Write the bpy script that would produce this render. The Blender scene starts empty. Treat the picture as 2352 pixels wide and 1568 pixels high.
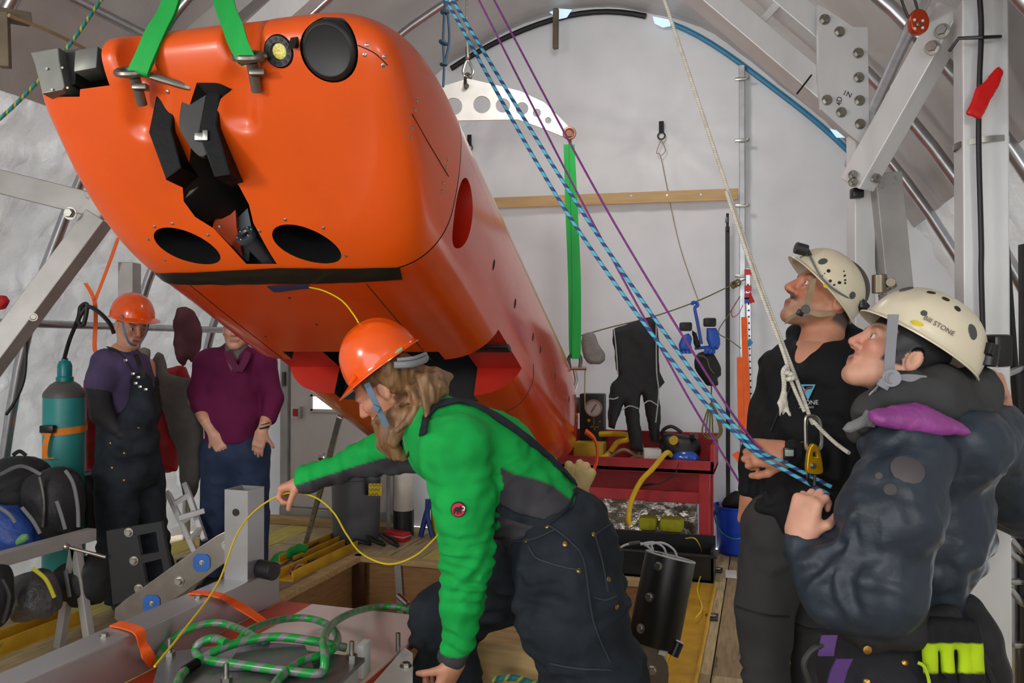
import bpy, bmesh, math, random
import numpy as np
from mathutils import Vector, Matrix, noise as mnoise
random.seed(7); rng = np.random.default_rng(7)
D = bpy.data; SC = bpy.context.scene; COL = SC.collection
# ------------------------------------------------------------------ camera, world, lights, exposure
YAW, PITCH, CAMZ, FPX = math.radians(17.5), math.radians(0.5), 1.48, 1829.0
cam = D.objects.new('camera', D.cameras.new('camera')); COL.objects.link(cam)
cam.data.sensor_width = 36; cam.data.lens = FPX / 2352 * 36; cam.data.clip_start = .05
cam.location = (0, 0, CAMZ); cam.rotation_euler = (math.pi/2 + PITCH, 0, YAW)
SC.camera = cam
SC.view_settings.view_transform = 'Standard'; SC.view_settings.look = 'None'
SC.view_settings.gamma = 1; SC.view_settings.use_curve_mapping = False
SC.view_settings.exposure = 0.42
wd = D.worlds.new('world'); SC.world = wd; wd.use_nodes = True
wd.node_tree.nodes['Background'].inputs[0].default_value = (.92, .96, 1, 1)
wd.node_tree.nodes['Background'].inputs[1].default_value = 2.6
def lamp(name, loc, to, size, power, col=(1, 1, 1), sy=None):
    l = D.lights.new(name, 'AREA'); l.size = size; l.energy = power; l.color = col
    if sy: l.shape = 'RECTANGLE'; l.size_y = sy
    o = D.objects.new(name, l); COL.objects.link(o); o.location = loc
    o.rotation_euler = (Vector(to) - Vector(loc)).to_track_quat('-Z', 'Y').to_euler(); return o
lamp('fill_light', (-2.9, -.6, 2.2), (-1.2, 4, 1.2), .5, 30, (1, .95, .88))  # added warm fill from behind the camera, not a fitting of the tent
lamp('fill_light', (.9, -.5, 2.2), (-.7, 4, 1.0), .4, 14, (1, .95, .88))  # second added fill, to the right behind the camera
lamp('fill_light', (-.9, 3.9, 3.5), (-.9, 5.6, 1.0), .4, 16, (1, .97, .92))  # added fill under the roof, brightens the end wall and spreader bar
# ------------------------------------------------------------------ camera maths (metres from the picture's own perspective)
_s, _c = math.sin(YAW), math.cos(YAW)
CC = np.array([0, 0, CAMZ]); FW = np.array([-_s*math.cos(PITCH), _c*math.cos(PITCH), math.sin(PITCH)])
RT = np.array([_c, _s, 0]); UP = np.cross(RT, FW)
def P(x, y, d): return CC + FW*d + RT*((x-1176)/FPX*d) + UP*((784-y)/FPX*d)
def ray(x, y): return FW + RT*((x-1176)/FPX) + UP*((784-y)/FPX)
def onZ(x, y, z=0.): r = ray(x, y); return CC + r*((z-CAMZ)/r[2])
def onY(x, y, Y): r = ray(x, y); return CC + r*(Y/r[1])
def onX(x, y, X): r = ray(x, y); return CC + r*(X/r[0])
def nrm(v): v = np.asarray(v, float); return v/np.linalg.norm(v)
# ------------------------------------------------------------------ colours and materials
def lin(c):
    if isinstance(c, str): c = [int(c[i:i+2], 16) for i in (0, 2, 4)]
    return [((x/255)/12.92 if x/255 <= .04045 else ((x/255+.055)/1.055)**2.4) for x in c]
MATS = {}
def mat(name, col='808080', rough=.6, metal=0., var=.12, vs=6., bump=0., bs=40., coat=0., stretch=(1, 1, 1), attr=None, sub=0., spec=.5, fn=None, bd=.02, wear=None):
    if name in MATS: return MATS[name]
    m = D.materials.new(name); m.use_nodes = True; nt = m.node_tree; N, L = nt.nodes, nt.links
    b = N['Principled BSDF']; b.inputs['Roughness'].default_value = rough; b.inputs['Metallic'].default_value = metal
    b.inputs['Coat Weight'].default_value = coat; b.inputs['Coat Roughness'].default_value = .12
    b.inputs['Specular IOR Level'].default_value = spec
    if sub: b.inputs['Subsurface Weight'].default_value = sub; b.inputs['Subsurface Radius'].default_value = (.02, .008, .005); b.inputs['Subsurface Scale'].default_value = .4
    tc = N.new('ShaderNodeTexCoord'); mp = N.new('ShaderNodeMapping'); mp.inputs['Scale'].default_value = stretch
    L.new(tc.outputs['Object'], mp.inputs[0])
    nz = N.new('ShaderNodeTexNoise'); nz.inputs['Scale'].default_value = vs; nz.inputs['Detail'].default_value = 5; L.new(mp.outputs[0], nz.inputs[0])
    if attr:
        at = N.new('ShaderNodeAttribute'); at.attribute_name = attr; base = at.outputs['Color']
    else:
        rg = N.new('ShaderNodeRGB'); rg.outputs[0].default_value = lin(col)+[1]; base = rg.outputs[0]
    if fn: base = fn(nt, tc, mp, base)
    mr = N.new('ShaderNodeMapRange'); mr.inputs[1].default_value = .3; mr.inputs[2].default_value = .7
    mr.inputs[3].default_value = 1-var; mr.inputs[4].default_value = 1+var; L.new(nz.outputs[0], mr.inputs[0])
    mx = N.new('ShaderNodeMix'); mx.data_type = 'RGBA'; mx.blend_type = 'MULTIPLY'; mx.inputs[0].default_value = 1
    L.new(base, mx.inputs[6]); L.new(mr.outputs[0], mx.inputs[7]); out = mx.outputs[2]
    if wear:                                       # (colour, noise scale, threshold): scuffs and dirt with a shape of their own
        n2 = N.new('ShaderNodeTexNoise'); n2.inputs['Scale'].default_value = wear[1]; n2.inputs['Detail'].default_value = 8; n2.inputs['Roughness'].default_value = .7; L.new(mp.outputs[0], n2.inputs[0])
        m2 = N.new('ShaderNodeMapRange'); m2.inputs[1].default_value = wear[2]; m2.inputs[2].default_value = wear[2]+.08; L.new(n2.outputs[0], m2.inputs[0])
        x2 = N.new('ShaderNodeMix'); x2.data_type = 'RGBA'; L.new(m2.outputs[0], x2.inputs[0]); L.new(out, x2.inputs[6]); x2.inputs[7].default_value = lin(wear[0])+[1]; out = x2.outputs[2]
    L.new(out, b.inputs['Base Color'])
    if bump:
        n3 = N.new('ShaderNodeTexNoise'); n3.inputs['Scale'].default_value = bs; n3.inputs['Detail'].default_value = 4; L.new(mp.outputs[0], n3.inputs[0])
        bp = N.new('ShaderNodeBump'); bp.inputs['Strength'].default_value = bump; bp.inputs['Distance'].default_value = bd
        L.new(n3.outputs[0], bp.inputs['Height']); L.new(bp.outputs[0], b.inputs['Normal'])
    MATS[name] = m; return m
def stripe_fn(cols, fv, fu=1., soft=False):
    """diagonal bands along a tube from its own UVs (u around, v metres along)"""
    def fn(nt, tc, mp, base):
        N, L = nt.nodes, nt.links; sp = N.new('ShaderNodeSeparateXYZ'); L.new(tc.outputs['UV'], sp.inputs[0])
        a = N.new('ShaderNodeMath'); a.operation = 'MULTIPLY'; a.inputs[1].default_value = fv; L.new(sp.outputs[1], a.inputs[0])
        c = N.new('ShaderNodeMath'); c.operation = 'MULTIPLY_ADD'; c.inputs[1].default_value = fu; L.new(sp.outputs[0], c.inputs[0]); L.new(a.outputs[0], c.inputs[2])
        f = N.new('ShaderNodeMath'); f.operation = 'FRACT'; L.new(c.outputs[0], f.inputs[0])
        r = N.new('ShaderNodeValToRGB'); r.color_ramp.interpolation = 'CONSTANT'; e = r.color_ramp.elements
        for i, (p, k) in enumerate(cols):
            q = e[i] if i < 2 else e.new(p)
            q.position = p; q.color = lin(k)+[1]
        L.new(f.outputs[0], r.inputs[0]); return r.outputs[0]
    return fn
# ------------------------------------------------------------------ geometry: every builder returns (verts, faces[, uvs]) in world metres
def catmull(pts, n=8, closed=False):
    pts = [np.asarray(p, float) for p in pts]; m = len(pts)
    if m == 2: return [pts[0]+(pts[1]-pts[0])*i/n for i in range(n+1)]
    out = []; rng_ = range(m if closed else m-1)
    for i in rng_:
        g = (lambda j: pts[j % m]) if closed else (lambda j: pts[min(max(j, 0), m-1)])
        p0, p1, p2, p3 = g(i-1), g(i), g(i+1), g(i+2)
        for k in range(n):
            t = k/n; out.append(.5*((2*p1)+(-p0+p2)*t+(2*p0-5*p1+4*p2-p3)*t*t+(-p0+3*p1-3*p2+p3)*t**3))
    if not closed: out.append(pts[-1])
    return out
def tube(pts, r, seg=8, n=0, closed=False, caps=True, flat=None):
    """r number or list per (smoothed) point; flat=(ratio, vec) squashes along vec; writes UVs"""
    if n: pts = catmull(pts, n, closed)
    pts = [np.asarray(p, float) for p in pts]; m = len(pts)
    if hasattr(r, '__len__'): r = np.interp(np.linspace(0, 1, m), np.linspace(0, 1, len(r)), r)
    else: r = np.full(m, r)
    V, F, UV = [], [], []; T = []
    for i in range(m):
        a = pts[(i-1) % m] if (closed or i) else pts[0]; b = pts[(i+1) % m] if (closed or i < m-1) else pts[-1]
        d = b-a; T.append(d/max(np.linalg.norm(d), 1e-9))
    up = np.array([0, 0, 1.]) if abs(T[0][2]) < .9 else np.array([1., 0, 0])
    x = nrm(np.cross(up, T[0])); ln = 0
    for i in range(m):
        x = x - T[i]*(x@T[i]); x = x/max(np.linalg.norm(x), 1e-9); y = np.cross(T[i], x)
        if i: ln += np.linalg.norm(pts[i]-pts[i-1])
        for k in range(seg):
            an = 2*math.pi*k/seg; o = (x*math.cos(an)+y*math.sin(an))*r[i]
            if flat: fv = nrm(flat[1]); o = o - fv*(o@fv)*(1-flat[0])
            V.append(pts[i]+o); UV.append((k/seg, ln))
    rows = m if closed else m-1; fuv = []
    for i in range(rows):
        for k in range(seg):
            j = (i+1) % m; k2 = (k+1) % seg
            F.append((i*seg+k, i*seg+k2, j*seg+k2, j*seg+k))
            v0, v1 = UV[i*seg][1], UV[j*seg][1] if j else ln
            fuv.append(((k/seg, v0), ((k+1)/seg, v0), ((k+1)/seg, v1), (k/seg, v1)))
    if caps and not closed:
        F.append(tuple(range(seg-1, -1, -1))); F.append(tuple((m-1)*seg+k for k in range(seg)))
        fuv.append([(0, 0)]*seg); fuv.append([(0, ln)]*seg)
    return V, F, fuv
def box(c, ax, hs, bev=.0):
    c = np.asarray(c, float); V = []
    bm = bmesh.new(); bmesh.ops.create_cube(bm, size=2)
    for v in bm.verts: v.co = Vector((v.co.x*hs[0], v.co.y*hs[1], v.co.z*hs[2]))
    if bev: bmesh.ops.bevel(bm, geom=bm.edges[:], offset=bev, segments=2, affect='EDGES', profile=.5)
    bm.verts.index_update()
    V = [c + ax[0]*v.co.x + ax[1]*v.co.y + ax[2]*v.co.z for v in bm.verts]; F = [tuple(v.index for v in f.verts) for f in bm.faces]
    bm.free(); return V, F
WAX = [np.array([1., 0, 0]), np.array([0, 1., 0]), np.array([0, 0, 1.])]
def rotz(a): c, s = math.cos(a), math.sin(a); return [np.array([c, s, 0]), np.array([-s, c, 0]), np.array([0, 0, 1.])]
def wbox(x0, x1, y0, y1, z0, z1, bev=.0): return box(((x0+x1)/2, (y0+y1)/2, (z0+z1)/2), WAX, (abs(x1-x0)/2, abs(y1-y0)/2, abs(z1-z0)/2), bev)
def beam(a, b, w, h, up=(0, 0, 1), bev=.004, wall=0):
    """bar from a to b; h along up, w across. wall>0: open square tube"""
    a, b = np.asarray(a, float), np.asarray(b, float); t = nrm(b-a); x = nrm(np.cross(t, up)); y = np.cross(x, t)
    if not wall: return box((a+b)/2, [t, x, y], (np.linalg.norm(b-a)/2, w/2, h/2), bev)
    V, F = [], []
    for p in (a, b):
        for k in (1, 1-2*wall/w):
            for sx, sy in ((-1, -1), (1, -1), (1, 1), (-1, 1)): V.append(p+x*sx*w/2*k+y*sy*h/2*k)
    for i in range(4):
        j = (i+1) % 4
        F += [(i, j, 8+j, 8+i), (4+j, 4+i, 12+i, 12+j), (j, i, 4+i, 4+j), (8+i, 8+j, 12+j, 12+i)]
    return V, F
def lathe(o, ax, prof, seg=24, cap=True):
    """prof: list of (radius, height along ax)"""
    o = np.asarray(o, float); ax = nrm(ax); x = nrm(np.cross(ax, (0, 0, 1) if abs(ax[2]) < .9 else (1, 0, 0))); y = np.cross(ax, x)
    V, F = [], []
    for r, h in prof:
        for k in range(seg): an = 2*math.pi*k/seg; V.append(o+ax*h+(x*math.cos(an)+y*math.sin(an))*max(r, 1e-5))
    for i in range(len(prof)-1):
        for k in range(seg): F.append((i*seg+k, i*seg+(k+1) % seg, (i+1)*seg+(k+1) % seg, (i+1)*seg+k))
    if cap: F.append(tuple(range(seg-1, -1, -1))); F.append(tuple((len(prof)-1)*seg+k for k in range(seg)))
    return V, F
def cyl(a, b, r, r2=None, seg=20):
    a, b = np.asarray(a, float), np.asarray(b, float); L_ = np.linalg.norm(b-a); r2 = r if r2 is None else r2; e = min(r, L_)*.08
    return lathe(a, b-a, [(r-e, 0), (r, e), (r2, L_-e), (r2-e, L_)], seg)
def ball(c, rad, ax=WAX, seg=16, rings=10):
    c = np.asarray(c, float); rad = rad if hasattr(rad, '__len__') else (rad,)*3; V, F = [], []
    for i in range(rings+1):
        th = math.pi*i/rings; r = max(math.sin(th), 1e-4)
        for k in range(seg):
            an = 2*math.pi*k/seg; V.append(c+ax[0]*rad[0]*r*math.cos(an)+ax[1]*rad[1]*r*math.sin(an)+ax[2]*rad[2]*math.cos(th))
    for i in range(rings):
        for k in range(seg): F.append((i*seg+k, (i+1)*seg+k, (i+1)*seg+(k+1) % seg, i*seg+(k+1) % seg))
    return V, F
def torus(c, ax, R_, r, seg=28, s2=8, sc=(1, 1), xd=None):
    ax = nrm(ax); x = nrm(np.cross(ax, (0, 0, 1) if abs(ax[2]) < .9 else (1, 0, 0))) if xd is None else nrm(xd); y = np.cross(ax, x)
    return tube([np.asarray(c)+x*R_*sc[0]*math.cos(2*math.pi*k/seg)+y*R_*sc[1]*math.sin(2*math.pi*k/seg) for k in range(seg)], r, s2, closed=True)
def strip(pts, wv, t, n=6):
    """flat webbing: path pts, per-point width vectors wv (half width), thickness t"""
    m = len(pts); wv = [wv]*m if np.ndim(wv) == 1 else wv
    if n: pts = catmull(pts, n); q = np.array(wv, float); wv = [np.array([np.interp(i/(len(pts)-1), np.linspace(0, 1, m), q[:, j]) for j in range(3)]) for i in range(len(pts))]
    V, F, m = [], [], len(pts)
    for i in range(m):
        d = nrm(pts[min(i+1, m-1)]-pts[max(i-1, 0)]); nn = np.cross(d, wv[i]); nn = nn/max(np.linalg.norm(nn), 1e-9)*t/2
        p = np.asarray(pts[i]); V += [p-wv[i]-nn, p+wv[i]-nn, p+wv[i]+nn, p-wv[i]+nn]
    for i in range(m-1):
        for k in range(4): F.append((i*4+k, i*4+(k+1) % 4, i*4+4+(k+1) % 4, i*4+4+k))
    F += [(3, 2, 1, 0), tuple((m-1)*4+k for k in range(4))]
    return V, F
def plate(o, xd, yd, loops, t, bev=0.):
    """flat plate with holes: loops of 2-D points (first outer, rest holes), thickness t, centred on o"""
    cu = D.curves.new('tmp', 'CURVE'); cu.dimensions = '2D'; cu.fill_mode = 'BOTH'; cu.extrude = t/2-bev; cu.bevel_depth = bev; cu.bevel_resolution = 1
    for lp in loops:
        sp = cu.splines.new('POLY'); sp.points.add(len(lp)-1); sp.use_cyclic_u = True
        for q, p in zip(sp.points, lp): q.co = (p[0], p[1], 0, 1)
    ob = D.objects.new('tmp', cu); me = D.meshes.new_from_object(ob)
    xd, yd = nrm(xd), nrm(yd); zd = np.cross(xd, yd); o = np.asarray(o, float)
    V = [o+xd*v.co.x+yd*v.co.y+zd*v.co.z for v in me.vertices]; F = [tuple(p.vertices) for p in me.polygons]
    D.objects.remove(ob); D.curves.remove(cu); D.meshes.remove(me); return V, F
def circ(x, y, r, n=20, ry=None): return [(x+r*math.cos(2*math.pi*k/n), y+(ry or r)*math.sin(2*math.pi*k/n)) for k in range(n)]
def plate_px(pxs, d, t, holes=(), tilt=0., bev=0.):
    """plate facing the camera's heading whose outline is read off the photo at depth d, real thickness t"""
    o = P(sum(p[0] for p in pxs)/len(pxs), sum(p[1] for p in pxs)/len(pxs), d); L0 = []
    for lp in [pxs]+list(holes): L0.append([((P(x, y, d)-o)@RT, (P(x, y, d)-o)@UP) for x, y in lp])
    return plate(o, RT, UP, L0, t, bev)
def join(*gs):
    V, F, UV = [], [], []; hasuv = any(len(g) > 2 for g in gs)
    for g in gs:
        k = len(V); V += list(g[0]); F += [tuple(i+k for i in f) for f in g[1]]
        if hasuv: UV += list(g[2]) if len(g) > 2 else [[(0, 0)]*len(f) for f in g[1]]
    return (V, F, UV) if hasuv else (V, F)
# ------------------------------------------------------------------ objects
def mk(name, g, m, parent=None, label=None, cat=None, group=None, kind=None, smooth=None, vcol=None, origin=None):
    V = np.asarray(g[0], float); me = D.meshes.new(name)
    if parent is not None: o0 = np.array(parent['_w'])
    elif origin is not None: o0 = np.asarray(origin, float)
    else: o0 = np.array([(V[:, 0].min()+V[:, 0].max())/2, (V[:, 1].min()+V[:, 1].max())/2, V[:, 2].min()])
    me.from_pydata((V-o0).tolist(), [], [tuple(int(i) for i in f) for f in g[1]])
    if len(g) > 2 and g[2]:
        uv = me.uv_layers.new(name='UVMap'); k = 0
        flat = [c for f in g[2] for c in f]
        uv.data.foreach_set('uv', np.array(flat, dtype=np.float32).ravel())
    if vcol is not None:
        at = me.attributes.new('Col', 'FLOAT_COLOR', 'POINT'); cv = np.ones((len(V), 4), np.float32); cv[:, :3] = vcol; at.data.foreach_set('color', cv.ravel())
    if smooth is None: smooth = 40
    if smooth:
        me.polygons.foreach_set('use_smooth', [True]*len(me.polygons))
        if smooth < 180: me.set_sharp_from_angle(angle=math.radians(smooth))
    for q in (m if isinstance(m, (list, tuple)) else [m]): me.materials.append(q)
    o = D.objects.new(name, me); COL.objects.link(o)
    if parent is not None: o.parent = parent
    else: o.location = o0
    o['_w'] = [float(x) for x in o0]
    tag(o, label, cat, group, kind); return o
def tag(o, label=None, cat=None, group=None, kind=None):
    for k, v in (('label', label), ('category', cat), ('group', group), ('kind', kind)):
        if v: o[k] = v
    return o
def thing(name, loc, label, cat, group=None, kind=None):
    o = D.objects.new(name, None); COL.objects.link(o); o.location = [float(x) for x in loc]; o.empty_display_size = .05
    o['_w'] = [float(x) for x in loc]; return tag(o, label, cat, group, kind)
def bolt(parent, p, n, r=.012, h=.009, name='bolt', m=None):
    """hex bolt head on a washer; n points outwards"""
    n = nrm(n); g = join(lathe(p, n, [(r*1.35, -.001), (r*1.35, h*.25)], 16), lathe(np.asarray(p)+n*h*.25, n, [(r, 0), (r, h*.8), (r*.85, h)], 6))
    return mk(name, g, m or M['steel'], parent, smooth=30)
# ------------------------------------------------------------------ signed-distance modelling (bodies, clothes, soft goods)
def vnoise(Pn, sc, seed=0):
    """cheap smooth 3-D value noise, -1..1, Pn (...,3)"""
    q = Pn*sc+seed*17.31; i = np.floor(q).astype(np.int64); f = q-i; f = f*f*(3-2*f)
    def hsh(a, b, c): 
        n = (a*73856093) ^ (b*19349663) ^ (c*83492791) ^ (seed*2654435); n = (n ^ (n >> 13))*1274126177; return ((n ^ (n >> 16)) & 0xffff)/32767.5-1
    r = 0
    for dx in (0, 1):
        for dy in (0, 1):
            for dz in (0, 1):
                w_ = (f[..., 0] if dx else 1-f[..., 0])*(f[..., 1] if dy else 1-f[..., 1])*(f[..., 2] if dz else 1-f[..., 2])
                r = r+w_*hsh(i[..., 0]+dx, i[..., 1]+dy, i[..., 2]+dz)
    return r
class SDF:
    def __init__(s, lo, hi, h):
        s.lo = np.asarray(lo, float); s.h = h; s.n = (np.ceil((np.asarray(hi)-s.lo)/h).astype(int)+2); s.F = np.full(s.n, 1., np.float32)
    def win(s, lo, hi):
        a = np.maximum(np.floor((np.asarray(lo)-s.lo)/s.h).astype(int), 0); b = np.minimum(np.ceil((np.asarray(hi)-s.lo)/s.h).astype(int)+1, s.n)
        if (b <= a).any(): return None, None
        g = np.stack(np.meshgrid(*[s.lo[i]+s.h*np.arange(a[i], b[i]) for i in range(3)], indexing='ij'), -1)
        return tuple(slice(x, y) for x, y in zip(a, b)), g
    def put(s, lo, hi, fn, k=.02, op='u'):
        mg = k+3*s.h; sl, g = s.win(np.asarray(lo)-mg, np.asarray(hi)+mg)
        if sl is None: return s
        d = fn(g); a = s.F[sl]
        if op == 'u': hh = np.clip(.5+.5*(a-d)/k, 0, 1); s.F[sl] = a*(1-hh)+d*hh-k*hh*(1-hh)
        else: hh = np.clip(.5-.5*(a+d)/k, 0, 1); s.F[sl] = a*(1-hh)-d*hh+k*hh*(1-hh)
        return s
    def cone(s, a, b, ra, rb, k=.02, op='u', flat=None):
        """rounded cone a->b; flat=(ratio, vec): cross-section scaled by ratio along vec"""
        a, b = np.asarray(a, float), np.asarray(b, float); ab = b-a; L2 = max(ab@ab, 1e-9); rm = max(ra, rb)*(max(1, flat[0]) if flat else 1)
        def fn(g):
            q = g-a
            if flat:
                fv = nrm(flat[1]); q = q-fv*((q@fv)*(1-1/flat[0]))[..., None]; ab2 = ab-fv*((ab@fv)*(1-1/flat[0])); L = max(ab2@ab2, 1e-9)
            else: ab2, L = ab, L2
            t = np.clip((q@ab2)/L, 0, 1); return np.linalg.norm(q-t[..., None]*ab2, axis=-1)-(ra+(rb-ra)*t)
        return s.put(np.minimum(a, b)-rm, np.maximum(a, b)+rm, fn, k, op)
    def chain(s, pts, rad, k=.02, op='u', flat=None):
        for i in range(len(pts)-1): s.cone(pts[i], pts[i+1], rad[i], rad[i+1], k, op, flat)
        return s
    def ell(s, c, rad, ax=WAX, k=.02, op='u'):
        c = np.asarray(c, float); rad = np.asarray(rad, float); A = np.array(ax)
        def fn(g): q = ((g-c)@A.T)/rad; n_ = np.linalg.norm(q, axis=-1); m_ = np.linalg.norm(q/rad, axis=-1); return n_*(n_-1)/np.maximum(m_, 1e-6)
        e = np.abs(A.T)@rad; return s.put(c-e, c+e, fn, k, op)
    def rbox(s, c, hs, ax=WAX, r=.02, k=.01, op='u'):
        c = np.asarray(c, float); hs = np.asarray(hs, float)-r; A = np.array(ax)
        def fn(g): q = np.abs((g-c)@A.T)-hs; return np.linalg.norm(np.maximum(q, 0), axis=-1)+np.minimum(q.max(-1), 0)-r
        e = np.abs(A.T)@(hs+r); return s.put(c-e, c+e, fn, k, op)
    def cut(s, p, n):
        """keep the side opposite to n"""
        g = s.win(s.lo, s.lo+s.h*s.n)[1]; s.F = np.maximum(s.F, (g-np.asarray(p))@nrm(n)).astype(np.float32); return s
    def disp(s, fn):
        m = np.abs(s.F) < .06; ii = np.argwhere(m); pts = s.lo+s.h*ii; s.F[m] += fn(pts).astype(np.float32); return s
    def mesh(s):
        F = s.F; F[0], F[-1] = 1, 1; F[:, 0], F[:, -1] = 1, 1; F[:, :, 0], F[:, :, -1] = 1, 1
        S = F < 0; nx, ny, nz = F.shape
        c = np.zeros((nx-1, ny-1, nz-1), np.int8); O8 = [(i, j, k) for i in (0, 1) for j in (0, 1) for k in (0, 1)]
        for i, j, k in O8: c += S[i:nx-1+i, j:ny-1+j, k:nz-1+k]
        act = np.argwhere((c > 0) & (c < 8)); idx = np.full(c.shape, -1, np.int64); idx[tuple(act.T)] = np.arange(len(act))
        val = {o: F[act[:, 0]+o[0], act[:, 1]+o[1], act[:, 2]+o[2]].astype(float) for o in O8}
        acc = np.zeros((len(act), 3)); cnt = np.zeros(len(act))
        for o in O8:
            for ax_ in range(3):
                if o[ax_]: continue
                q = list(o); q[ax_] = 1; q = tuple(q); a, b = val[o], val[q]; m = (a < 0) != (b < 0)
                t = np.where(m, a/np.where(m, a-b, 1), 0); p = np.tile(np.array(o, float), (len(act), 1)); p[:, ax_] += t
                acc[m] += p[m]; cnt[m] += 1
        V = s.lo+s.h*(act+acc/cnt[:, None]); Q = []
        for ax_ in range(3):
            b1, b2 = (ax_+1) % 3, (ax_+2) % 3
            A = [slice(None)]*3; B = [slice(None)]*3; A[ax_] = slice(0, -1); B[ax_] = slice(1, None)
            e = np.argwhere(S[tuple(A)] != S[tuple(B)]); sg = S[tuple(e.T)]
            def cell(d1, d2): q = e.copy(); q[:, b1] -= d1; q[:, b2] -= d2; return idx[tuple(q.T)]
            f = np.stack([cell(1, 1), cell(0, 1), cell(0, 0), cell(1, 0)], 1); f[~sg] = f[~sg][:, ::-1]; Q.append(f)
        Q = np.concatenate(Q); return V, Q
def sm(x, a, b): t = np.clip((x-a)/(b-a), 0, 1); return t*t*(3-2*t)
def polysd(px, py, poly):
    """signed distance to a 2-D polygon"""
    poly = np.asarray(poly, float); d = np.full(px.shape, 1e9); ins = np.zeros(px.shape, bool)
    for i in range(len(poly)):
        a, b = poly[i], poly[(i+1) % len(poly)]; e = b-a; wx, wy = px-a[0], py-a[1]
        t = np.clip((wx*e[0]+wy*e[1])/max(e@e, 1e-12), 0, 1); d = np.minimum(d, (wx-e[0]*t)**2+(wy-e[1]*t)**2)
        cnd = (a[1] > py) != (b[1] > py)
        with np.errstate(divide='ignore', invalid='ignore'): xx = (b[0]-a[0])*(py-a[1])/(b[1]-a[1] if b[1] != a[1] else 1e-12)+a[0]
        ins ^= cnd & (px < xx)
    return np.where(ins, -1, 1)*np.sqrt(d)
def pillow(o, xd, yd, poly, t, h=.01, r=None, wr=0., ws=12., seed=1, bend=None, fold=None):
    """soft closed body with a 2-D outline and half-thickness t, wrinkled; bend(x,y)->offset along normal"""
    o = np.asarray(o, float); xd, yd = nrm(xd), nrm(yd); zd = np.cross(xd, yd); p = np.asarray(poly, float); r = r or t
    lo = np.array([p[:, 0].min()-.02, p[:, 1].min()-.02, -t-.03]); hi = np.array([p[:, 0].max()+.02, p[:, 1].max()+.02, t+.03])
    if bend is not None:
        bb = bend(*np.meshgrid(np.linspace(lo[0], hi[0], 20), np.linspace(lo[1], hi[1], 20))); 
    s = SDF(lo, hi, h); g2 = np.stack(np.meshgrid(lo[0]+h*np.arange(s.n[0]), lo[1]+h*np.arange(s.n[1]), indexing='ij'), -1)
    sd = polysd(g2[..., 0], g2[..., 1], p)
    e = np.clip(-sd/(r*1.3), 0, 1); th = t*np.sqrt(np.clip(1-(1-e)**2, 0, 1))+.0
    if fold is not None: th = th*fold(g2[..., 0], g2[..., 1])
    z = lo[2]+h*np.arange(s.n[2])
    f = np.where(sd[..., None] > 0, np.sqrt(sd[..., None]**2+z**2), np.abs(z)-th[..., None]); f = np.maximum(f, np.where(sd[..., None] > 0, f, sd[..., None]*.5))
    s.F = f.astype(np.float32)
    if wr: s.disp(lambda q: wr*(vnoise(q*np.array([1, .45, 1]), ws, seed)+.5*vnoise(q, ws*2.3, seed+1)))
    V, Q = s.mesh()
    if bend is not None: V[:, 2] += bend(V[:, 0], V[:, 1])
    return o+V[:, :1]*xd+V[:, 1:2]*yd+V[:, 2:]*zd, Q
def pillow_px(pxs, d, t, **kw):
    o = P(sum(p[0] for p in pxs)/len(pxs), sum(p[1] for p in pxs)/len(pxs), d)
    return pillow(o, RT, UP, [((P(x, y, d)-o)@RT, (P(x, y, d)-o)@UP) for x, y in pxs], t, **kw)
def smooth_poly(pts, n=4): return [tuple(q) for q in catmull([np.array(p, float) for p in pts], n, True)]
M = {}
def defm(**kw):
    pass
M['steel'] = mat('steel', 'a8a69f', .32, 1, .15, 30)
M['dark_steel'] = mat('dark_steel', '5a5853', .4, 1, .2, 30)
M['alu'] = mat('brushed_aluminium', 'd6d7d8', .45, .25, .08, 9, .08, 60, stretch=(1, 1, .3), wear=('8f8d88', 5, .66), bd=.004)
M['alu_dull'] = mat('dull_aluminium', 'a8a6a3', .5, .35, .12, 7, .08, 50, bd=.004, wear=('77736d', 4, .66))
M['galv'] = mat('galvanised_tube', 'b4b5b8', .28, .9, .12, 12)
M['black_rub'] = mat('black_rubber', '17181a', .5, 0, .2, 20)
M['black_plastic'] = mat('black_plastic', '141416', .35, 0, .15, 20)
M['black_cloth'] = mat('black_nylon', '1a1a1d', .75, 0, .3, 18, .3, 260, bd=.004)
M['green_web'] = mat('green_webbing', '0f9d3f', .7, 0, .18, 10, .3, 220, stretch=(1, 1, .2), bd=.003)
M['orange_web'] = mat('orange_webbing', 'f2641d', .65, 0, .12, 10, .2, 300, bd=.002)
M['wood'] = mat('plank_wood', 'b99a68', .7, 0, .22, 5, .25, 30, stretch=(1, 8, 8), bd=.004, wear=('6d5338', 3, .68))
M['pine'] = mat('pale_pine', 'c9a877', .65, 0, .12, 4, .1, 40, stretch=(1, 10, 10), bd=.002)
M['yellow_paint'] = mat('yellow_paint', 'c79a1c', .55, 0, .2, 8, .2, 40, wear=('6f5526', 5, .62), bd=.003)
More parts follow.
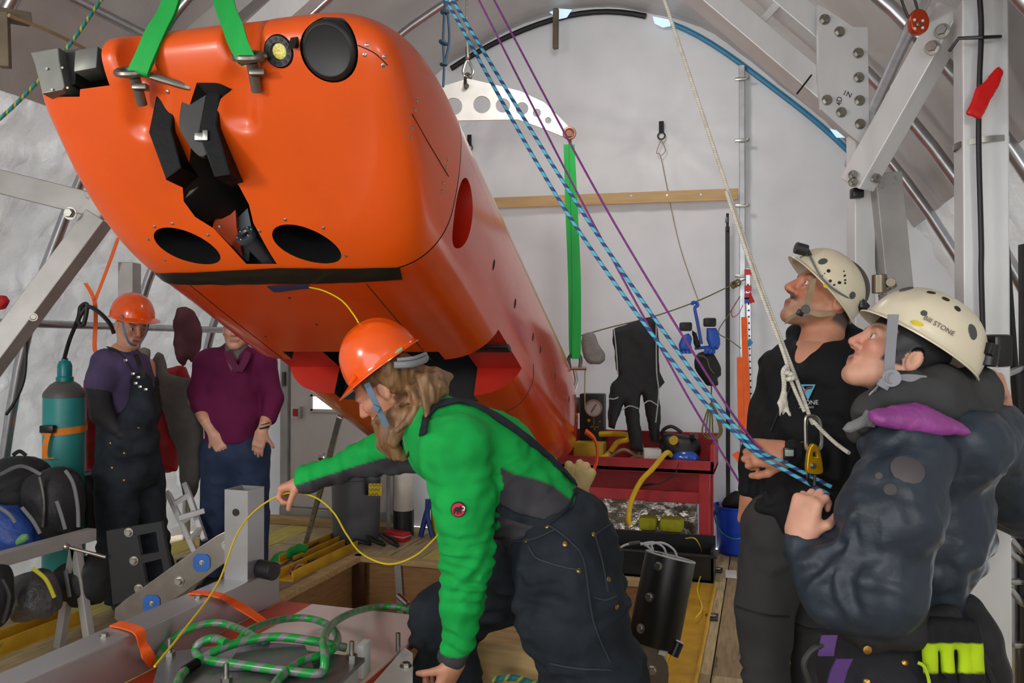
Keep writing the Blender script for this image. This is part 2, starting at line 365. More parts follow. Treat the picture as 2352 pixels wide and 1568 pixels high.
# ------------------------------------------------------------------ the tent: profile (x,z), sheet, ribs
YW = 6.1
PROF = [(-4.35, 0), (-4.3, .9), (-4.0, 2.0), (-3.3, 3.15), (-2.43, 3.83), (-1.45, 4.14), (-.65, 3.98), (.1, 3.4), (.72, 2.75), (1.25, 1.85), (1.55, .9), (1.62, 0)]
PROFS = [(p[0], p[1]) for p in catmull([np.array(p, float) for p in PROF], 8)]
def tent_fn(nt, tc, mp, base): return base
def fabric(name, col, trans, rough=.38, bump=.25, bs=9.):
    m = mat(name, col, rough, 0, .06, 3, bump, bs, bd=.03); nt = m.node_tree; N, L = nt.nodes, nt.links
    b = N['Principled BSDF']; tr = N.new('ShaderNodeBsdfTranslucent'); tr.inputs[0].default_value = lin(col)+[1]
    mx = N.new('ShaderNodeMixShader'); mx.inputs[0].default_value = trans; out = N['Material Output']
    L.new(b.outputs[0], mx.inputs[1]); L.new(tr.outputs[0], mx.inputs[2]); L.new(mx.outputs[0], out.inputs[0]); return m
M['tent'] = fabric('dimmed_tent_sheet', 'b4b1ae', .02)  # roof shade put into the colour: same white sheet, painted greyer
M['tent_end'] = fabric('white_end_sheet', 'cfcfd1', .05, .45, .15, 5.)
M['tent_foil'] = fabric('crinkled_liner', 'd2d1cf', .12, .22, .7, 16.)
def sheet(y0, y1, ny=150, sub=(0, 9999), amp=.02, off=0., fine=1):
    ps = PROFS[sub[0]:sub[1]]; q = [np.array(p) for p in ps]
    if fine > 1: q = [a+(b-a)*k/fine for a, b in zip(q[:-1], q[1:]) for k in range(fine)]+[q[-1]]
    V, F = [], []; nx = len(q)
    P3 = np.array([[p[0], y0+(y1-y0)*j/ny, p[1]] for j in range(ny+1) for p in q])
    nn = np.array([[-(q[min(i+1, nx-1)]-q[max(i-1, 0)])[1], 0, (q[min(i+1, nx-1)]-q[max(i-1, 0)])[0]] for i in range(nx)]); nn /= np.linalg.norm(nn, axis=1)[:, None]; nn = np.tile(nn, (ny+1, 1))
    d = amp*(vnoise(P3*np.array([1, 1.6, .5]), 2.2, 3)+.5*vnoise(P3*np.array([1, 1.6, .6]), 5., 5)+.3*vnoise(P3, 11., 6))
    if fine > 1: d = d+amp*.7*(1-2*np.abs(vnoise(P3*np.array([1, 1.8, .45]), 4.5, 8)))+amp*.35*(1-2*np.abs(vnoise(P3*np.array([1, 1.2, .9]), 10., 9)))+amp*.15*vnoise(P3, 24., 10)
    d = d*np.clip((P3[:, 1]*0+1), 0, 1); P3 = P3+nn*(d+off)[:, None]
    for j in range(ny):
        for i in range(nx-1): F.append((j*nx+i, j*nx+i+1, (j+1)*nx+i+1, (j+1)*nx+i))
    return P3.tolist(), F
lw = len(PROFS)
mk('wall_left', sheet(-3.2, YW+.02, 420, (0, 25), .085, .05, 5), M['tent_foil'], kind='structure', smooth=180, label='crinkled white liner sheet of the left tent wall')
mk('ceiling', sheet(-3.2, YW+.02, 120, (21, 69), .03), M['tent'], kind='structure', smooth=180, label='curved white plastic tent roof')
wr_ = mk('wall_right', sheet(-3.2, YW+.02, 420, (65, lw), .045, .03, 5), M['tent_foil'], kind='structure', smooth=180, label='crinkled white liner sheet of the right tent wall')
bm = bmesh.new(); bm.from_mesh(wr_.data)                            # low slot added in the right wall so daylight glints on the hull flank
bmesh.ops.delete(bm, geom=[f for f in bm.faces if f.calc_center_median().z+wr_.location.z < .55 and 3.2 < f.calc_center_median().y+wr_.location.y < 5.9], context='FACES'); bm.to_mesh(wr_.data); bm.free()
def endwall(y, name, mt, pull=()):
    n, m_ = 96, 66; V, F = [], []; xs = np.linspace(-4.62, 1.92, n)
    px_, pz_ = np.array([-1.4+(p[0]+1.4)*1.075 for p in PROFS]), np.array([p[1]*1.03+.03 for p in PROFS])
    for x in xs:
        zt = np.interp(x, px_, pz_)
        for k in range(m_):
            z = zt*k/(m_-1); d = 0
            for (cx, cz) in pull:
                dx, dz = x-cx, z-cz; r = math.hypot(dx, dz)+1e-6; th = math.atan2(dz, dx)
                d += (.05*math.exp(-r/.16)+.03*math.exp(-r/.45)*math.sin(th*13+2*math.sin(th*3)))
            V.append((x, y-d+.02*float(mnoise.noise((x*1.3, z*1.3, y)))+.006*float(mnoise.noise((x*6, z*6, y))), z))
    for i in range(n-1):
        for k in range(m_-1): F.append((i*m_+k, (i+1)*m_+k, (i+1)*m_+k+1, i*m_+k+1))
    return mk(name, (V, F), mt, kind='structure', smooth=180)
dr1, dr2 = onY(1518, 312, YW), onY(1078, 338, YW)
wb = endwall(YW, 'wall_back', M['tent_end'], [(dr1[0], dr1[2]), (dr2[0], dr2[2])]); wb['label'] = 'white plastic end wall of the tent'
wf = endwall(-3.2, 'wall_front', M['tent_end'])
bm = bmesh.new(); bm.from_mesh(wf.data)                             # entrance opening added behind the camera to let soft frontal daylight in
bmesh.ops.delete(bm, geom=[f for f in bm.faces if abs(f.calc_center_median().x+wf.location.x+1.4) < 2.0 and f.calc_center_median().z+wf.location.z < 2.9], context='FACES'); bm.to_mesh(wf.data); bm.free()
# ribs: galvanised hoops, each one a thing
ry = [.35, 1.15, 1.95, 2.75, 3.55, 4.35, 5.15]
for i, y in enumerate(ry):
    g = tube([(p[0]+(.07 if p[0] < -1.4 else -.07)*min(1, abs(p[0]+1.4)/1.2), y, max(p[1]-.07, 0)) for p in PROFS[::2]], .03, 10)
    mk('tent_rib', g, M['galv'], label='galvanised steel hoop arching under the white tent sheet', cat='tent rib', group='tent hoops')
for (x, z, y0, y1, lb) in ((-3.08, 3.12, .2, 5.6, 'long galvanised purlin tube high along the left roof'), (-3.93, 1.62, .5, 5.9, 'galvanised clothes rail tube along the left tent wall'), (.53, 2.68, .2, 5.6, 'long galvanised purlin tube along the right roof')):
    mk('purlin', tube([(x, y0, z), (x, y1, z)], .024, 10), M['galv'], label=lb, cat='pipe')
# ------------------------------------------------------------------ floor: deck boards round a pit
PX0, PX1, PY0, PY1 = -2.78, -.46, 3.15, 5.12
M['deck'] = mat('deck_board', 'b5a27c', .75, 0, .25, 6, .35, 26, stretch=(9, 1, 9), wear=('5f5140', 2.2, .6), bd=.006)
M['deck_y'] = mat('deck_board_yellowed', 'c8b95e', .72, 0, .22, 6, .3, 26, stretch=(9, 1, 9), wear=('b99c2c', 1.6, .55), bd=.005)
M['deck_d'] = mat('deck_board_dark', '957f5f', .78, 0, .25, 6, .35, 26, stretch=(9, 1, 9), wear=('4f4437', 2.2, .58), bd=.006)
M['earth'] = mat('pit_dark', '3a322b', .9)
fl = mk('floor', join(wbox(-4.6, PX0-.04, -3.2, YW, -.12, -.034), wbox(PX1+.04, 1.9, -3.2, YW, -.12, -.034), wbox(PX0-.04, PX1+.04, -3.2, PY0-.04, -.12, -.034), wbox(PX0-.04, PX1+.04, PY1+.04, YW, -.12, -.034)), M['deck_d'], kind='structure', label='wooden tent deck with an open pit', smooth=0, origin=(0, 0, 0))
bw = .235
def boards(x0, x1, y0, y1):
    n = max(1, round((x1-x0)/bw)); w_ = (x1-x0)/n
    for i in range(n):
        y = y0; 
        while y < y1-.01:
            e = min(y1, y+random.choice((1.22, 1.83, 2.44))); e = y1 if y1-e < .3 else e
            mk('floor_board', wbox(x0+w_*i+.003, x0+w_*(i+1)-.003, y+.003, e-.003, -.032, random.uniform(-.003, .003), .003), M[random.choice(('deck', 'deck', 'deck_y', 'deck_d'))], fl, smooth=0); y = e
boards(PX1, 1.4, 1.9, YW-.02); boards(PX0, PX1, 1.9, PY0); boards(-4.3, PX0, 1.6, YW-.02); boards(PX0, PX1, PY1, YW-.02)
M['pit_ply'] = mat('pit_plywood', '9c7448', .7, 0, .2, 4, .2, 20, stretch=(2, 2, 14), wear=('5d4630', 3, .64), bd=.003)
pit = mk('pit', join(wbox(PX0-.03, PX0, PY0, PY1, -.9, -.034), wbox(PX1, PX1+.03, PY0, PY1, -.9, -.034), wbox(PX0, PX1, PY1, PY1+.03, -.9, -.034), wbox(PX0, PX1, PY0-.03, PY0, -.9, -.03), wbox(PX0, PX1, PY0, PY1, -.93, -.9)), M['pit_ply'], kind='structure', label='timber lined pit in the deck', smooth=0, origin=(0, 0, 0))
mk('ice', ball((-1.6, 4.4, -.85), (.9, .6, .25)), mat('snow', 'd8cbb4', .8, 0, .15, 8, .5, 20), label='snow at the bottom of the timber lined pit', cat='snow', kind='stuff')
# yellow rails and curbs
def rail(x, y0, y1, lb, w=.1, h=.07, z=0):
    t = thing('deck_rail', (x, (y0+y1)/2, z), lb, 'rail', 'yellow painted deck rails')
    mk('flange', wbox(x-w/2, x+w/2, y0, y1, z, z+.012, .002), M['yellow_paint'], t); 
    for sx in (-1, 1): mk('web', wbox(x+sx*(w/2-.006)-.006, x+sx*(w/2-.006)+.006, y0, y1, z+.012, z+h, .002), M['yellow_paint'], t)
rail(-.36, 2.2, 5.12, 'long yellow channel rail along the right pit edge', .16, .03)
rail(-2.9, 4.4, 5.25, 'yellow channel rail beside the pile of steel pins', .12, .07)
rail(-3.12, 4.75, 5.7, 'yellow channel rail in front of the white door', .12, .06)
rail(-3.56, 2.0, 3.40, 'yellow timber rail beside the black duffel bags', .15, .08)
# ------------------------------------------------------------------ the orange underwater vehicle, hung nose-up
from mathutils.bvhtree import BVHTree
HA = nrm(FW*FPX+RT*499-UP*851); HV = nrm(np.cross(HA, (0, 0, 1))); HW = np.cross(HV, HA); HO = P(632, 622, 2.75)
def H(u, v, w): return HO-HA*u+HV*v+HW*w
HAX = [-HA, HV, HW]
def smax(a, b, k): h = np.clip(.5-.5*(b-a)/k, 0, 1); return b*(1-h)+a*h+k*h*(1-h)
def hull_f(g):
    u, v, w = g[..., 0], g[..., 1], g[..., 2]; un = np.maximum(u-.02, 0); ut = np.maximum(-u-2.1, 0)
    top = w-(.79-.80*un**2-.16*ut**2); side = np.abs(v+.03)-(.575+.06*(1-((w-.34)/.42)**2)-.10*ut**2)
    bot = -w+.22*ut**2; front = .559*u-.829*w-.022
    f = smax(top, side, .26); f = smax(f, bot, .24); f = smax(f, front, .09); f = smax(f, u-.70, .14); f = smax(f, -u-3.07, .25); return f
def hull_mesh(h, scoops=()):
    s = SDF((-3.14, -.70, -.04), (.78, .68, .86), h); g = s.win(s.lo, s.lo+s.h*s.n)[1]; s.F = hull_f(g).astype(np.float32)
    for a, b, ra, rb, k in scoops: s.cone(a, b, ra, rb, k, 'sub')
    return s.mesh()
def loc2w(V): V = np.asarray(V); return HO-V[:, :1]*HA+V[:, 1:2]*HV+V[:, 2:]*HW
def w2loc(p): q = np.asarray(p)-HO; return np.array([-(q@HA), q@HV, q@HW])
_V, _F = hull_mesh(.02); _W = loc2w(_V)
BV = BVHTree.FromPolygons([Vector(p) for p in _W], [tuple(int(i) for i in f) for f in _F])
def hit(x, y, bv=None):
    d = Vector(nrm(ray(x, y))); r = (bv or BV).ray_cast(Vector(CC), d)
    if r[0] is None: r = (bv or BV).find_nearest(Vector(P(x, y, 3.0)))
    return np.array(r[0]), np.array(r[1])
def hl(x, y, inn=0.): p, n = hit(x, y); return w2loc(p-n*inn)
# lifting-eye scoops on both lobes
TU = np.array([.03, 0, .22])
sc = [(hl(316, 175, -.035)+TU, hl(318, 175, -.035), .066, .062, .02), (hl(562, 130, -.045)+TU, hl(560, 130, -.045), .064, .058, .02), (hl(318, 175, -.035), hl(322, 285, -.028), .062, .055, .02), (hl(350, 190, -.03), hl(352, 262, -.03), .05, .045, .02), (hl(560, 130, -.045), hl(557, 270, -.026), .058, .05, .02), (hl(535, 190, -.03), hl(535, 265, -.03), .045, .042, .02)]
_V, _F = hull_mesh(.011, sc); _W = loc2w(_V)
M['hull'] = mat('orange_hull_paint', 'dd5308', .36, 0, .07, 3, .03, 120, coat=.12, bd=.002, wear=('b8420d', 2.2, .7))
M['hull_gloss'] = mat('glossy_red_orange_paint', 'd0440d', .2, 0, .1, 3, .02, 60, coat=.6, bd=.002, wear=('d87a55', 7, .74))
M['hull_in'] = mat('red_bay_paint', 'b81f0a', .4, 0, .1, 4)
M['void'] = mat('matt_black_tunnel', '0b0b0d', .55)
auv = thing('underwater_vehicle', H(-1.2, 0, 0), 'large orange torpedo shaped underwater vehicle slung nose up on green slings', 'submersible')
def bmesh_of(V, F):
    bm = bmesh.new(); vs = [bm.verts.new(v) for v in V]; [bm.faces.new([vs[i] for i in f]) for f in F]; bmesh.ops.recalc_face_normals(bm, faces=bm.faces[:]); return bm
def tmpobj(V, F, m):
    me = D.meshes.new('tmp'); bm = bmesh_of(V, F); bm.to_mesh(me); bm.free(); me.materials.append(m); o = D.objects.new('tmp', me); COL.objects.link(o); return o
def split(V, F, u, keep):
    bm = bmesh_of(V, F); n = Vector(-HA)*(1 if keep == 'front' else -1)
    r = bmesh.ops.bisect_plane(bm, geom=bm.verts[:]+bm.edges[:]+bm.faces[:], plane_co=Vector(H(u, 0, 0)), plane_no=n, clear_inner=True)
    ed = [e for e in r['geom_cut'] if isinstance(e, bmesh.types.BMEdge)]; rf = bmesh.ops.holes_fill(bm, edges=ed)
    for f_ in rf['faces']: f_.material_index = 1
    me = D.meshes.new('tmp'); bm.to_mesh(me); bm.free(); return me
def ecyl(c, n, xd, rx, ry, d0, d1, seg=40, taper=1.):
    """elliptical prism along n from -d0 (inside) to +d1 (outside)"""
    c = np.asarray(c); n = nrm(n); x = np.asarray(xd)-n*(np.asarray(xd)@n); x = nrm(x); y = np.cross(n, x); V, F = [], []
    for dd, k in ((-d0, taper), (d1, 1)):
        for i in range(seg): a = 2*math.pi*i/seg; V.append(c+n*dd+x*rx*k*math.cos(a)+y*ry*k*math.sin(a))
    for i in range(seg): F.append((i, (i+1) % seg, seg+(i+1) % seg, seg+i))
    F += [tuple(range(seg-1, -1, -1)), tuple(range(seg, 2*seg))]; return V, F
def prism(pts, dv0, dv1):
    n = len(pts); V = [np.asarray(p)+dv0 for p in pts]+[np.asarray(p)+dv1 for p in pts]
    return V, [(i, (i+1) % n, n+(i+1) % n, n+i) for i in range(n)]+[tuple(range(n-1, -1, -1)), tuple(range(n, 2*n))]
def carve(me, cutters, name, m, mats, smooth=35):
    me.materials.append(m); me.materials.append(M['void']); o = D.objects.new(name, me); COL.objects.link(o); o['_w'] = auv['_w']
    tmp = []
    for g, cm in cutters:
        c = tmpobj(g[0], g[1], cm); tmp.append(c); md = o.modifiers.new('b', 'BOOLEAN'); md.operation = 'DIFFERENCE'; md.object = c; md.solver = 'EXACT'; md.material_mode = 'TRANSFER'
    bpy.context.view_layer.update(); dg = bpy.context.evaluated_depsgraph_get(); nm = D.meshes.new_from_object(o.evaluated_get(dg), depsgraph=dg)
    o.modifiers.clear(); old = o.data; o.data = nm; D.meshes.remove(old); nm.name = name
    for c in tmp: q = c.data; D.objects.remove(c); D.meshes.remove(q)
    off = Vector(auv['_w'])
    for v in nm.vertices: v.co -= off
    nm.polygons.foreach_set('use_smooth', [True]*len(nm.polygons)); nm.set_sharp_from_angle(angle=math.radians(smooth)); o.parent = auv; return o
def pxell(x0, y0, x1, y1, rminor):
    """ellipse on the hull whose long axis runs between two picture points"""
    a, n1 = hit(x0, y0); b, n2 = hit(x1, y1); c, n = hit((x0+x1)/2, (y0+y1)/2); return c, n, b-a, np.linalg.norm(b-a)/2, rminor
e1, e2 = pxell(350, 543, 508, 592, .068), pxell(622, 537, 786, 590, .070)
nd = nrm(HA*.35+HW*.94)                                            # tunnels climb into the nose
c1 = [(ecyl(e[0], -nd, e[2], e[3]*.97, e[4], .42, .2), M['void']) for e in (e1, e2)]
pd, pn = hit(755, 116); c1.append((ecyl(pd, pn, RT, .089, .089, .045, .1), M['void']))
pl, pln = hit(640, 118); c1.append((ecyl(pl, pln, RT, .047, .047, .04, .1, 28), M['void']))
notch = [(522, 190), (505, 225), (488, 300), (512, 388), (548, 425), (572, 470), (582, 512), (600, 545), (636, 606), (566, 606), (524, 560), (490, 524), (448, 498), (422, 462), (419, 424), (432, 396), (440, 330), (436, 240), (452, 190)]
npts = [hit(x, y)[0] for x, y in notch]; npts = npts
c1.append((prism(npts, -HA*.3, HA*.55), M['void']))
cb = [hit(x, y)[0] for x, y in ((118, 225), (183, 222), (184, 205), (252, 196))]; cb = [cb[0]+HW*.4]+cb+[cb[-1]+HW*.4]
c1.append((prism(cb, -HA*.3, HA*.17), M['void']))
nose = carve(split(_W, _F, -.035, 'front'), c1, 'nose_shell', M['hull'], None)
# main hull: side port, transverse belly bay, tail port
c2 = []
sp, sn = hit(1066, 488); c2.append((ecyl(sp+HW*.0, HV*.9+HW*.1, HW, .135, .088, .34, .2), M['hull_in']))
c2.append((box(H(-1.0, 0, .03), HAX, (.215, .9, .11)), M['hull_in']))
c2.append((box(H(-1.0, 0, .10), HAX, (.30, .36, .24)), M['void']))
tp, tn = hit(1322, 965); c2.append((ecyl(tp, HV, HW, .11, .045, .2, .2), M['hull_in']))
body = carve(split(_W, _F, -.041, 'back'), c2, 'hull_shell', M['hull_gloss'], None)
_dg = bpy.context.evaluated_depsgraph_get()
_ow = Vector(auv['_w'])
def bv_of(o): return BVHTree.FromPolygons([v.co+_ow for v in o.data.vertices], [tuple(p.vertices) for p in o.data.polygons])
BN = BV                                                             # uncut hull surface for details
# front acoustic disc
dk = thing_ = None
dn = pn
dd = mk('sonar_disc', lathe(pd-pn*.02, dn, [(.083, -.02), (.083, .018), (.078, .026), (.07, .029), (.066, .027), (0, .028)], 44), M['black_rub'], auv, label='round black sonar disc')
lg = mk('lamp_ring', lathe(pl-pln*.02, pln, [(.044, -.02), (.044, .020), (.042, .024), (.026, .024), (.022, .014)], 32), mat('dark_blue_grey_plastic', '24262f', .45), auv, label='dark ring lamp with yellow centre')
mk('lamp_lens', lathe(pl-pln*.004, pln, [(.022, -.004), (.022, .0), (0, .001)], 24), mat('yellow_led', 'd9cf6a', .3, 0, .4, 160), lg)
x0 = nrm(np.cross(pln, (0, 0, 1))); y0 = np.cross(pln, x0)
for k in range(12): mk('ring_hole', cyl(pl+x0*.034*math.cos(k*math.pi/6)+y0*.034*math.sin(k*math.pi/6), pl+pln*.0052+x0*.034*math.cos(k*math.pi/6)+y0*.034*math.sin(k*math.pi/6), .0052, seg=10), M['void'], lg)
a, n = hit(678, 98); b, _ = hit(690, 108); mk('clip', box(a+n*.004, [nrm(np.cross(n, HW)), n, HW], (.012, .012, .022), .003), M['black_plastic'], auv)
# screws read off the photograph
for x, y in ((843, 103), (838, 126), (883, 130), (880, 150), (957, 232), (953, 252), (946, 293), (942, 313), (1028, 366), (1025, 383), (1018, 420), (1015, 439), (355, 520), (396, 513), (340, 549), (378, 597), (655, 504), (743, 523), (794, 587), (596, 530), (478, 539), (385, 211), (96, 183), (505, 521)):
    p, n = hit(x, y); mk('screw', lathe(p-n*.001, n, [(.0062, 0), (.006, .003), (.003, .0042), (.002, .002)], 10), M['steel'], auv)
def seam(pxs, m, r=.0022, nn=6, lift=0.):
    q = catmull([np.array((x, y, 0.)) for x, y in pxs], nn) if len(pxs) > 2 else [np.array((pxs[0][0]+(pxs[1][0]-pxs[0][0])*t/10, pxs[0][1]+(pxs[1][1]-pxs[0][1])*t/10, 0)) for t in range(11)]
    pts = [hit(v[0], v[1]) for v in q]; return tube([p+n*lift for p, n in pts], r, 5)
M['seam'] = mat('dark_seam', '3a1408', .8)
for s_ in ([(822, 104), (860, 122), (890, 150)], [(946, 262), (985, 330), (1030, 405)], [(437, 655), (530, 730), (648, 822)], [(842, 652), (905, 727), (968, 800), (992, 828)], [(1225, 835), (1222, 880), (1195, 925), (1155, 948)], [(1030, 880), (1040, 905)]):
    mk('panel_seam', seam(s_, M['seam']), M['seam'], auv)
# black tape band under the nose
up_, lo_ = [(352, 627), (480, 622), (640, 614), (780, 615), (918, 612)], [(372, 650), (480, 652), (640, 650), (780, 648), (924, 640)]
def patch(top, bot, lift=.004, n=20, rows=6, th=.004):
    V, F = [], []; T = catmull([np.array((x, y, 0.)) for x, y in top], 8); B = catmull([np.array((x, y, 0.)) for x, y in bot], 8); m = len(T)
    for j in range(rows+1):
        for i in range(m):
            q = T[i]+(B[i]-T[i])*j/rows; p, nn = hit(q[0], q[1]); V.append(p+nn*(lift+.003*float(mnoise.noise((q[0]*.03, q[1]*.1, 0)))))
    nv = len(V)
    for j in range(rows):
        for i in range(m-1): F.append((j*m+i, j*m+i+1, (j+1)*m+i+1, (j+1)*m+i))
    return V, F
M['tape_black'] = mat('black_duct_tape', '191512', .3, 0, .2, 12, .25, 30, bd=.004)
M['tape_blue'] = mat('blue_masking_tape', '1f58a8', .6, 0, .15, 20)
M['tape_navy'] = mat('navy_tape', '26304f', .55, 0, .15, 20)
mk('tape_band', patch(up_, lo_), M['tape_black'], auv, label='black duct tape band under the nose')
mk('tape_patch', patch([(612, 656), (660, 652), (705, 650)], [(630, 669), (672, 665), (716, 660)]), M['tape_navy'], auv, label='dark blue tape patch on the belly')
for x, y in ((665, 684), (727, 745), (610, 773)): p, n = hit(x, y); mk('vent_hole', lathe(p-n*.001, n, [(.006, 0), (.006, .002), (.003, .002)], 10), M['seam'], auv)
# slots down the flank
for x, y, r in ((1134, 608, .026), (1183, 697, .026), (1224, 774, .024), (1241, 803, .022), (1275, 864, .024), (1307, 917, .022)):
    p, n = hit(x, y); t = nrm(HW-n*(HW@n)); mk('flank_slot', ball(p, (r, .0085, .004), [t, np.cross(n, t), n], 14, 6), M['void'], auv)
# thruster ring inside the side port
q = H(*(w2loc(sp)+np.array([0, -.13, 0]))); mk('side_thruster', join(torus(q, HV, .12, .022, 30), lathe(q-HV*.03, HV, [(.035, 0), (.035, .05), (.01, .08)], 16), *[box(q+(HW*math.cos(k*2.094)-HA*math.sin(k*2.094))*.07, [HW*math.cos(k*2.094)-HA*math.sin(k*2.094), -HW*math.sin(k*2.094)-HA*math.cos(k*2.094), HV], (.05, .02, .004)) for k in range(3)]), M['black_plastic'], auv)
# belly bay frame
mk('bay_frame', box(H(-.97, .30, .16), HAX, (.03, .28, .035), .006), M['void'], auv)
# ---- notch hardware
M['ano'] = mat('grey_anodised', '6f716c', .42, .35, .1, 20)
M['ano_d'] = mat('dark_anodised', '2e2e2e', .45, .1, .12, 20)
M['titan'] = mat('titanium', '7c766e', .36, .8, .12, 20)
M['tape_m'] = mat('matt_black_tape', '0d0d10', .5, 0, .2, 14, .1, 25, spec=.15)
def dp(x, y): return (hit(x, y)[0]-CC)@FW
# black taped cheeks either side of the notch
for pts, nm_ in (([(394, 205), (430, 211), (414, 312), (436, 396), (407, 417), (371, 318)], 'left'), ([(515, 198), (528, 196), (516, 305), (545, 410), (516, 414), (482, 318), (498, 234)], 'right')):
    d = dp(400 if nm_ == 'left' else 520, 300)-.01
    mk('taped_cheek', plate_px(pts, d+.06, .16, bev=.006), M['tape_m'], auv)
d0 = dp(430, 300)
mk('latch_plate', plate_px(smooth_poly([(462, 186), (480, 171), (498, 178), (508, 205), (500, 260), (490, 330), (470, 360), (448, 345), (430, 318), (418, 285), (430, 220)], 3), d0-.035, .03, bev=.004), M['ano_d'], auv, label='dark curved latch plate in the nose slot')
mk('latch_arm', join(beam(P(345, 174, d0-.10), P(440, 203, d0-.07), .02, .02), beam(P(430, 205, d0-.07), P(466, 176, d0-.06), .03, .02)), M['titan'], auv)
p = P(460, 315, d0-.06); mk('latch_pin', join(box(p, [RT, FW, UP], (.015, .01, .012), .003), box(p+RT*.018+UP*.004, [RT, FW, UP], (.008, .01, .016), .002)), M['steel'], auv)
mk('slot_panel', plate_px([(440, 350), (472, 360), (486, 385), (478, 415), (424, 462), (420, 440)], d0+.16, .03), mat('brown_grey_panel', '5d5048', .6), auv)
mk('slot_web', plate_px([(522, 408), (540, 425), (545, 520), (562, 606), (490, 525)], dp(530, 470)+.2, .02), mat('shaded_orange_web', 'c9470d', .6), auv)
mk('grey_liner', plate_px([(543, 425), (570, 470), (580, 520), (575, 600), (560, 600), (545, 520)], dp(560, 520)+.2, .03), mat('slate_plastic', '4d5258', .5), auv)
cp = P(561, 536, dp(561, 536)+.02); ca = nrm(HA*.7+HW*.1+RT*.2-UP*.35)
cm_ = mk('camera_tube', lathe(cp, ca, [(.014, .006), (.02, 0), (.034, 0), (.037, .006), (.037, .02), (.028, .022), (.028, .17)], 28), mat('slate_metal', '454a52', .35, .5), auv, label='slate grey camera housing in the nose slot')
mk('camera_lens', lathe(cp, ca, [(.0, .004), (.013, .005), (.014, .012)], 20), M['black_plastic'], cm_)
cx = nrm(np.cross(ca, UP)); cy = np.cross(ca, cx)
for k in range(6): mk('flange_bolt', ball(cp+(cx*math.cos(k*1.047+.4)+cy*math.sin(k*1.047+.4))*.028, .004, seg=8, rings=5), M['steel'], cm_)
# ---- left lobe: grey instrument boxes
d1 = dp(170, 225)-.02
mk('instrument_box', plate_px([(92, 134), (150, 124), (152, 150), (164, 208), (160, 214), (118, 222), (100, 155)], d1+.03, .09, bev=.004), M['ano'], auv)
mk('instrument_box', box(P(216, 148, d1+.0), [nrm(RT+.18*UP), FW, nrm(UP-.18*RT+.25*RT)], (.036, .05, .034), .004), M['ano'], auv)
mk('instrument_bracket', plate_px([(150, 126), (200, 118), (204, 130), (186, 170), (184, 200), (164, 206), (152, 150)], d1+.06, .06), M['ano_d'], auv)
mk('instrument_motor', cyl(P(248, 148, d1+.02), P(276, 158, d1+.02), .034), M['ano_d'], auv)
for x, y in ((108, 158), (144, 156), (120, 206), (156, 202)): mk('screw', lathe(P(x, y, d1-.018), -FW, [(.004, 0), (.004, .003)], 8), M['steel'], auv)
# ---- lifting eyes and slings
def at_z0(p, z): return np.array([p[0], p[1], z])
def sling(name, pts, w_, label, d2=None):
    t = thing(name, pts[0], label, 'lifting sling', 'green lifting slings')
    for off in (-.004, .010):
        mk('webbing_ply', strip([np.asarray(p)+FW*off for p in pts], [np.asarray(x)*(1 if off < 0 else .92) for x in w_], .006, 6), M['green_web'], t)
    return t
for (ex, ey, rr, tx) in ((302, 165, .036, 0), (573, 130, .036, 1)):
    d = dp(ex, ey)-.035; c = P(ex, ey, d)
    mk('lifting_eye', join(torus(c, nrm(UP*.85-FW*.5), rr, .011, 26, 8, (1.15, 1)), cyl(c-UP*.01+FW*.02, c-UP*.08+FW*.07, .016), box(c-UP*.04+RT*.018+FW*.02, [RT, FW, UP], (.022, .014, .009), .003)), M['titan'], auv, label='titanium lifting eye')
d = dp(302, 165)-.05
sling('lifting_sling', [P(318, 172, d+.03), P(318, 166, d-.01), P(338, 120, d-.01), P(360, 70, d), P(390, 10, d+.02), P(425, -130, d+.06), P(455, -330, d+.14)], [RT*.030-UP*.004, RT*.030-UP*.004, RT*.030, RT*.028-UP*.006, RT*.026, RT*.024, RT*.022], 'wide green sling through the lifting eye beside the grey instrument boxes')
d = dp(573, 130)-.05
sling('lifting_sling', [P(570, 142, d+.03), P(566, 136, d-.01), P(548, 100, d-.01), P(535, 60, d), P(515, 5, d+.02), P(490, -130, d+.06), P(465, -330, d+.14)], [RT*.026+UP*.006, RT*.026+UP*.006, RT*.028+UP*.006, RT*.030+UP*.004, RT*.030, RT*.026, RT*.022], 'wide green sling through the lifting eye beside the round sonar disc')
hk = P(460, -345, d+.12); ho = thing('hoist_hook', hk, 'steel hoist ring gathering the two nose slings under the roof', 'hook'); mk('ring', torus(hk, FW, .04, .012), M['steel'], ho); mk('hoist_wire', tube([hk+WAX[2]*.04, at_z0(hk, 3.95)], .008, 8), M['dark_steel'], ho)
# tail hoop and hand ring
p = P(1352, 1040, 5.2); mk('tail_hoop', tube([P(1345, 990, 5.15), P(1366, 1010, 5.15), P(1372, 1050, 5.15), P(1360, 1085, 5.15), P(1340, 1098, 5.15)], .022, 10, 6, flat=(.4, RT)), M['hull'], auv)
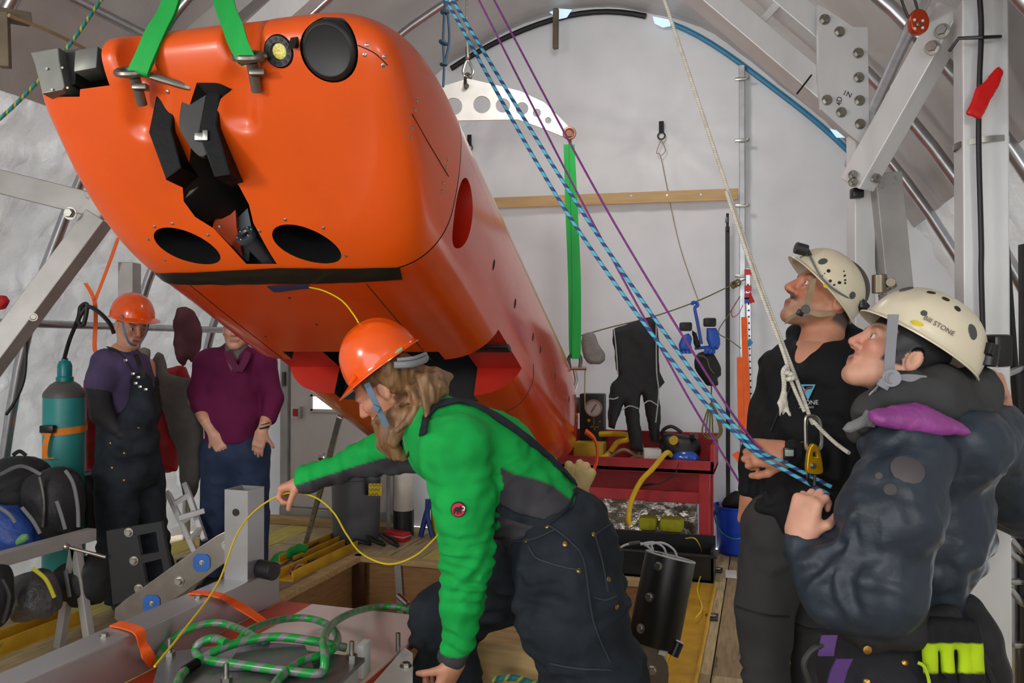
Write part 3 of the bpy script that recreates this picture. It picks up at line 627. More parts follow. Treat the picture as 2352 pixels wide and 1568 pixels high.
# ------------------------------------------------------------------ people
M['skin'] = mat('skin', 'c98f73', .5, 0, .07, 30, .06, 220, attr='Col', sub=.08, bd=.002)
M['clothv'] = mat('cloth_coloured', '808080', .82, 0, .16, 9, .22, 190, attr='Col', bd=.003, spec=.25)
M['shellv'] = mat('nylon_shell_coloured', '808080', .5, 0, .16, 9, .35, 32, attr='Col', bd=.008, spec=.5)
M['denim'] = mat('black_denim', '22282f', .85, 0, .35, 10, .35, 240, wear=('2c323a', 5, .6), bd=.003, spec=.25)
M['pants'] = mat('grey_trouser', '3c3b3b', .85, 0, .15, 8, .25, 220, bd=.003, spec=.2)
M['helmet_o'] = mat('orange_helmet_plastic', 'ee5a14', .22, 0, .04, 4, coat=.3)
M['helmet_w'] = mat('scuffed_cream_plastic', 'd9cfb4', .38, 0, .08, 6, wear=('8d8268', 9, .7))
M['helmet_c'] = mat('clean_cream_plastic', 'ddd3ba', .3, 0, .05, 6)
M['web_grey'] = mat('grey_webbing', '8b8d94', .7); M['web_blue'] = mat('slate_blue_webbing', '5e7488', .7); M['web_tan'] = mat('tan_webbing', '9a8668', .75, 0, .15, 30)
M['hair'] = mat('brown_hair', '7d5c3c', .5, 0, .5, 60, .5, 90, stretch=(1, 1, .15), bd=.006)
M['brass'] = mat('brass', 'b58a45', .35, .9)
def lv(c): return np.array(lin(c))
def local(V, c, f, u): l = np.cross(u, f); q = np.asarray(V)-c; return np.stack([q@f, q@l, q@u], 1)
def frame(f, u): f = nrm(f); u = np.asarray(u, float); u = nrm(u-f*(u@f)); return f, u, np.cross(u, f)
def head(c, f, u, s=1., h=.0038, skin='c98f73', hair='3d2f26', neck=None, stubble=None, hairline=.05, nose=1., moustache=False, cap=None, brow=True, bald=False):
    f, u, l = frame(f, u); L = lambda x, y, z: c+(f*x+l*y+u*z)*s
    pts = [c]+([p for p, r in neck] if neck else []); lo = np.min(pts, 0)-.16; hi = np.max(pts, 0)+.16
    S = SDF(lo, hi, h); ax = [f, l, u]
    S.ell(L(-.012, 0, .042), np.array([.098, .077, .086])*s, ax, .02)
    S.ell(L(.030, 0, -.028), np.array([.062, .061, .082])*s, ax, .03)
    for y in (-1, 1):
        S.cone(L(-.012, .05*y, -.045), L(.058, .018*y, -.098), .024*s, .02*s, .03)
        S.ell(L(.056, .040*y, -.024), np.array([.030, .024, .022])*s, ax, .02)
    S.cone(L(.068, -.012, -.102), L(.068, .012, -.102), .02*s, .02*s, .02)
    S.cone(L(.080, -.034, .016), L(.080, .034, .016), .014*s, .014*s, .016)
    for y in (-1, 1): S.ell(L(.098, .032*y, -.003), np.array([.014, .018, .013])*s, ax, .012, 'sub')
    for y in (-1, 1): S.ell(L(.0755, .032*y, -.004), np.array([.0135]*3)*s, ax, .004)
    S.cone(L(.088, 0, .010), L(.110, 0, -.032), .0085*s, .0125*s*nose, .012)
    for y in (-1, 1): S.ell(L(.098, .012*y, -.038), np.array([.011, .008, .008])*s, ax, .006)
    S.cone(L(.086, -.019, -.066), L(.086, .019, -.066), .0085*s, .0085*s, .008)
    S.cone(L(.083, -.016, -.077), L(.083, .016, -.077), .009*s, .009*s, .007)
    S.cone(L(.100, -.02, -.0715), L(.100, .02, -.0715), .003*s, .003*s, .004, 'sub')
    for y in (-1, 1):
        S.ell(L(-.014, .078*y, -.010), np.array([.019, .009, .031])*s, ax, .006); S.ell(L(-.010, .088*y, -.008), np.array([.010, .007, .019])*s, ax, .005, 'sub')
    if neck:
        for (a, ra), (b, rb) in zip(neck[:-1], neck[1:]): S.cone(a, b, ra, rb, .03)
    V, Q = S.mesh(); q = local(V, c, f, u)/s; x, y, z = q[:, 0], q[:, 1], q[:, 2]
    C = np.tile(lv(skin), (len(V), 1))
    def blend(m, col): nonlocal C; C = C*(1-m[:, None])+lv(col)*m[:, None]
    blend(.35*np.exp(-((z+.03)/.03)**2)*sm(x, .03, .07), 'c46a56')
    if stubble: blend(.6*sm(x, .0, .05)*sm(-z, .045, .06), stubble)
    lip = np.exp(-((z+.0715)/.011)**4)*np.exp(-(y/.024)**4)*sm(x, .075, .084); blend(lip*.75, 'a9594f')
    blend(np.exp(-((z+.0715)/.0022)**2)*np.exp(-(y/.024)**4)*sm(x, .075, .084)*.8, '5a2a24')
    if moustache: blend(np.exp(-((z+.054)/.010)**4)*np.exp(-(y/.034)**4)*sm(x, .07, .08), '4a392d')
    for sy in (-1, 1):
        e = np.hypot((y-.032*sy), z+.004); blend((e < .0115)*sm(x, .076, .08)*1.0*(np.abs(z+.004) < .0065), 'd9d2cc'); blend((e < .0055)*sm(x, .078, .081)*1., '33281f')
        blend(np.exp(-((np.abs(z+.004)-.0075)/.002)**2)*(np.abs(y-.032*sy) < .014)*sm(x, .07, .076)*.55, '5b3a2c')
        if brow: blend(np.exp(-((z-.020-.12*(np.abs(y)-.03))/.0055)**4)*np.exp(-((np.abs(y)-.034)/.018)**4)*sm(x, .06, .075)*.8*(np.sign(y) == sy), hair)
    if not bald:
        hm = sm(z-hairline+.9*np.minimum(x, .06)*.0, -.004, .006)*(x > -.2)+0; bk = sm(-x-.018, 0, .008)*sm(z+.075, 0, .02)*(np.hypot(x+.014, z+.01) > .034)
        side = sm(z-.012, 0, .008)*sm(.045-x, 0, .01); blend(np.clip(np.maximum(np.maximum(hm*0+sm(z-hairline, -.004, .006), bk), side), 0, 1), hair)
    if cap is not None: blend(cap(x, y, z), '15151a')
    return V, Q, C
def hand(w, d, pnorm, tside, curl=(.5, .6, .5), s=1., h=.004, skin='c98f73', thumb=(.5, .6), fore=None, spread=.06, curls=None):
    """w wrist, d wrist->knuckles, pnorm out of the palm, tside +1/-1: thumb side = cross(d,pnorm)*tside"""
    d = nrm(d); pn_ = np.asarray(pnorm, float); pn_ = nrm(pn_-d*(pn_@d)); t = np.cross(d, pn_)*tside; w = np.asarray(w, float)
    lo, hi = w-.17*s, w+.17*s
    if fore is not None: lo = np.minimum(lo, fore-.06); hi = np.maximum(hi, fore+.06)
    S = SDF(lo, hi, h); ax = [d, t, pn_]
    S.rbox(w+d*.048*s, np.array([.050, .039, .0145])*s, ax, .0135*s, .01); S.cone(w-d*.01, w+d*.03*s, .026*s, .024*s, .025, flat=(.75, pn_))
    S.ell(w+d*.03*s+t*.026*s+pn_*.008*s, np.array([.032, .018, .017])*s, ax, .012)
    if fore is not None: S.cone(fore, w, .040*s, .027*s, .02, flat=(.85, pn_))
    ln = (.070, .078, .073, .058); off = (.0295, .010, -.0095, -.028); rr = (.0092, .0096, .0092, .0080)
    for i in range(4):
        b = w+d*(.090-.006*abs(i-1.2))*s+t*off[i]*s; a = 0; cu = curls[i] if curls else curl; p = b-d*.02*s; dd = d+t*spread*(1.5-i)/1.5*.4; dd = nrm(dd); q = b
        S.cone(p, q, rr[i]*1.15*s, rr[i]*1.12*s, .007)
        for k, fr in enumerate((.46, .30, .24)):
            a += cu[k]; v = dd*math.cos(a)+pn_*math.sin(a); q2 = q+v*ln[i]*fr*s; S.cone(q, q2, rr[i]*(1.08-.1*k)*s, rr[i]*(.98-.1*k)*s, .0035); q = q2
    b = w+d*.022*s+t*.030*s+pn_*.006*s; v = nrm(d*.62+t*math.cos(thumb[0])*.8+pn_*math.sin(thumb[0])*.8); q = b+v*.036*s; S.cone(b, q, .0145*s, .0115*s, .01)
    v2 = nrm(v*math.cos(thumb[1])+nrm(pn_*.75-t*.5+d*.45)*math.sin(thumb[1])); q2 = q+v2*.031*s; S.cone(q, q2, .0113*s, .0105*s, .004); v3 = nrm(v2+.25*pn_-.2*t); S.cone(q2, q2+v3*.024*s, .0104*s, .0085*s, .004)
    V, Q = S.mesh(); C = np.tile(lv(skin), (len(V), 1)); n_ = vnoise(V, 60, 4)[:, None]*.06; C = C*(1+n_); return V, Q, C
def limb(pts, rad, skin='c98f73', h=.009):
    pts = [np.asarray(p) for p in pts]; m = max(rad)+.03; S = SDF(np.min(pts, 0)-m, np.max(pts, 0)+m, h); S.chain(pts, rad, .03); V, Q = S.mesh(); return V, Q, np.tile(lv(skin), (len(V), 1))
def joinc(*gs):
    V = np.concatenate([np.asarray(g[0]) for g in gs]); C = np.concatenate([g[2] for g in gs]); k = 0; F = []
    for g in gs: F.append(np.asarray(g[1])+k); k += len(g[0])
    return V, np.concatenate(F), C
def body(parent, *gs): V, Q, C = joinc(*gs); return mk('body', (V, Q), M['skin'], parent, smooth=180, vcol=C)
def folds(axis_pts, lam, amp, seed=0, sharp=1.):
    """rings of cloth folds round a limb"""
    A = [np.asarray(p, float) for p in axis_pts]
    def fn(p):
        best = np.full(len(p), 9.); tt = np.zeros(len(p)); acc = 0
        for a, b in zip(A[:-1], A[1:]):
            e = b-a; L_ = np.linalg.norm(e); t = np.clip(((p-a)@e)/(L_*L_), 0, 1); d = np.linalg.norm(p-a-t[:, None]*e, axis=1); m = d < best; best[m] = d[m]; tt[m] = acc+t[m]*L_; acc += L_
        w_ = vnoise(p, 9, seed)*.6+vnoise(p, 22, seed+3)*.25; msk = sm(vnoise(p, 7, seed+5), -.35, .25)
        return amp*np.sin(2*math.pi*(tt/lam+w_))*msk
    return fn
def crease(amp, sc, seed, st=(1, 1, .5)): return lambda p: amp*(vnoise(p*np.array(st), sc, seed)+.5*vnoise(p*np.array(st), sc*2.1, seed+1))
def ridge(amp, sc, seed, st=(1, 1, .5)): return lambda p: amp*(2*np.abs(vnoise(p*np.array(st)+.02*vnoise(p, sc*1.7, seed+9)[:, None], sc, seed))-.6)
def garment(name, parent, S, m, disps=(), col=None, smooth=180, label=None):
    for d in disps: S.disp(d)
    V, Q = S.mesh(); C = None
    if col is not None: C = col(V) if callable(col) else np.tile(lv(col), (len(V), 1))
    o = mk(name, (V, Q), m, parent, smooth=smooth, vcol=C, label=label); o_bv = BVHTree.FromPolygons([Vector(v) for v in V], [tuple(int(i) for i in f) for f in Q]); return o, o_bv
def segd(p, a, b): a, b = np.asarray(a), np.asarray(b); e = b-a; t = np.clip(((p-a)@e)/(e@e), 0, 1); return np.linalg.norm(p-a-t[:, None]*e, axis=1)
def helmet(parent, c, f, u, a, b, hgt, m, brim=.0, lip=.01, ridge=0., name='helmet', flare=0., label=None):
    """hard shell: ellipse a (front-back) x b, height hgt, brim = extra peak at the front"""
    f, u, l = frame(f, u); V, F = [], []; SEG, R_ = 56, 16
    def ringpt(th, ph, k=1., inset=0.):
        cx, sx = math.cos(th), math.sin(th); r = math.sin(ph)**.86; z = hgt*math.cos(ph)
        rd = 0
        if ridge: rd = ridge*(max(0, 1-abs(sx*r*b)/.014)*(ph < 1.35)+.7*max(0, 1-abs(abs(sx*r*b)-.045)/.010)*(.25 < ph < 1.15))
        return c+f*(a*r*cx)*k+l*(b*r*sx)*k+u*(z*k+rd)
    rows = []
    for i in range(R_+1): rows.append([ringpt(2*math.pi*k/SEG, math.pi/2*i/R_+1e-3) for k in range(SEG)])
    def out(k, e, dz):
        th = 2*math.pi*k/SEG; w_ = lip+brim*max(0, math.cos(th))**1.5; p = ringpt(th, math.pi/2); dv = f*a*math.cos(th)+l*b*math.sin(th); dv = dv/np.linalg.norm(dv); return p+dv*w_*e-u*(dz+w_*e*.30-flare*math.cos(th)*.02)
    rows.append([out(k, .4, .002) for k in range(SEG)]); rows.append([out(k, 1., .004) for k in range(SEG)]); rows.append([out(k, 1., .0075) for k in range(SEG)]); rows.append([out(k, 0, .009) for k in range(SEG)])
    for i in range(R_, -1, -2): rows.append([ringpt(2*math.pi*k/SEG, math.pi/2*i/R_+1e-3, .965) for k in range(SEG)])
    for r in rows: V += r
    for i in range(len(rows)-1):
        for k in range(SEG): F.append((i*SEG+k, (i+1)*SEG+k, (i+1)*SEG+(k+1) % SEG, i*SEG+(k+1) % SEG))
    o = mk(name, (V, F), m, parent, smooth=50, label=label); return o, BVHTree.FromPolygons([Vector(v) for v in V], F)
def onb(bv, x, y, lift=.0):
    p, n = hit(x, y, bv)
    if n@FW > 0: n = -n
    return p+n*lift, n
def webline(parent, bv, pxs, half, name, m, lift=.004, th=.004, n=8):
    """webbing laid over a surface along picture points"""
    q = catmull([np.array((x, y, 0.)) for x, y in pxs], n); pn2 = [onb(bv, v[0], v[1], lift) for v in q]; pts = [p for p, _ in pn2]; W_ = []
    for i in range(len(pts)): t = pts[min(i+1, len(pts)-1)]-pts[max(i-1, 0)]; W_.append(nrm(np.cross(t, pn2[i][1]))*half)
    return mk(name, strip(pts, W_, th, 0), m, parent, smooth=40)
def rivets(parent, bv, pxs, r=.006, m=None, name='rivet'):
    for x, y in pxs: p, n = onb(bv, x, y); mk(name, lathe(p-n*.002, n, [(r, 0), (r, .003), (r*.6, .005)], 10), m or M['brass'], parent)
def text(parent, s, p, xd, yd, size, m, name='lettering', ext=.0006):
    cu = D.curves.new('t', 'FONT'); cu.body = s; cu.size = size; cu.extrude = ext; cu.align_x = 'CENTER'; cu.align_y = 'CENTER'; ob = D.objects.new('t', cu); COL.objects.link(ob); bpy.context.view_layer.update()
    me = D.meshes.new_from_object(ob.evaluated_get(bpy.context.evaluated_depsgraph_get())); xd, yd = nrm(xd), np.asarray(yd, float); yd = nrm(yd-xd*(yd@xd)); zd = np.cross(xd, yd)
    g = ([np.asarray(p)+xd*v.co.x+yd*v.co.y+zd*v.co.z for v in me.vertices], [tuple(q.vertices) for q in me.polygons]); D.objects.remove(ob); D.curves.remove(cu); D.meshes.remove(me)
    return mk(name, g, m, parent, smooth=0)
def boot(S, ankle, fdir, s=1., k=.02): f = nrm(fdir); a = np.asarray(ankle); S.cone(a-f*.03-UP*.05, a+f*.17-UP*.065, .05*s, .045*s, k); S.cone(a, a-UP*.05, .055*s, .055*s, k); return S
Zu = np.array([0, 0, 1.])
# ============ man in the green jacket, bending under the vehicle
hc = P(884, 890, 2.62); hf = -RT*.80-UP*.56+FW*.12; hu = -RT*.55+UP*.82
g_ = thing('person', onZ(1180, 1840, 0), 'person in green jacket, black bib overalls and orange hard hat bending under the vehicle', 'person')
g_['_w'] = [float(P(1180, 1000, 2.6)[0]), float(P(1180, 1000, 2.6)[1]), 0.]; g_.location = g_['_w']
sh_n, el_n, wr_n = P(1047, 1035, 2.44), P(1070, 1262, 2.42), P(1046, 1500, 2.42)
sh_f, el_f, wr_f = P(985, 1010, 2.80), P(850, 1050, 2.86), P(708, 1100, 2.86)
T1, T2, T3 = P(1015, 1000, 2.62), P(1112, 1065, 2.62), P(1228, 1165, 2.60)
skG = 'c58b70'
hh_f = hand(P(702, 1102, 2.86), -RT*.9-UP*.30, -UP*.8+RT*.25, 1, (.95, 1.0, .7), 1.0, .0045, skG, (1.0, .5), fore=P(740, 1088, 2.86))
hh_n = hand(P(1046, 1522, 2.42), -UP*.9-RT*.45, -RT*.7+FW*.5, -1, (.9, .9, .6), 1.0, .0045, skG, (.7, .6), fore=P(1048, 1480, 2.42))
body(g_, head(hc, hf, hu, 1.02, .0045, skG, '6b4c30', neck=[(P(905, 905, 2.63), .055), (P(985, 965, 2.63), .065)]), hh_f, hh_n, limb([T1, T2, T3, P(1290, 1240, 2.6)], [.09, .1, .1, .11]), limb([sh_n, el_n, P(1048, 1480, 2.42)], [.05, .045, .035]), limb([sh_f, el_f, P(740, 1088, 2.86)], [.05, .045, .035]), limb([P(1290, 1260, 2.55), P(1370, 1560, 2.5), P(1330, 1800, 2.5)], [.08, .06, .05]), limb([P(1230, 1290, 2.68), P(1020, 1420, 2.75), P(1030, 1720, 2.75)], [.08, .06, .05]))
# jacket
S = SDF(np.min([wr_f, T3, wr_n, sh_n], 0)-.16, np.max([wr_f, T3, T1, sh_n], 0)+.2, .0075)
S.cone(T1, T2, .125, .165, .05); S.cone(T2, T3, .165, .155, .05); S.cone(T1, P(965, 965, 2.63), .12, .085, .05)
S.chain([sh_n, P(1064, 1150, 2.42), el_n, P(1060, 1390, 2.42), wr_n], [.105, .09, .082, .065, .05], .03)
S.chain([sh_f, P(900, 1035, 2.84), el_f, wr_f], [.10, .075, .062, .046], .04)
S.cone(sh_n, sh_f, .10, .09, .06); S.cone(P(960, 985, 2.55), P(930, 1000, 2.66), .045, .045, .04)
armn = [sh_n, P(1064, 1150, 2.42), el_n, wr_n]
gn = nrm(RT*.62+UP*.78); T2c = np.asarray(T2)
def gcol(V):
    da = np.minimum.reduce([segd(V, a, b) for a, b in zip(armn[:-1], armn[1:])]); df = np.minimum(segd(V, sh_f, el_f), segd(V, el_f, wr_f)); dt = np.minimum(segd(V, T1, T2), segd(V, T2, T3))
    off = (V-T2c)@gn; along = (V-T2c)@nrm(np.asarray(T3)-T2c)
    grey = sm(.050+.05*sm(along, .05, .22)-off, -.006, .006)*sm(along, -.03, .0)
    isarm = da < dt-.04
    gf = sm(-((V-np.asarray(el_f))@nrm(UP*.95-RT*.31)), .004, .012); farm = (df < dt) & (df < da)
    grey = np.where(isarm, 0, grey); grey = np.where(farm, gf, grey)
    cuf = np.maximum(sm(.03-np.linalg.norm(V-wr_f, axis=1)+.02, 0, .006), sm(-((V-np.asarray(wr_n))@nrm(np.asarray(wr_n)-np.asarray(el_n)))*-1+.01, 0, .006)*(da < .1))
    grey = np.maximum(grey, cuf)
    return lv('12a247')*(1-grey[:, None])+lv('3e3d42')*grey[:, None]
jk, jbv = garment('jacket', g_, S, M['clothv'], [folds([P(1064, 1200, 2.42), el_n, wr_n], .04, .0035, 2), folds([sh_n, P(1064, 1150, 2.42), el_n, wr_n], .075, .003, 12), folds([sh_f, el_f, wr_f], .05, .003, 5), crease(.006, 6, 11), ridge(.006, 11, 14, (1, 1, .9)), folds([T2, T3], .06, .004, 8)], gcol)
# collar
mk('collar', tube([P(955, 1035, 2.55), P(950, 990, 2.53), P(972, 945, 2.53), P(1005, 920, 2.58), P(1015, 915, 2.68), P(985, 935, 2.76)], [.012, .02, .026, .026, .024, .02], 10, 5), mat('jacket_collar', '14903f', .8), g_)
mk('collar_lining', tube([P(940, 1035, 2.55), P(932, 990, 2.55), P(950, 950, 2.56), P(985, 928, 2.6)], [.01, .014, .016, .014], 8, 5), mat('grey_lining', '6a6a70', .8), g_)
mk('zip', tube([P(948, 1010, 2.525), P(940, 1038, 2.53), P(934, 1050, 2.54)], .004, 6, 4), M['dark_steel'], g_)
# overalls
S = SDF(P(930, 1900, 2.75)-np.array([.25, .35, .02]), np.max([P(1440, 1080, 2.55), P(930, 1250, 2.8)], 0)+np.array([.15, .35, .1]), .0085)
HIP = P(1300, 1255, 2.58)
S.cone(HIP, P(1303, 1238, 2.58), .165, .155, .05); S.cone(P(1310, 1215, 2.58), P(1318, 1175, 2.60), .13, .085, .06)
S.chain([P(1295, 1290, 2.50), P(1312, 1400, 2.47), P(1372, 1575, 2.45), P(1360, 1790, 2.45)], [.165, .165, .15, .12], .05)
S.chain([P(1235, 1290, 2.68), P(1130, 1345, 2.72), P(1022, 1420, 2.76), P(1028, 1560, 2.76), P(1040, 1750, 2.76)], [.14, .125, .112, .105, .09], .05)
ov, obv = garment('overalls', g_, S, M['denim'], [crease(.008, 5, 21, (1, 1, 1.6)), ridge(.008, 9, 23, (1, 1, 1.5)), folds([P(1295, 1250, 2.5), P(1320, 1420, 2.47)], .075, .006, 9), folds([P(1312, 1400, 2.47), P(1372, 1575, 2.45), P(1360, 1790, 2.45)], .06, .004, 4)])
def boots(parent, *sp):
    for a, fd in sp: S = SDF(np.asarray(a)-.3, np.asarray(a)+.3, .012); boot(S, a, fd); garment('boot', parent, S, M['black_rub'])
boots(g_, (P(1360, 1790, 2.45), -RT), (P(1040, 1770, 2.76), -RT))
webline(g_, jbv, [(975, 1000), (985, 955), (1010, 932), (1060, 925), (1120, 948), (1200, 1002), (1270, 1062), (1318, 1112)], .014, 'overall_strap', M['denim'], .008, .006)
mk('bib_edge', strip([onb(obv, x, y, .006)[0] for x, y in ((1262, 1205), (1300, 1170), (1318, 1128))], RT*.01+UP*.006, .006, 6), M['denim'], g_)
webline(g_, jbv, [(1140, 1163), (1190, 1185), (1262, 1206)], .013, 'bib_edge', M['denim'], .008, .006)
for pxs in ([(1185, 1245), (1230, 1238), (1275, 1218)], [(1215, 1255), (1240, 1285), (1290, 1300), (1333, 1310)], [(1262, 1208), (1310, 1245), (1340, 1290), (1360, 1420), (1400, 1520)], [(1365, 1228), (1382, 1290), (1395, 1360)], [(1365, 1228), (1400, 1205)], [(1265, 1522), (1330, 1535), (1405, 1538)], [(1362, 1372), (1390, 1378), (1415, 1368)]):
    webline(g_, obv, pxs, .0022, 'stitched_seam', mat('denim_seam', '2b343b', .8), .0035, .003)
rivets(g_, obv, [(1208, 1241), (1257, 1208), (1298, 1249), (1364, 1227), (1330, 1310), (1398, 1330), (1417, 1394)], .008)
# red round badge with the black beast on the sleeve
bp, bn = onb(jbv, 1053, 1169, .004); bx = nrm(RT-bn*(RT@bn)); by = np.cross(bn, bx)*1.; by = by if by@UP > 0 else -by; bx = nrm(np.cross(by, bn))
bd_ = mk('sleeve_badge', lathe(bp-bn*.004, bn, [(.0225, 0), (.0225, .005), (.02, .0062), (0, .0062)], 32), mat('black_embroidery', '15100f', .7), g_, label='round red badge with a black beast')
mk('badge_field', lathe(bp, bn, [(.0195, 0), (.0195, .0032), (0, .0033)], 32), mat('red_embroidery', 'c4203a', .7), bd_)
beast = [(-.013, -.012), (-.010, -.012), (-.009, -.004), (-.004, -.005), (-.004, -.013), (0, -.013), (.001, -.005), (.004, -.006), (.006, -.012), (.009, -.011), (.007, -.003), (.010, .002), (.012, -.002), (.014, -.001), (.012, .006), (.007, .011), (.001, .008), (-.006, .008), (-.012, .003), (-.014, -.004)]
mk('badge_beast', plate(bp+bn*.0042, bx, by, [beast], .0018), mat('black_embroidery', '15100f', .7), bd_)
mk('badge_tusk', tube([bp+bn*.0055+bx*x+by*y for x, y in ((.012, .0), (.017, .0), (.019, .006), (.016, .010), (.012, .008))], .0017, 6, 4), mat('white_thread', 'e6e2e0', .7), bd_)
# hair and beard
S = SDF(hc-.26, hc+.26, .006); f_, u_, l_ = frame(hf, hu); Lh = lambda x, y, z: hc+f_*x+l_*y+u_*z
S.ell(Lh(-.05, 0, .02), (.075, .092, .09), [f_, l_, u_], .03)
for k in range(22):
    y = -.075+.15*(k/21); a = Lh(-.055-.03*math.cos(y*14), y*1.12, .03+random.uniform(-.02, .02)); b = P(985+random.uniform(-35, 42), 885+random.uniform(-20, 22), 2.62+y*1.2); e = P(940+random.uniform(-55, 75), 945+random.uniform(-35, 45), 2.60+y*1.4); S.chain([a, b, e], [.026, .02, .009], .016)
for k in range(18):
    t = k/17; a = Lh(.0+.03*t, (-.088 if k % 2 else -.075)+.02*t, -.03-.05*t); S.chain([a, P(895+40*(1-t)+random.uniform(-12, 12), 955+random.uniform(-12, 18), 2.54+.03*t), P(885+30*(1-t)+random.uniform(-18, 22), 1000+random.uniform(-12, 22), 2.54+.04*t)], [.020, .018, .006], .014)
for k in range(18):
    y = random.uniform(-.055, .055); a = Lh(.055+random.uniform(-.02, .02), y, -.085); S.chain([a, a+(-UP*.06+RT*.03+f_*.02), a+(-UP*.125+RT*(.06+random.uniform(-.02, .02)))], [.022, .020, .006], .014)
S.ell(Lh(.02, -.092, -.01), (.03, .03, .042), [f_, l_, u_], .01, 'sub')
hr, _ = garment('hair', g_, S, M['hair'], [lambda p: .0045*np.sin(70*((p-hc)@nrm(RT*.8+UP*.5))+9*vnoise(p, 8, 2))+.003*vnoise(p*np.array([1, 1, .3]), 60, 7)], label='long brown hair and full beard')
# hard hat
hh, hbv = helmet(g_, P(878, 832, 2.60), -RT*.80-UP*.56+FW*.10, -RT*.54+UP*.82-FW*.06, .133, .122, .142, M['helmet_o'], .045, .008, .005, label='orange hard hat')
mk('headband', tube([P(905, 838, 2.48), P(945, 836, 2.50), P(980, 824, 2.58), P(975, 815, 2.70)], .011, 8, 6, flat=(.5, RT)), M['web_grey'], hh)
mk('headband', tube([P(912, 826, 2.49), P(950, 822, 2.51), P(978, 812, 2.58)], .006, 8, 6), M['web_grey'], hh)
mk('chin_strap', strip([P(842, 880, 2.515), P(858, 915, 2.505), P(872, 945, 2.51), P(888, 980, 2.52)], RT*.009+UP*.004, .003), M['web_blue'], hh); mk('strap_buckle', box(P(864, 938, 2.503), [nrm(RT-.5*UP), FW, nrm(UP+.5*RT)], (.012, .006, .009), .002), M['web_blue'], hh)
bp, bn = onb(hbv, 915, 806, .001); mk('helmet_badge', box(bp, [nrm(RT*.84+UP*.54), bn, nrm(np.cross(RT*.84+UP*.54, bn))], (.014, .003, .006), .001), mat('green_white_badge', '86b592', .5), hh)
mk('helmet_slot', tube([onb(hbv, x, y, .002)[0] for x, y in ((806, 880), (815, 868), (818, 862))], .007, 8), M['helmet_o'], hh)
# yellow fibre line from the belly tape down through his hand
M['fibre'] = mat('yellow_fibre', 'd8c022', .35)
mk('fibre_line', tube([hit(712, 660)[0]-FW*.01, P(745, 668, 2.75), P(785, 690, 2.68), P(812, 722, 2.62), P(824, 742, 2.60)], .0028, 6, 10), M['fibre'], label='thin yellow fibre line hanging from the belly tape to the bending hard hat', cat='cable')
mk('fibre_line', tube([P(355, 1530, 2.06), P(420, 1450, 2.25), P(500, 1340, 2.5), P(545, 1225, 2.7), P(595, 1165, 2.8), P(660, 1132, 2.84), P(720, 1140, 2.85), P(765, 1175, 2.85), P(795, 1225, 2.85), P(830, 1270, 2.85), P(890, 1295, 2.8), P(950, 1278, 2.7), P(1000, 1235, 2.6), P(1018, 1208, 2.55)], .0032, 8, 10), M['fibre'], label='thicker yellow line looping through the fist of the person in green', cat='cable')
# ============ man in the black hoodie hauling the ropes
m_ = thing('person', (P(1850, 1000, 2.5)[0], P(1850, 1000, 2.5)[1], 0), 'person in black hooded sweatshirt and scuffed cream helmet looking up while holding ropes', 'person')
hc = P(1897, 681, 2.5); hf = -RT*.866+UP*.5-FW*.06; hu = RT*.5+UP*.866
skM = 'c08467'
wl = P(1812, 1042, 2.30)
body(m_, head(hc, hf, hu, 1.06, .0042, skM, '4a3f38', neck=[(P(1908, 715, 2.5), .056), (P(1885, 790, 2.5), .06), (P(1880, 840, 2.5), .07)], stubble='a58672', moustache=True, hairline=.07, nose=1.1),
     hand(P(1806, 1044, 2.30), -RT*.97+UP*.08, FW*.8-UP*.4, 1, (1.1, 1.2, .8), 1.06, .0042, skM, (.9, .8), fore=P(1850, 1046, 2.31)),
     hand(P(1722, 1140, 2.66), -UP*.9-RT*.12, RT*.8+FW*.3, 1, (.4, .5, .4), 1.0, .005, skM, (.4, .5), fore=P(1728, 1100, 2.66)),
     limb([P(1880, 840, 2.5), P(1865, 1000, 2.5), P(1845, 1180, 2.5)], [.1, .12, .12]), limb([P(1920, 860, 2.42), P(1962, 1060, 2.36), P(1850, 1046, 2.31)], [.05, .045, .035]), limb([P(1800, 860, 2.6), P(1752, 1000, 2.66), P(1728, 1100, 2.66)], [.05, .045, .035]),
     limb([P(1790, 1220, 2.5), P(1752, 1420, 2.5), P(1760, 1800, 2.5)], [.08, .06, .05]), limb([P(1885, 1220, 2.52), P(1868, 1420, 2.57), P(1866, 1790, 2.57)], [.07, .04, .04]))
S = SDF(P(1700, 1230, 2.4)-.2, P(2060, 740, 2.6)+.25, .0075); fx = nrm(RT*.75-FW*.6)
S.cone(P(1880, 870, 2.52), P(1868, 1010, 2.5), .13, .135, .05, flat=(1.28, fx)); S.cone(P(1868, 1010, 2.5), P(1855, 1175, 2.5), .135, .13, .05, flat=(1.25, fx))
S.chain([P(1940, 862, 2.42), P(1985, 960, 2.36), P(1965, 1065, 2.32), P(1826, 1043, 2.30)], [.085, .078, .068, .045], .05)
S.chain([P(1812, 862, 2.6), P(1778, 960, 2.64), P(1745, 1060, 2.66), P(1730, 1120, 2.66)], [.085, .07, .058, .046], .05)
S.cone(P(1940, 850, 2.44), P(1815, 855, 2.6), .075, .075, .06)
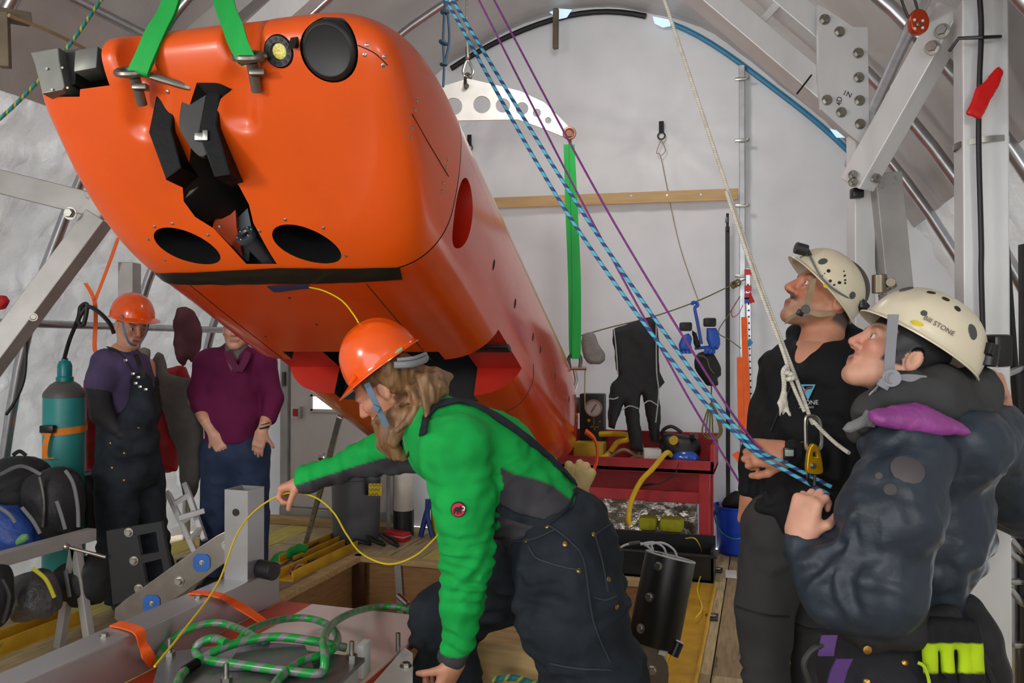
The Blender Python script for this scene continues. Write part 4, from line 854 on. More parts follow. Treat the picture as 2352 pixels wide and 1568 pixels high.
# hood rolled round the neck
S.chain([P(1825, 850, 2.47), P(1800, 815, 2.55), P(1840, 775, 2.62), P(1920, 748, 2.62), P(1965, 790, 2.52), P(1920, 835, 2.42), P(1850, 858, 2.42), P(1825, 850, 2.47)], [.022, .03, .035, .045, .048, .034, .024, .022], .025)
S.ell(P(1965, 800, 2.6), (.07, .07, .06), WAX, .04)
S.chain([P(1775, 1165, 2.45), P(1850, 1190, 2.38), P(1960, 1185, 2.42)], [.045, .055, .05], .05)
def mcol(V): C = np.tile(lv('191a1d'), (len(V), 1)); return C
hd, mbv = garment('hooded_sweatshirt', m_, S, M['clothv'], [crease(.006, 5, 31, (1, 1, .6)), ridge(.008, 8, 36, (1, 1, .7)), folds([P(1985, 960, 2.36), P(1965, 1065, 2.32), P(1826, 1043, 2.30)], .05, .005, 33), folds([P(1868, 1060, 2.5), P(1855, 1190, 2.5)], .07, .006, 35)], mcol)
S = SDF(np.array([min(P(1680, 1900, 2.5)[0], P(1680, 1900, 2.8)[0])-.15, P(1700, 1900, 2.2)[1]-.1, .02]), P(1960, 1150, 2.7)+.15, .0085)
S.cone(P(1800, 1215, 2.5), P(1885, 1220, 2.52), .12, .12, .05)
S.chain([P(1785, 1230, 2.5), P(1755, 1395, 2.5), P(1762, 1570, 2.5), P(1765, 1800, 2.5)], [.115, .088, .070, .072], .03)
S.chain([P(1895, 1240, 2.54), P(1868, 1395, 2.57), P(1868, 1570, 2.57), P(1866, 1790, 2.57)], [.115, .082, .062, .066], .03)
tr, tbv = garment('trousers', m_, S, M['pants'], [crease(.004, 6, 41), ridge(.006, 10, 46, (1, 1, 1.2)), folds([P(1755, 1420, 2.5), P(1765, 1800, 2.5)], .05, .005, 43), folds([P(1868, 1420, 2.57), P(1866, 1800, 2.57)], .06, .004, 44)])
boots(m_, (P(1762, 1815, 2.5), -RT), (P(1866, 1800, 2.57), -RT*.6-FW*.6))
webline(m_, tbv, [(1692, 1392), (1720, 1402), (1760, 1412), (1812, 1416)], .003, 'zip_seam', M['black_cloth'], .004, .003); webline(m_, tbv, [(1826, 1430), (1860, 1444), (1900, 1442)], .003, 'zip_seam', M['black_cloth'], .004, .003)
# chest emblem and lettering
M['print_blue'] = mat('sky_blue_print', '5fb4dc', .6); M['print_white'] = mat('white_print', 'd8dadc', .6); M['print_orange'] = mat('orange_print', 'd9683a', .6)
lp, ln_ = onb(mbv, 1860, 902, .008); lx = nrm(RT-ln_*(RT@ln_)); ly = np.cross(ln_, lx); lx, ly = (lx, ly) if ly@UP > 0 else (lx, -ly)
em = mk('chest_emblem', plate(lp, lx, ly, [[(-.022, .026), (.021, .024), (-.004, -.024)], [(-.016, .021), (.014, .020), (-.003, -.008)]], .003), M['print_blue'], m_, label='pale blue triangle emblem')
mk('emblem_wave', plate(lp, lx, ly, [[(-.013, .004), (-.004, .010), (.008, .012), (-.002, -.010), (-.006, -.006)]], .0025), M['print_blue'], em); mk('emblem_arc', tube([lp+ln_*.003+lx*x+ly*y for x, y in ((-.013, -.002), (-.010, .008), (-.002, .014), (.010, .016))], .0014, 6, 4), M['print_orange'], em)
lp2, ln2 = onb(mbv, 1858, 926, .008); text(m_, 'STONE', lp2, lx, ly, .019, M['print_white']); lp2, ln2 = onb(mbv, 1854, 937, .008); text(m_, 'AEROSPACE', lp2, lx, ly, .008, M['print_white'])
mk('draw_cord', tube([onb(mbv, x, y, .006)[0] for x, y in ((1830, 860), (1810, 910), (1785, 960), (1772, 992))], .0035, 6, 5), M['black_cloth'], m_)
# helmet with lamp
hm, hmb = helmet(m_, P(1890, 664, 2.5), -RT*.66+UP*.73-FW*.12, RT*.72+UP*.66-FW*.15, .132, .112, .118, M['helmet_w'], .010, .006, label='scuffed cream caving helmet')
def dots(parent, bv, lst, m, name):
    for x, y, rx, ry, an in lst:
        p, n = onb(bv, x, y, .0); xx = nrm(RT-n*(RT@n)); yy = np.cross(n, xx); X = xx*math.cos(an)+yy*math.sin(an); Y = np.cross(n, X)
        V = [p-n*.001+X*rx*math.cos(k*.5236)+Y*ry*math.sin(k*.5236) for k in range(12)]+[p+n*.0018+X*rx*.9*math.cos(k*.5236)+Y*ry*.9*math.sin(k*.5236) for k in range(12)]
        mk(name, (V, [(i, (i+1) % 12, 12+(i+1) % 12, 12+i) for i in range(12)]+[tuple(range(12, 24))]), m, parent)
M['pad'] = mat('grey_rubber_pad', '4c4d50', .6)
dots(hm, hmb, [(1890, 600, .015, .011, .3), (1958, 678, .012, .012, 0)], M['pad'], 'helmet_pad')
dots(hm, hmb, [(1903, 622, .006, .006, 0), (1907, 645, .005, .005, 0), (1928, 649, .006, .005, 0), (1940, 633, .005, .003, .6), (1941, 643, .004, .003, .3), (1894, 628, .002, .002, 0), (1889, 633, .002, .002, 0), (1916, 654, .004, .003, .2), (1941, 650, .003, .004, 0), (1938, 623, .003, .002, .7)], M['void'], 'helmet_mark')
dots(hm, hmb, [(1896, 657, .009, .005, -.6)], mat('yellow_foam', 'd8c21c', .7), 'foam_tab')
lb = P(1840, 572, 2.43); mk('headlamp', join(cyl(lb-nrm(RT*.9-UP*.25)*.018, lb+nrm(RT*.9-UP*.25)*.018, .018), cyl(lb+RT*.02-UP*.004, P(1862, 588, 2.45), .006)), M['ano_d'], hm, label='small dark headlamp')
mk('lamp_bracket', tube([P(1837, 592, 2.46), P(1848, 586, 2.45), P(1862, 590, 2.45)], .003, 6), M['steel'], hm)
mk('lamp_cable', tube([P(1858, 582, 2.45)]+[onb(hmb, x, y, .006)[0] for x, y in ((1868, 605), (1880, 635), (1898, 655), (1920, 668))]+[P(1948, 684, 2.4), P(1968, 694, 2.42)], .0032, 6, 6), mat('grey_cable', '6e7074', .5), hm)
mk('battery_pack', join(box(P(1972, 700, 2.46), [nrm(RT*.7-UP*.7), FW, nrm(UP*.7+RT*.7)], (.022, .03, .016), .006), cyl(P(1978, 690, 2.43), P(1980, 706, 2.43), .012)), M['black_plastic'], hm)
mk('chin_strap', join(strip([P(1868, 640, 2.395), P(1862, 670, 2.39), P(1852, 705, 2.395)], RT*.009, .003), strip([P(1912, 718, 2.40), P(1880, 722, 2.39), P(1850, 710, 2.392)], UP*.008, .003), strip([P(1850, 710, 2.392), P(1828, 722, 2.41), P(1806, 738, 2.45)], UP*.008+RT*.004, .003)), M['web_tan'], hm)
mk('strap_buckle', join(cyl(P(1850, 710, 2.386), P(1850, 710, 2.396), .013, seg=18), box(P(1838, 718, 2.395), [nrm(RT-.5*UP), FW, nrm(UP+.5*RT)], (.010, .005, .009), .002)), M['black_plastic'], hm)
# wristwatch
wt = mk('wristwatch', tube([wl+RT*.012+(UP*math.cos(k*.449)+FW*math.sin(k*.449)*.9)*.034 for k in range(14)], .008, 8, closed=True, flat=(2.2, RT)), M['black_rub'], m_); mk('watch_face', box(P(1813, 1042, 2.255), [RT, FW, UP], (.017, .006, .019), .004), M['black_plastic'], wt); mk('watch_display', box(P(1813, 1040, 2.247), [RT, FW, UP], (.012, .002, .009), .001), mat('lcd', '9aa79c', .2), wt)
# ============ woman in the navy jacket
w_ = thing('person', (P(2100, 1000, 2.0)[0], P(2100, 1000, 2.0)[1], 0), 'person in navy puffy jacket with purple lined hood and clean cream helmet looking up', 'person')
D2 = 1.98
hc = P(2064, 814, D2); hf = -RT*.83+UP*.54+FW*.10; hu = RT*.55+UP*.83
skW = 'cf9a82'
body(w_, head(hc, hf, hu, 1.0, .0035, skW, '6d523c', neck=[(P(2085, 840, D2), .05), (P(2070, 900, D2), .056), (P(2110, 960, D2), .07)], hairline=.06, cap=lambda x, y, z: np.clip(sm(z-.035+.55*(x-.05)*0-(.065-x)*-.0, -.004, .004)+sm(.052-x, 0, .006)*sm(z+.035+.25*(x+.02), 0, .008), 0, 1)*(~((np.hypot(x+.014, (z+.016)*.7) < .02) & (np.abs(y) > .062))), nose=.9),
     hand(P(1836, 1228, 1.90), UP*.85+RT*.2, RT*.7+FW*.5, -1, (.9, 1.2, .9), .98, .004, skW, (.6, .9), fore=P(1850, 1275, 1.90)),
     hand(P(2292, 935, 2.1), UP*.9-RT*.25, -RT*.8-FW*.3, 1, (.8, 1., .8), .95, .0045, skW, (.7, .6), fore=P(2300, 990, 2.12)),
     limb([P(2105, 970, D2), P(2110, 1150, D2), P(2070, 1420, D2)], [.07, .08, .08]), limb([P(2090, 1050, 1.86), P(1995, 1370, 1.82), P(1850, 1275, 1.90)], [.05, .045, .035]), limb([P(2230, 1015, 2.12), P(2345, 1140, 2.19), P(2302, 1000, 2.13)], [.05, .045, .035]), limb([P(2040, 1500, 1.98), P(2010, 1700, 1.96), P(2020, 2080, 1.98)], [.07, .06, .05]), limb([P(2110, 1500, 2.02), P(2130, 1700, 2.06), P(2130, 2050, 2.06)], [.07, .06, .05]))
S = SDF(np.min([P(1800, 1500, 1.75), P(1800, 1500, 2.3)], 0)-.05, np.max([P(2400, 850, 2.3), P(2400, 850, 1.7), P(1800, 850, 2.3)], 0)+.05, .0068)
S.cone(P(2135, 1050, 2.0), P(2130, 1230, 2.0), .15, .135, .06, flat=(1.05, RT)); S.cone(P(2130, 1230, 2.0), P(2080, 1405, 2.0), .135, .12, .06)
A1 = [P(2085, 1045, 1.86), P(2045, 1180, 1.81), P(2010, 1350, 1.80), P(1925, 1350, 1.84), P(1852, 1262, 1.90)]
S.chain(A1, [.095, .104, .098, .078, .054], .05)
A2 = [P(2230, 1010, 2.12), P(2330, 1120, 2.18), P(2352, 1150, 2.2)]
S.chain(A2, [.12, .10, .085], .07); S.chain([P(2352, 1150, 2.2), P(2320, 1050, 2.16), P(2302, 985, 2.13)], [.085, .065, .048], .04)
S.cone(P(2085, 1035, 1.88), P(2230, 1010, 2.12), .09, .095, .06)
# hood hanging behind, shell colour
S.chain([P(2140, 1000, 1.90), P(2230, 1020, 1.90), P(2270, 1010, 2.05)], [.05, .075, .06], .05)
pur = [(1998, 940), (2070, 925), (2130, 925), (2200, 965), (2216, 992), (2130, 1000), (2050, 985), (2010, 975)]
def wcol(V):
    C = np.tile(lv('242f3b'), (len(V), 1)); a = np.clip(1-np.abs(np.minimum.reduce([segd(V, A1[i], A1[i+1]) for i in range(2)])-.1)/.05, 0, 1)
    n = vnoise(V, 5, 9)[:, None]*.10; C = C*(1+n); return C
jw, wbv = garment('puffy_jacket', w_, S, M['shellv'], [crease(.004, 8, 51, (1, 1, .7)), ridge(.005, 6, 54, (1, 1, .45)), ridge(.003, 17, 55, (1, 1, .6)), folds([A1[0], A1[1], A1[2]], .10, .003, 52), folds([A1[2], A1[3], A1[4]], .06, .006, 53), crease(.0028, 26, 57, (1, 1, 1))], wcol)
S = SDF(P(1960, 1040, 1.7)-.05, P(2300, 830, 2.3)+.1, .0065)                # fleece hood and collar
S.chain([P(1990, 975, 1.93), P(2000, 935, 1.90), P(2060, 890, 1.90), P(2150, 880, 1.93), P(2235, 900, 2.0), P(2240, 950, 2.1)], [.03, .03, .032, .045, .055, .05], .04)
S.chain([P(2060, 915, 1.88), P(2150, 925, 1.90), P(2225, 955, 1.95)], [.02, .05, .055], .04); S.chain([P(1985, 985, 1.95), P(1975, 995, 2.0), P(1965, 985, 2.06)], [.022, .02, .02], .03)
garment('fleece_hood', w_, S, M['clothv'], [crease(.005, 9, 61), ridge(.007, 12, 63, (1, 1, 1)), crease(.002, 30, 62)], '3d3d3e')
mk('hood_lining', pillow_px(smooth_poly([(1997, 945), (2040, 932), (2110, 925), (2165, 945), (2205, 970), (2222, 995), (2170, 1003), (2100, 995), (2030, 985), (2003, 972)], 3), 1.815, .03, h=.0065, wr=.004, ws=22, seed=8, bend=lambda x, y: .06*np.abs(x)**1.2-.25*(y)), mat('purple_lining', '8a3d86', .5, 0, .2, 14, .3, 40), w_, smooth=180, label='purple hood lining')
mk('collar_flap', pillow_px(smooth_poly([(1935, 982), (1975, 955), (1990, 935), (2010, 960), (2014, 985), (1985, 985), (1950, 993)], 3), 1.86, .014, h=.0055, wr=.004, ws=30, seed=3), mat('grey_fleece', '78777a', .85, 0, .1, 20, .3, 150), w_, smooth=180)
dotc = mat('brown_patch', '4b4649', .6)
dots(w_, wbv, [(2085, 1078, .036, .036, 0), (2045, 1124, .015, .015, 0), (2019, 1093, .009, .009, 0)], dotc, 'repair_patch')
# trousers, belt, harness
S = SDF(np.array([min(P(1880, 2000, 1.98)[0], P(2230, 2000, 1.98)[0])-.12, P(2050, 1500, 1.98)[1]-.35, .02]), np.array([P(2250, 1500, 1.98)[0]+.15, P(2050, 1500, 1.98)[1]+.4, P(2050, 1380, 1.98)[2]]), .0085)
S.cone(P(2075, 1420, 1.99), P(2045, 1530, 1.98), .13, .16, .05, flat=(1.12, RT)); S.chain([P(2010, 1560, 1.95), P(2000, 1760, 1.95), P(2010, 2080, 1.95)], [.125, .095, .07], .04); S.chain([P(2120, 1550, 2.04), P(2130, 1760, 2.06), P(2130, 2050, 2.06)], [.13, .095, .07], .04)
pt, pbv = garment('overall_trousers', w_, S, mat('navy_black_canvas', '14161d', .8, 0, .3, 9, .3, 220, bd=.003), [crease(.008, 6, 71)])
boots(w_, (P(2010, 2090, 1.95), -RT), (P(2130, 2062, 2.06), -RT))
S = SDF(P(1850, 1500, 1.7)-.2, P(2280, 1350, 2.2)+.2, .008); S.chain([P(1925, 1432, 1.9), P(2000, 1455, 1.83), P(2090, 1450, 1.82), P(2180, 1415, 1.88)], [.028, .035, .035, .03], .03); garment('waist_harness', w_, S, M['black_cloth'], [crease(.004, 14, 77)])
rivets(w_, pbv, [(2079, 1520), (1991, 1566), (2240, 1538)], .008); mk('rivet', lathe(P(1991, 1491, 1.785), -FW, [(.010, 0), (.010, .004), (.005, .006)], 10), M['brass'], w_)
# work glove tucked in the back pocket
S = SDF(P(2100, 1560, 1.7)-.08, P(2280, 1400, 2.0)+.08, .005); d = 1.80
S.rbox(P(2185, 1455, d+.01), (.06, .022, .035), [RT, FW, UP], .018, .02)
for i, (x, y0, y1) in enumerate(((2133, 1470, 1560), (2172, 1462, 1545), (2212, 1478, 1560), (2236, 1490, 1550))): S.cone(P(x, y0-25, d), P(x+6, y1, d-.005), .0165, .016, .003)
V, Q = (S.disp(crease(.003, 30, 81)) and S.mesh()); pyv = np.array([784-((v-CC)@UP)/((v-CC)@FW)*FPX for v in V]); wy = (sm(pyv, 1476, 1480)*(1-sm(pyv, 1542, 1546)))[:, None]
mk('tucked_glove', (V, Q), M['clothv'], w_, smooth=180, vcol=lv('1c1c1f')*(1-wy)+lv('a9c81a')*wy, label='black work glove with lime finger panels')
# big carabiner and purple strap on the hip
def carab(p, xd, yd, L_, W_, r, m, parent=None, **kw):
    pts = [np.asarray(p)+nrm(xd)*x*W_+nrm(yd)*y*L_ for x, y in ((-.5, -.4), (-.5, .35), (-.35, .5), (.3, .5), (.5, .33), (.42, -.2), (.25, -.48), (-.25, -.5))]
    return mk('carabiner', tube(pts, r, 8, 5, closed=True), m, parent, **kw)
mk('hip_hook', tube([P(1900, 1480, 1.80), P(1875, 1486, 1.79), P(1858, 1500, 1.79), P(1846, 1525, 1.79), P(1856, 1560, 1.79), P(1862, 1585, 1.79)], .007, 8, 6), M['ano_d'], w_)
mk('purple_strap', strip([P(1905, 1458, 1.80), P(1898, 1490, 1.79), P(1896, 1505, 1.79)], RT*.018, .006), mat('purple_web', '503070', .7), w_); mk('purple_strap', strip([P(1940, 1512, 1.78), P(1925, 1545, 1.78), P(1912, 1600, 1.78)], RT*.018, .006), MATS['purple_web'], w_)
mk('lime_cord', tube([P(2108, 1521, 1.78), P(2122, 1530, 1.775), P(2133, 1560, 1.775), P(2136, 1600, 1.775)], .004, 6, 6), mat('lime_cord', 'a9c81a', .6), w_)
S = SDF(P(2170, 1620, 1.8)-.1, P(2330, 1360, 2.2)+.1, .008); S.chain([P(2215, 1400, 1.95), P(2235, 1470, 1.92), P(2262, 1545, 1.92), P(2275, 1640, 1.92)], [.045, .055, .05, .045], .04); garment('tool_pouch', w_, S, M['black_cloth'], [crease(.006, 10, 83)])
for pxs in ([(2205, 1425), (2230, 1470), (2262, 1520), (2290, 1590)], [(2225, 1440), (2255, 1500), (2275, 1530)]): mk('pouch_strap', tube([P(x, y, 1.85) for x, y in pxs], .007, 6, 5, flat=(.5, FW)), M['black_rub'], w_)
# helmet
hw, hwb = helmet(w_, P(2118, 790, 1.985), -RT*.83+UP*.555-FW*.02, RT*.56+UP*.82-FW*.08, .150, .122, .132, M['helmet_c'], .012, .007, label='clean cream caving helmet')
dots(hw, hwb, [(2082, 664, .019, .012, .15), (2234, 762, .014, .020, .1)], M['pad'], 'helmet_pad'); dots(hw, hwb, [(2122, 719, .008, .008, 0)], M['pad'], 'helmet_stud')
hole = mat('vent_dark', '2b2418', .8)
dots(hw, hwb, [(2136, 650, .010, .0045, -.2), (2171, 662, .010, .0055, -.3), (2139, 672, .011, .006, -.2), (2202, 681, .009, .006, -.5), (2172, 687, .010, .007, -.4), (2199, 709, .009, .008, -.7), (2229, 707, .007, .009, -.6)], hole, 'vent_hole')
dots(hw, hwb, [(2106, 742, .015, .006, -.5)], MATS['yellow_foam'], 'foam_tab')
tp_, tn_ = onb(hwb, 2156, 748, .002); tx = nrm(RT*.80-UP*.55); text(hw, 'Bill STONE', tp_, tx-tn_*(tx@tn_), np.cross(tn_, tx), .0165, mat('marker_ink', '6b6355', .6))
lb = P(2020, 650, 1.88); mk('headlamp', join(cyl(lb-UP*.024, lb+UP*.020, .017), cyl(lb+RT*.016-UP*.002, P(2052, 655, 1.9), .009), cyl(P(2046, 648, 1.885), P(2046, 648, 1.86), .011)), mat('bronze_lamp', '6a6152', .35, .7), hw, label='bronze headlamp')
mk('lamp_bracket', beam(P(2018, 680, 1.9), P(2060, 655, 1.9), .012, .006), M['titan'], hw)
mk('battery_pack', join(cyl(P(2275, 790, 1.92), P(2268, 840, 1.92), .022), box(P(2285, 805, 1.97), [RT, FW, UP], (.024, .04, .04), .01), cyl(P(2276, 790, 1.905), P(2268, 815, 1.9), .012)), M['black_plastic'], hw)
mk('chin_strap', join(strip([P(2052, 722, 1.862), P(2046, 790, 1.875), P(2042, 850, 1.878)], RT*.0125, .003), strip([P(2128, 872, 1.87), P(2085, 868, 1.868), P(2045, 872, 1.875)], UP*.0095, .003), strip([P(2040, 868, 1.875), P(2010, 892, 1.88), P(1998, 915, 1.89)], UP*.010+RT*.010, .003)), M['web_grey'], hw)
mk('strap_buckle', join(cyl(P(2048, 868, 1.862), P(2048, 868, 1.876), .021, seg=24), torus(P(2048, 868, 1.862), FW, .012, .002, 20), box(P(2030, 882, 1.872), [nrm(RT-.6*UP), FW, nrm(UP+.6*RT)], (.014, .005, .010), .002)), M['web_grey'], hw)
yr = thing('hand_radio', P(2265, 895, 2.07), 'yellow hand-held device gripped behind the clean cream helmet', 'radio')
mk('case', box(P(2258, 875, 2.07), [RT, FW, UP], (.022, .016, .032), .006), mat('yellow_plastic', 'e0b81c', .4), yr); mk('dial', torus(P(2258, 878, 2.05), FW, .016, .004), M['black_plastic'], yr)
# ============ young man in bib overalls
b_ = thing('person', (P(300, 1000, 4.6)[0], P(300, 1000, 4.6)[1], 0), 'person in purple tee shirt, black bib overalls and orange hard hat, hand in pocket', 'person')
D3 = 4.6; hc = P(302, 747, D3); hf = RT*.74-FW*.62-UP*.24; hu = UP+RT*.12
skB = 'c7937a'
body(b_, head(hc, hf, hu, 1.0, .0055, skB, '3a3029', neck=[(P(298, 770, D3), .055), (P(285, 815, D3), .06)], hairline=.05),
     hand(P(282, 998, 4.43), RT*.5-UP*.8+FW*.25, FW, -1, (.5, .5, .3), .95, .006, skB, (.1, .3), fore=P(268, 985, 4.43)),
     limb([P(283, 815, D3), P(290, 930, D3), P(295, 1060, D3)], [.08, .11, .12]), limb([P(235, 835, 4.5), P(232, 945, 4.45), P(272, 985, 4.42)], [.05, .045, .035]), limb([P(335, 840, 4.7), P(345, 940, 4.72), P(335, 1000, 4.66)], [.05, .045, .035]), limb([P(268, 1090, 4.52), P(268, 1240, 4.48), P(280, 1355, 4.48)], [.08, .055, .045]), limb([P(325, 1090, 4.68), P(352, 1240, 4.74), P(366, 1335, 4.74)], [.08, .055, .045]))
S = SDF(P(180, 1060, 4.3)-.15, P(380, 770, 4.9)+.15, .009)
S.cone(P(285, 850, D3), P(285, 960, D3), .125, .13, .05, flat=(1.15, RT)); S.chain([P(242, 832, 4.52), P(232, 870, 4.47), P(228, 885, 4.46)], [.08, .075, .072], .04); S.chain([P(320, 838, 4.7), P(334, 880, 4.72)], [.07, .065], .04); S.cone(P(290, 800, D3), P(280, 835, D3), .06, .1, .04)
garment('tee_shirt', b_, S, M['clothv'], [crease(.008, 7, 91)], '4d4263')
S = SDF(P(190, 1040, 4.3)-.12, P(380, 850, 4.8)+.12, .008); S.chain([P(226, 880, 4.46), P(234, 950, 4.43), P(285, 1000, 4.42)], [.068, .058, .036], .03); S.chain([P(340, 880, 4.72), P(350, 945, 4.72), P(336, 1000, 4.66)], [.06, .05, .036], .03); garment('long_sleeve', b_, S, M['black_cloth'], [folds([P(226, 880, 4.46), P(234, 950, 4.43), P(285, 1000, 4.42)], .06, .003, 92)])
S = SDF(np.array([P(200, 1400, 4.6)[0]-.1, P(290, 1200, 4.6)[1]-.45, .05]), np.array([P(410, 1400, 4.6)[0]+.15, P(290, 1200, 4.6)[1]+.45, P(300, 830, 4.6)[2]]), .010)
S.cone(P(292, 990, 4.58), P(295, 1070, 4.58), .145, .165, .05, flat=(1.1, RT)); S.chain([P(325, 880, 4.50), P(318, 960, 4.47), P(305, 1010, 4.5)], [.055, .085, .12], .05, flat=None)
S.chain([P(268, 1090, 4.52), P(268, 1240, 4.48), P(280, 1370, 4.48)], [.125, .098, .092], .02); S.chain([P(325, 1090, 4.68), P(352, 1240, 4.74), P(366, 1350, 4.74)], [.12, .095, .09], .02)
_, bbv = garment('bib_overalls', b_, S, M['denim'], [crease(.006, 6, 95), ridge(.009, 8, 97, (1, 1, 1.2)), folds([P(275, 1200, 4.5), P(287, 1385, 4.5)], .09, .006, 96)])
boots(b_, (P(280, 1362, 4.48), RT*.5-FW*.8), (P(366, 1332, 4.74), RT*.5-FW*.8))
rivets(b_, bbv, [(253, 1018), (285, 1041), (257, 1074), (285, 1103), (318, 983)], .007)
mk('overall_strap', strip([P(250, 800, 4.42), P(272, 808, 4.38), P(292, 830, 4.36), P(310, 862, 4.37)], RT*.012-UP*.012, .006), M['black_cloth'], b_); mk('overall_strap', strip([P(312, 815, 4.52), P(322, 840, 4.42), P(330, 870, 4.40)], RT*.014, .006), M['black_cloth'], b_)
for x, y in ((289, 827), (306, 858), (318, 866), (322, 888), (335, 894), (312, 880)): mk('buckle', box(P(x, y, 4.345), [RT, FW, UP], (.010, .004, .007), .002), M['steel'], b_)
hb_, _ = helmet(b_, P(304, 726, 4.59), hf*1.0+UP*.12, UP+hf*.06, .130, .118, .135, M['helmet_o'], .05, .008, .004, label='orange hard hat')
mk('chin_strap', tube([P(280, 722, 4.47), P(284, 750, 4.44), P(296, 785, 4.45), P(312, 793, 4.50)], .008, 6, 6, flat=(.35, FW)), M['web_blue'], hb_); mk('chin_strap', tube([P(342, 738, 4.60), P(336, 765, 4.54), P(320, 792, 4.50)], .005, 6, 6), M['web_blue'], hb_)
# ============ woman in the burgundy pullover
k_ = thing('person', (P(540, 1000, 5.0)[0], P(540, 1000, 5.0)[1], 0), 'person in burgundy pullover and blue jeans with both hands in pockets', 'person')
D4 = 5.0; hc = P(543, 757, D4); hf = RT*.18-FW*.97+UP*.02; hu = Zu; skK = 'cf9c84'
body(k_, head(hc, hf, hu, 1.0, .0058, skK, '4a3528', neck=[(P(543, 785, D4+.01), .05), (P(541, 830, D4+.02), .06)]),
     hand(P(492, 1000, 4.86), RT*.45-UP*.85, FW, -1, (.2, .3, .2), 1., .006, skK, (.3, .3), fore=P(470, 960, 4.9)), hand(P(601, 992, 4.86), -RT*.25-UP*.95, FW, 1, (.2, .3, .2), 1., .006, skK, (.3, .3), fore=P(612, 965, 4.9)),
     limb([P(541, 830, D4), P(540, 930, D4), P(540, 1050, D4)], [.08, .11, .12]), limb([P(468, 840, D4), P(450, 920, D4), P(470, 960, 4.9)], [.045, .04, .04]), limb([P(618, 840, D4), P(632, 920, D4), P(612, 965, 4.9)], [.045, .04, .04]), limb([P(508, 1080, D4), P(492, 1200, D4), P(490, 1320, D4)], [.08, .06, .05]), limb([P(572, 1080, D4), P(582, 1200, D4), P(585, 1320, D4)], [.08, .06, .05]))
S = SDF(P(400, 1040, 4.75)-.12, P(680, 780, 5.3)+.12, .009)
S.cone(P(542, 850, D4+.02), P(540, 960, D4), .135, .14, .05, flat=(1.28, RT)); S.cone(P(540, 960, D4), P(540, 1000, D4), .14, .15, .05, flat=(1.2, RT)); S.cone(P(490, 832, D4), P(598, 832, D4), .085, .085, .06)
S.chain([P(478, 838, D4), P(456, 900, D4), P(462, 930, 4.94)], [.09, .065, .055], .04); S.chain([P(606, 838, D4), P(628, 915, 4.98), P(617, 958, 4.92)], [.09, .062, .05], .04)
S.cone(P(541, 805, D4+.02), P(541, 830, D4+.02), .075, .09, .04); S.cut(P(540, 1012, D4), -UP)
vee = [P(524, 808, 4.9), P(566, 808, 4.9), P(548, 852, 4.8)]
def kcol(V):
    px_ = (V-CC)@RT-((P(546, 800, D4)-CC)@RT); zz = (V-CC)@UP-((P(546, 852, D4)-CC)@UP); m = sm(zz*.42-np.abs(px_), 0, .006)*((V-P(541, 830, D4))@FW < 0); return lv('5f1440')*(1-m[:, None])+lv('6f6a66')*m[:, None]
garment('pullover', k_, S, M['clothv'], [crease(.006, 7, 101), ridge(.006, 9, 103)], kcol)
mk('collar_flap', strip([P(522, 806, 4.90), P(530, 825, 4.86), P(547, 853, 4.84)], RT*.02+UP*.006, .008), mat('burgundy', '5f1440', .85), k_); mk('collar_flap', strip([P(570, 808, 4.90), P(563, 828, 4.86), P(549, 853, 4.84)], RT*.02-UP*.006, .008), MATS['burgundy'], k_)
S = SDF(np.array([P(450, 1300, D4)[0]-.1, P(540, 1200, D4)[1]-.35, .05]), np.array([P(640, 1300, D4)[0]+.1, P(540, 1200, D4)[1]+.4, P(540, 1000, D4)[2]]), .010)
S.cone(P(515, 1040, D4), P(566, 1040, D4), .15, .15, .05); S.chain([P(508, 1070, D4), P(494, 1190, D4), P(488, 1320, D4)], [.12, .088, .07], .03); S.chain([P(574, 1070, D4), P(584, 1190, D4), P(588, 1320, D4)], [.12, .088, .07], .03)
garment('jeans', k_, S, mat('blue_denim', '1d2f4e', .8, 0, .25, 8, .3, 240, bd=.003, wear=('2f4a70', 4, .6)), [crease(.005, 7, 105), ridge(.007, 10, 106, (1, 1, 1.3))]); boots(k_, (P(488, 1312, D4), -FW), (P(588, 1312, D4), -FW))
mk('wristwatch', torus(P(606, 982, 4.87), UP*.95-RT*.25, .030, .006), M['black_rub'], k_); mk('bracelet', torus(P(609, 973, 4.88), UP*.95-RT*.25, .030, .003), M['black_rub'], k_)
# ------------------------------------------------------------------ aluminium gantry on the right
def bar(name, a, b, w, h, label, m='alu', up=(0, 0, 1), wall=0, cat='beam', group=None): return mk(name, beam(a, b, w, h, up, .004, wall), M[m], label=label, cat=cat, group=group, smooth=0)
GD = 3.3
gr = thing('gantry', (P(1975, 1000, GD)[0], P(1975, 1000, GD)[1], 0), 'bolted aluminium gantry of square tubes with a large gusset plate', 'gantry')
def gb(a, b, w, h, m='alu', up=(0, 0, 1), name='tube'): return mk(name, beam(a, b, w, h, up, .004), M[m], gr, smooth=0)
gb(P(1480, -130, GD+.03), P(1992, 305, GD+.03), .10, .115, up=-FW, name='rafter')
gb(P(1640, -130, GD+.05), P(1905, 95, GD+.05), .10, .10, up=-FW, name='rafter')
gb(P(1738, 62, GD+.02), P(1800, -5, GD+.02), .03, .03, up=-FW, name='tie_bar')
z0 = P(1975, 300, GD+.03); gb(P(1976, 290, GD+.04), np.array([P(1976, 290, GD+.04)[0], P(1976, 290, GD+.04)[1], 0]), .085, .085, up=RT, name='column')
q = P(2030, 400, GD-.02); gb(q, P(2090, 1000, GD-.02), .11, .085, 'alu_dull', up=-FW, name='brace')
gb(P(2195, 20, 2.86), P(1968, 425, 3.18), .10, .10, 'alu', up=UP, name='brace')
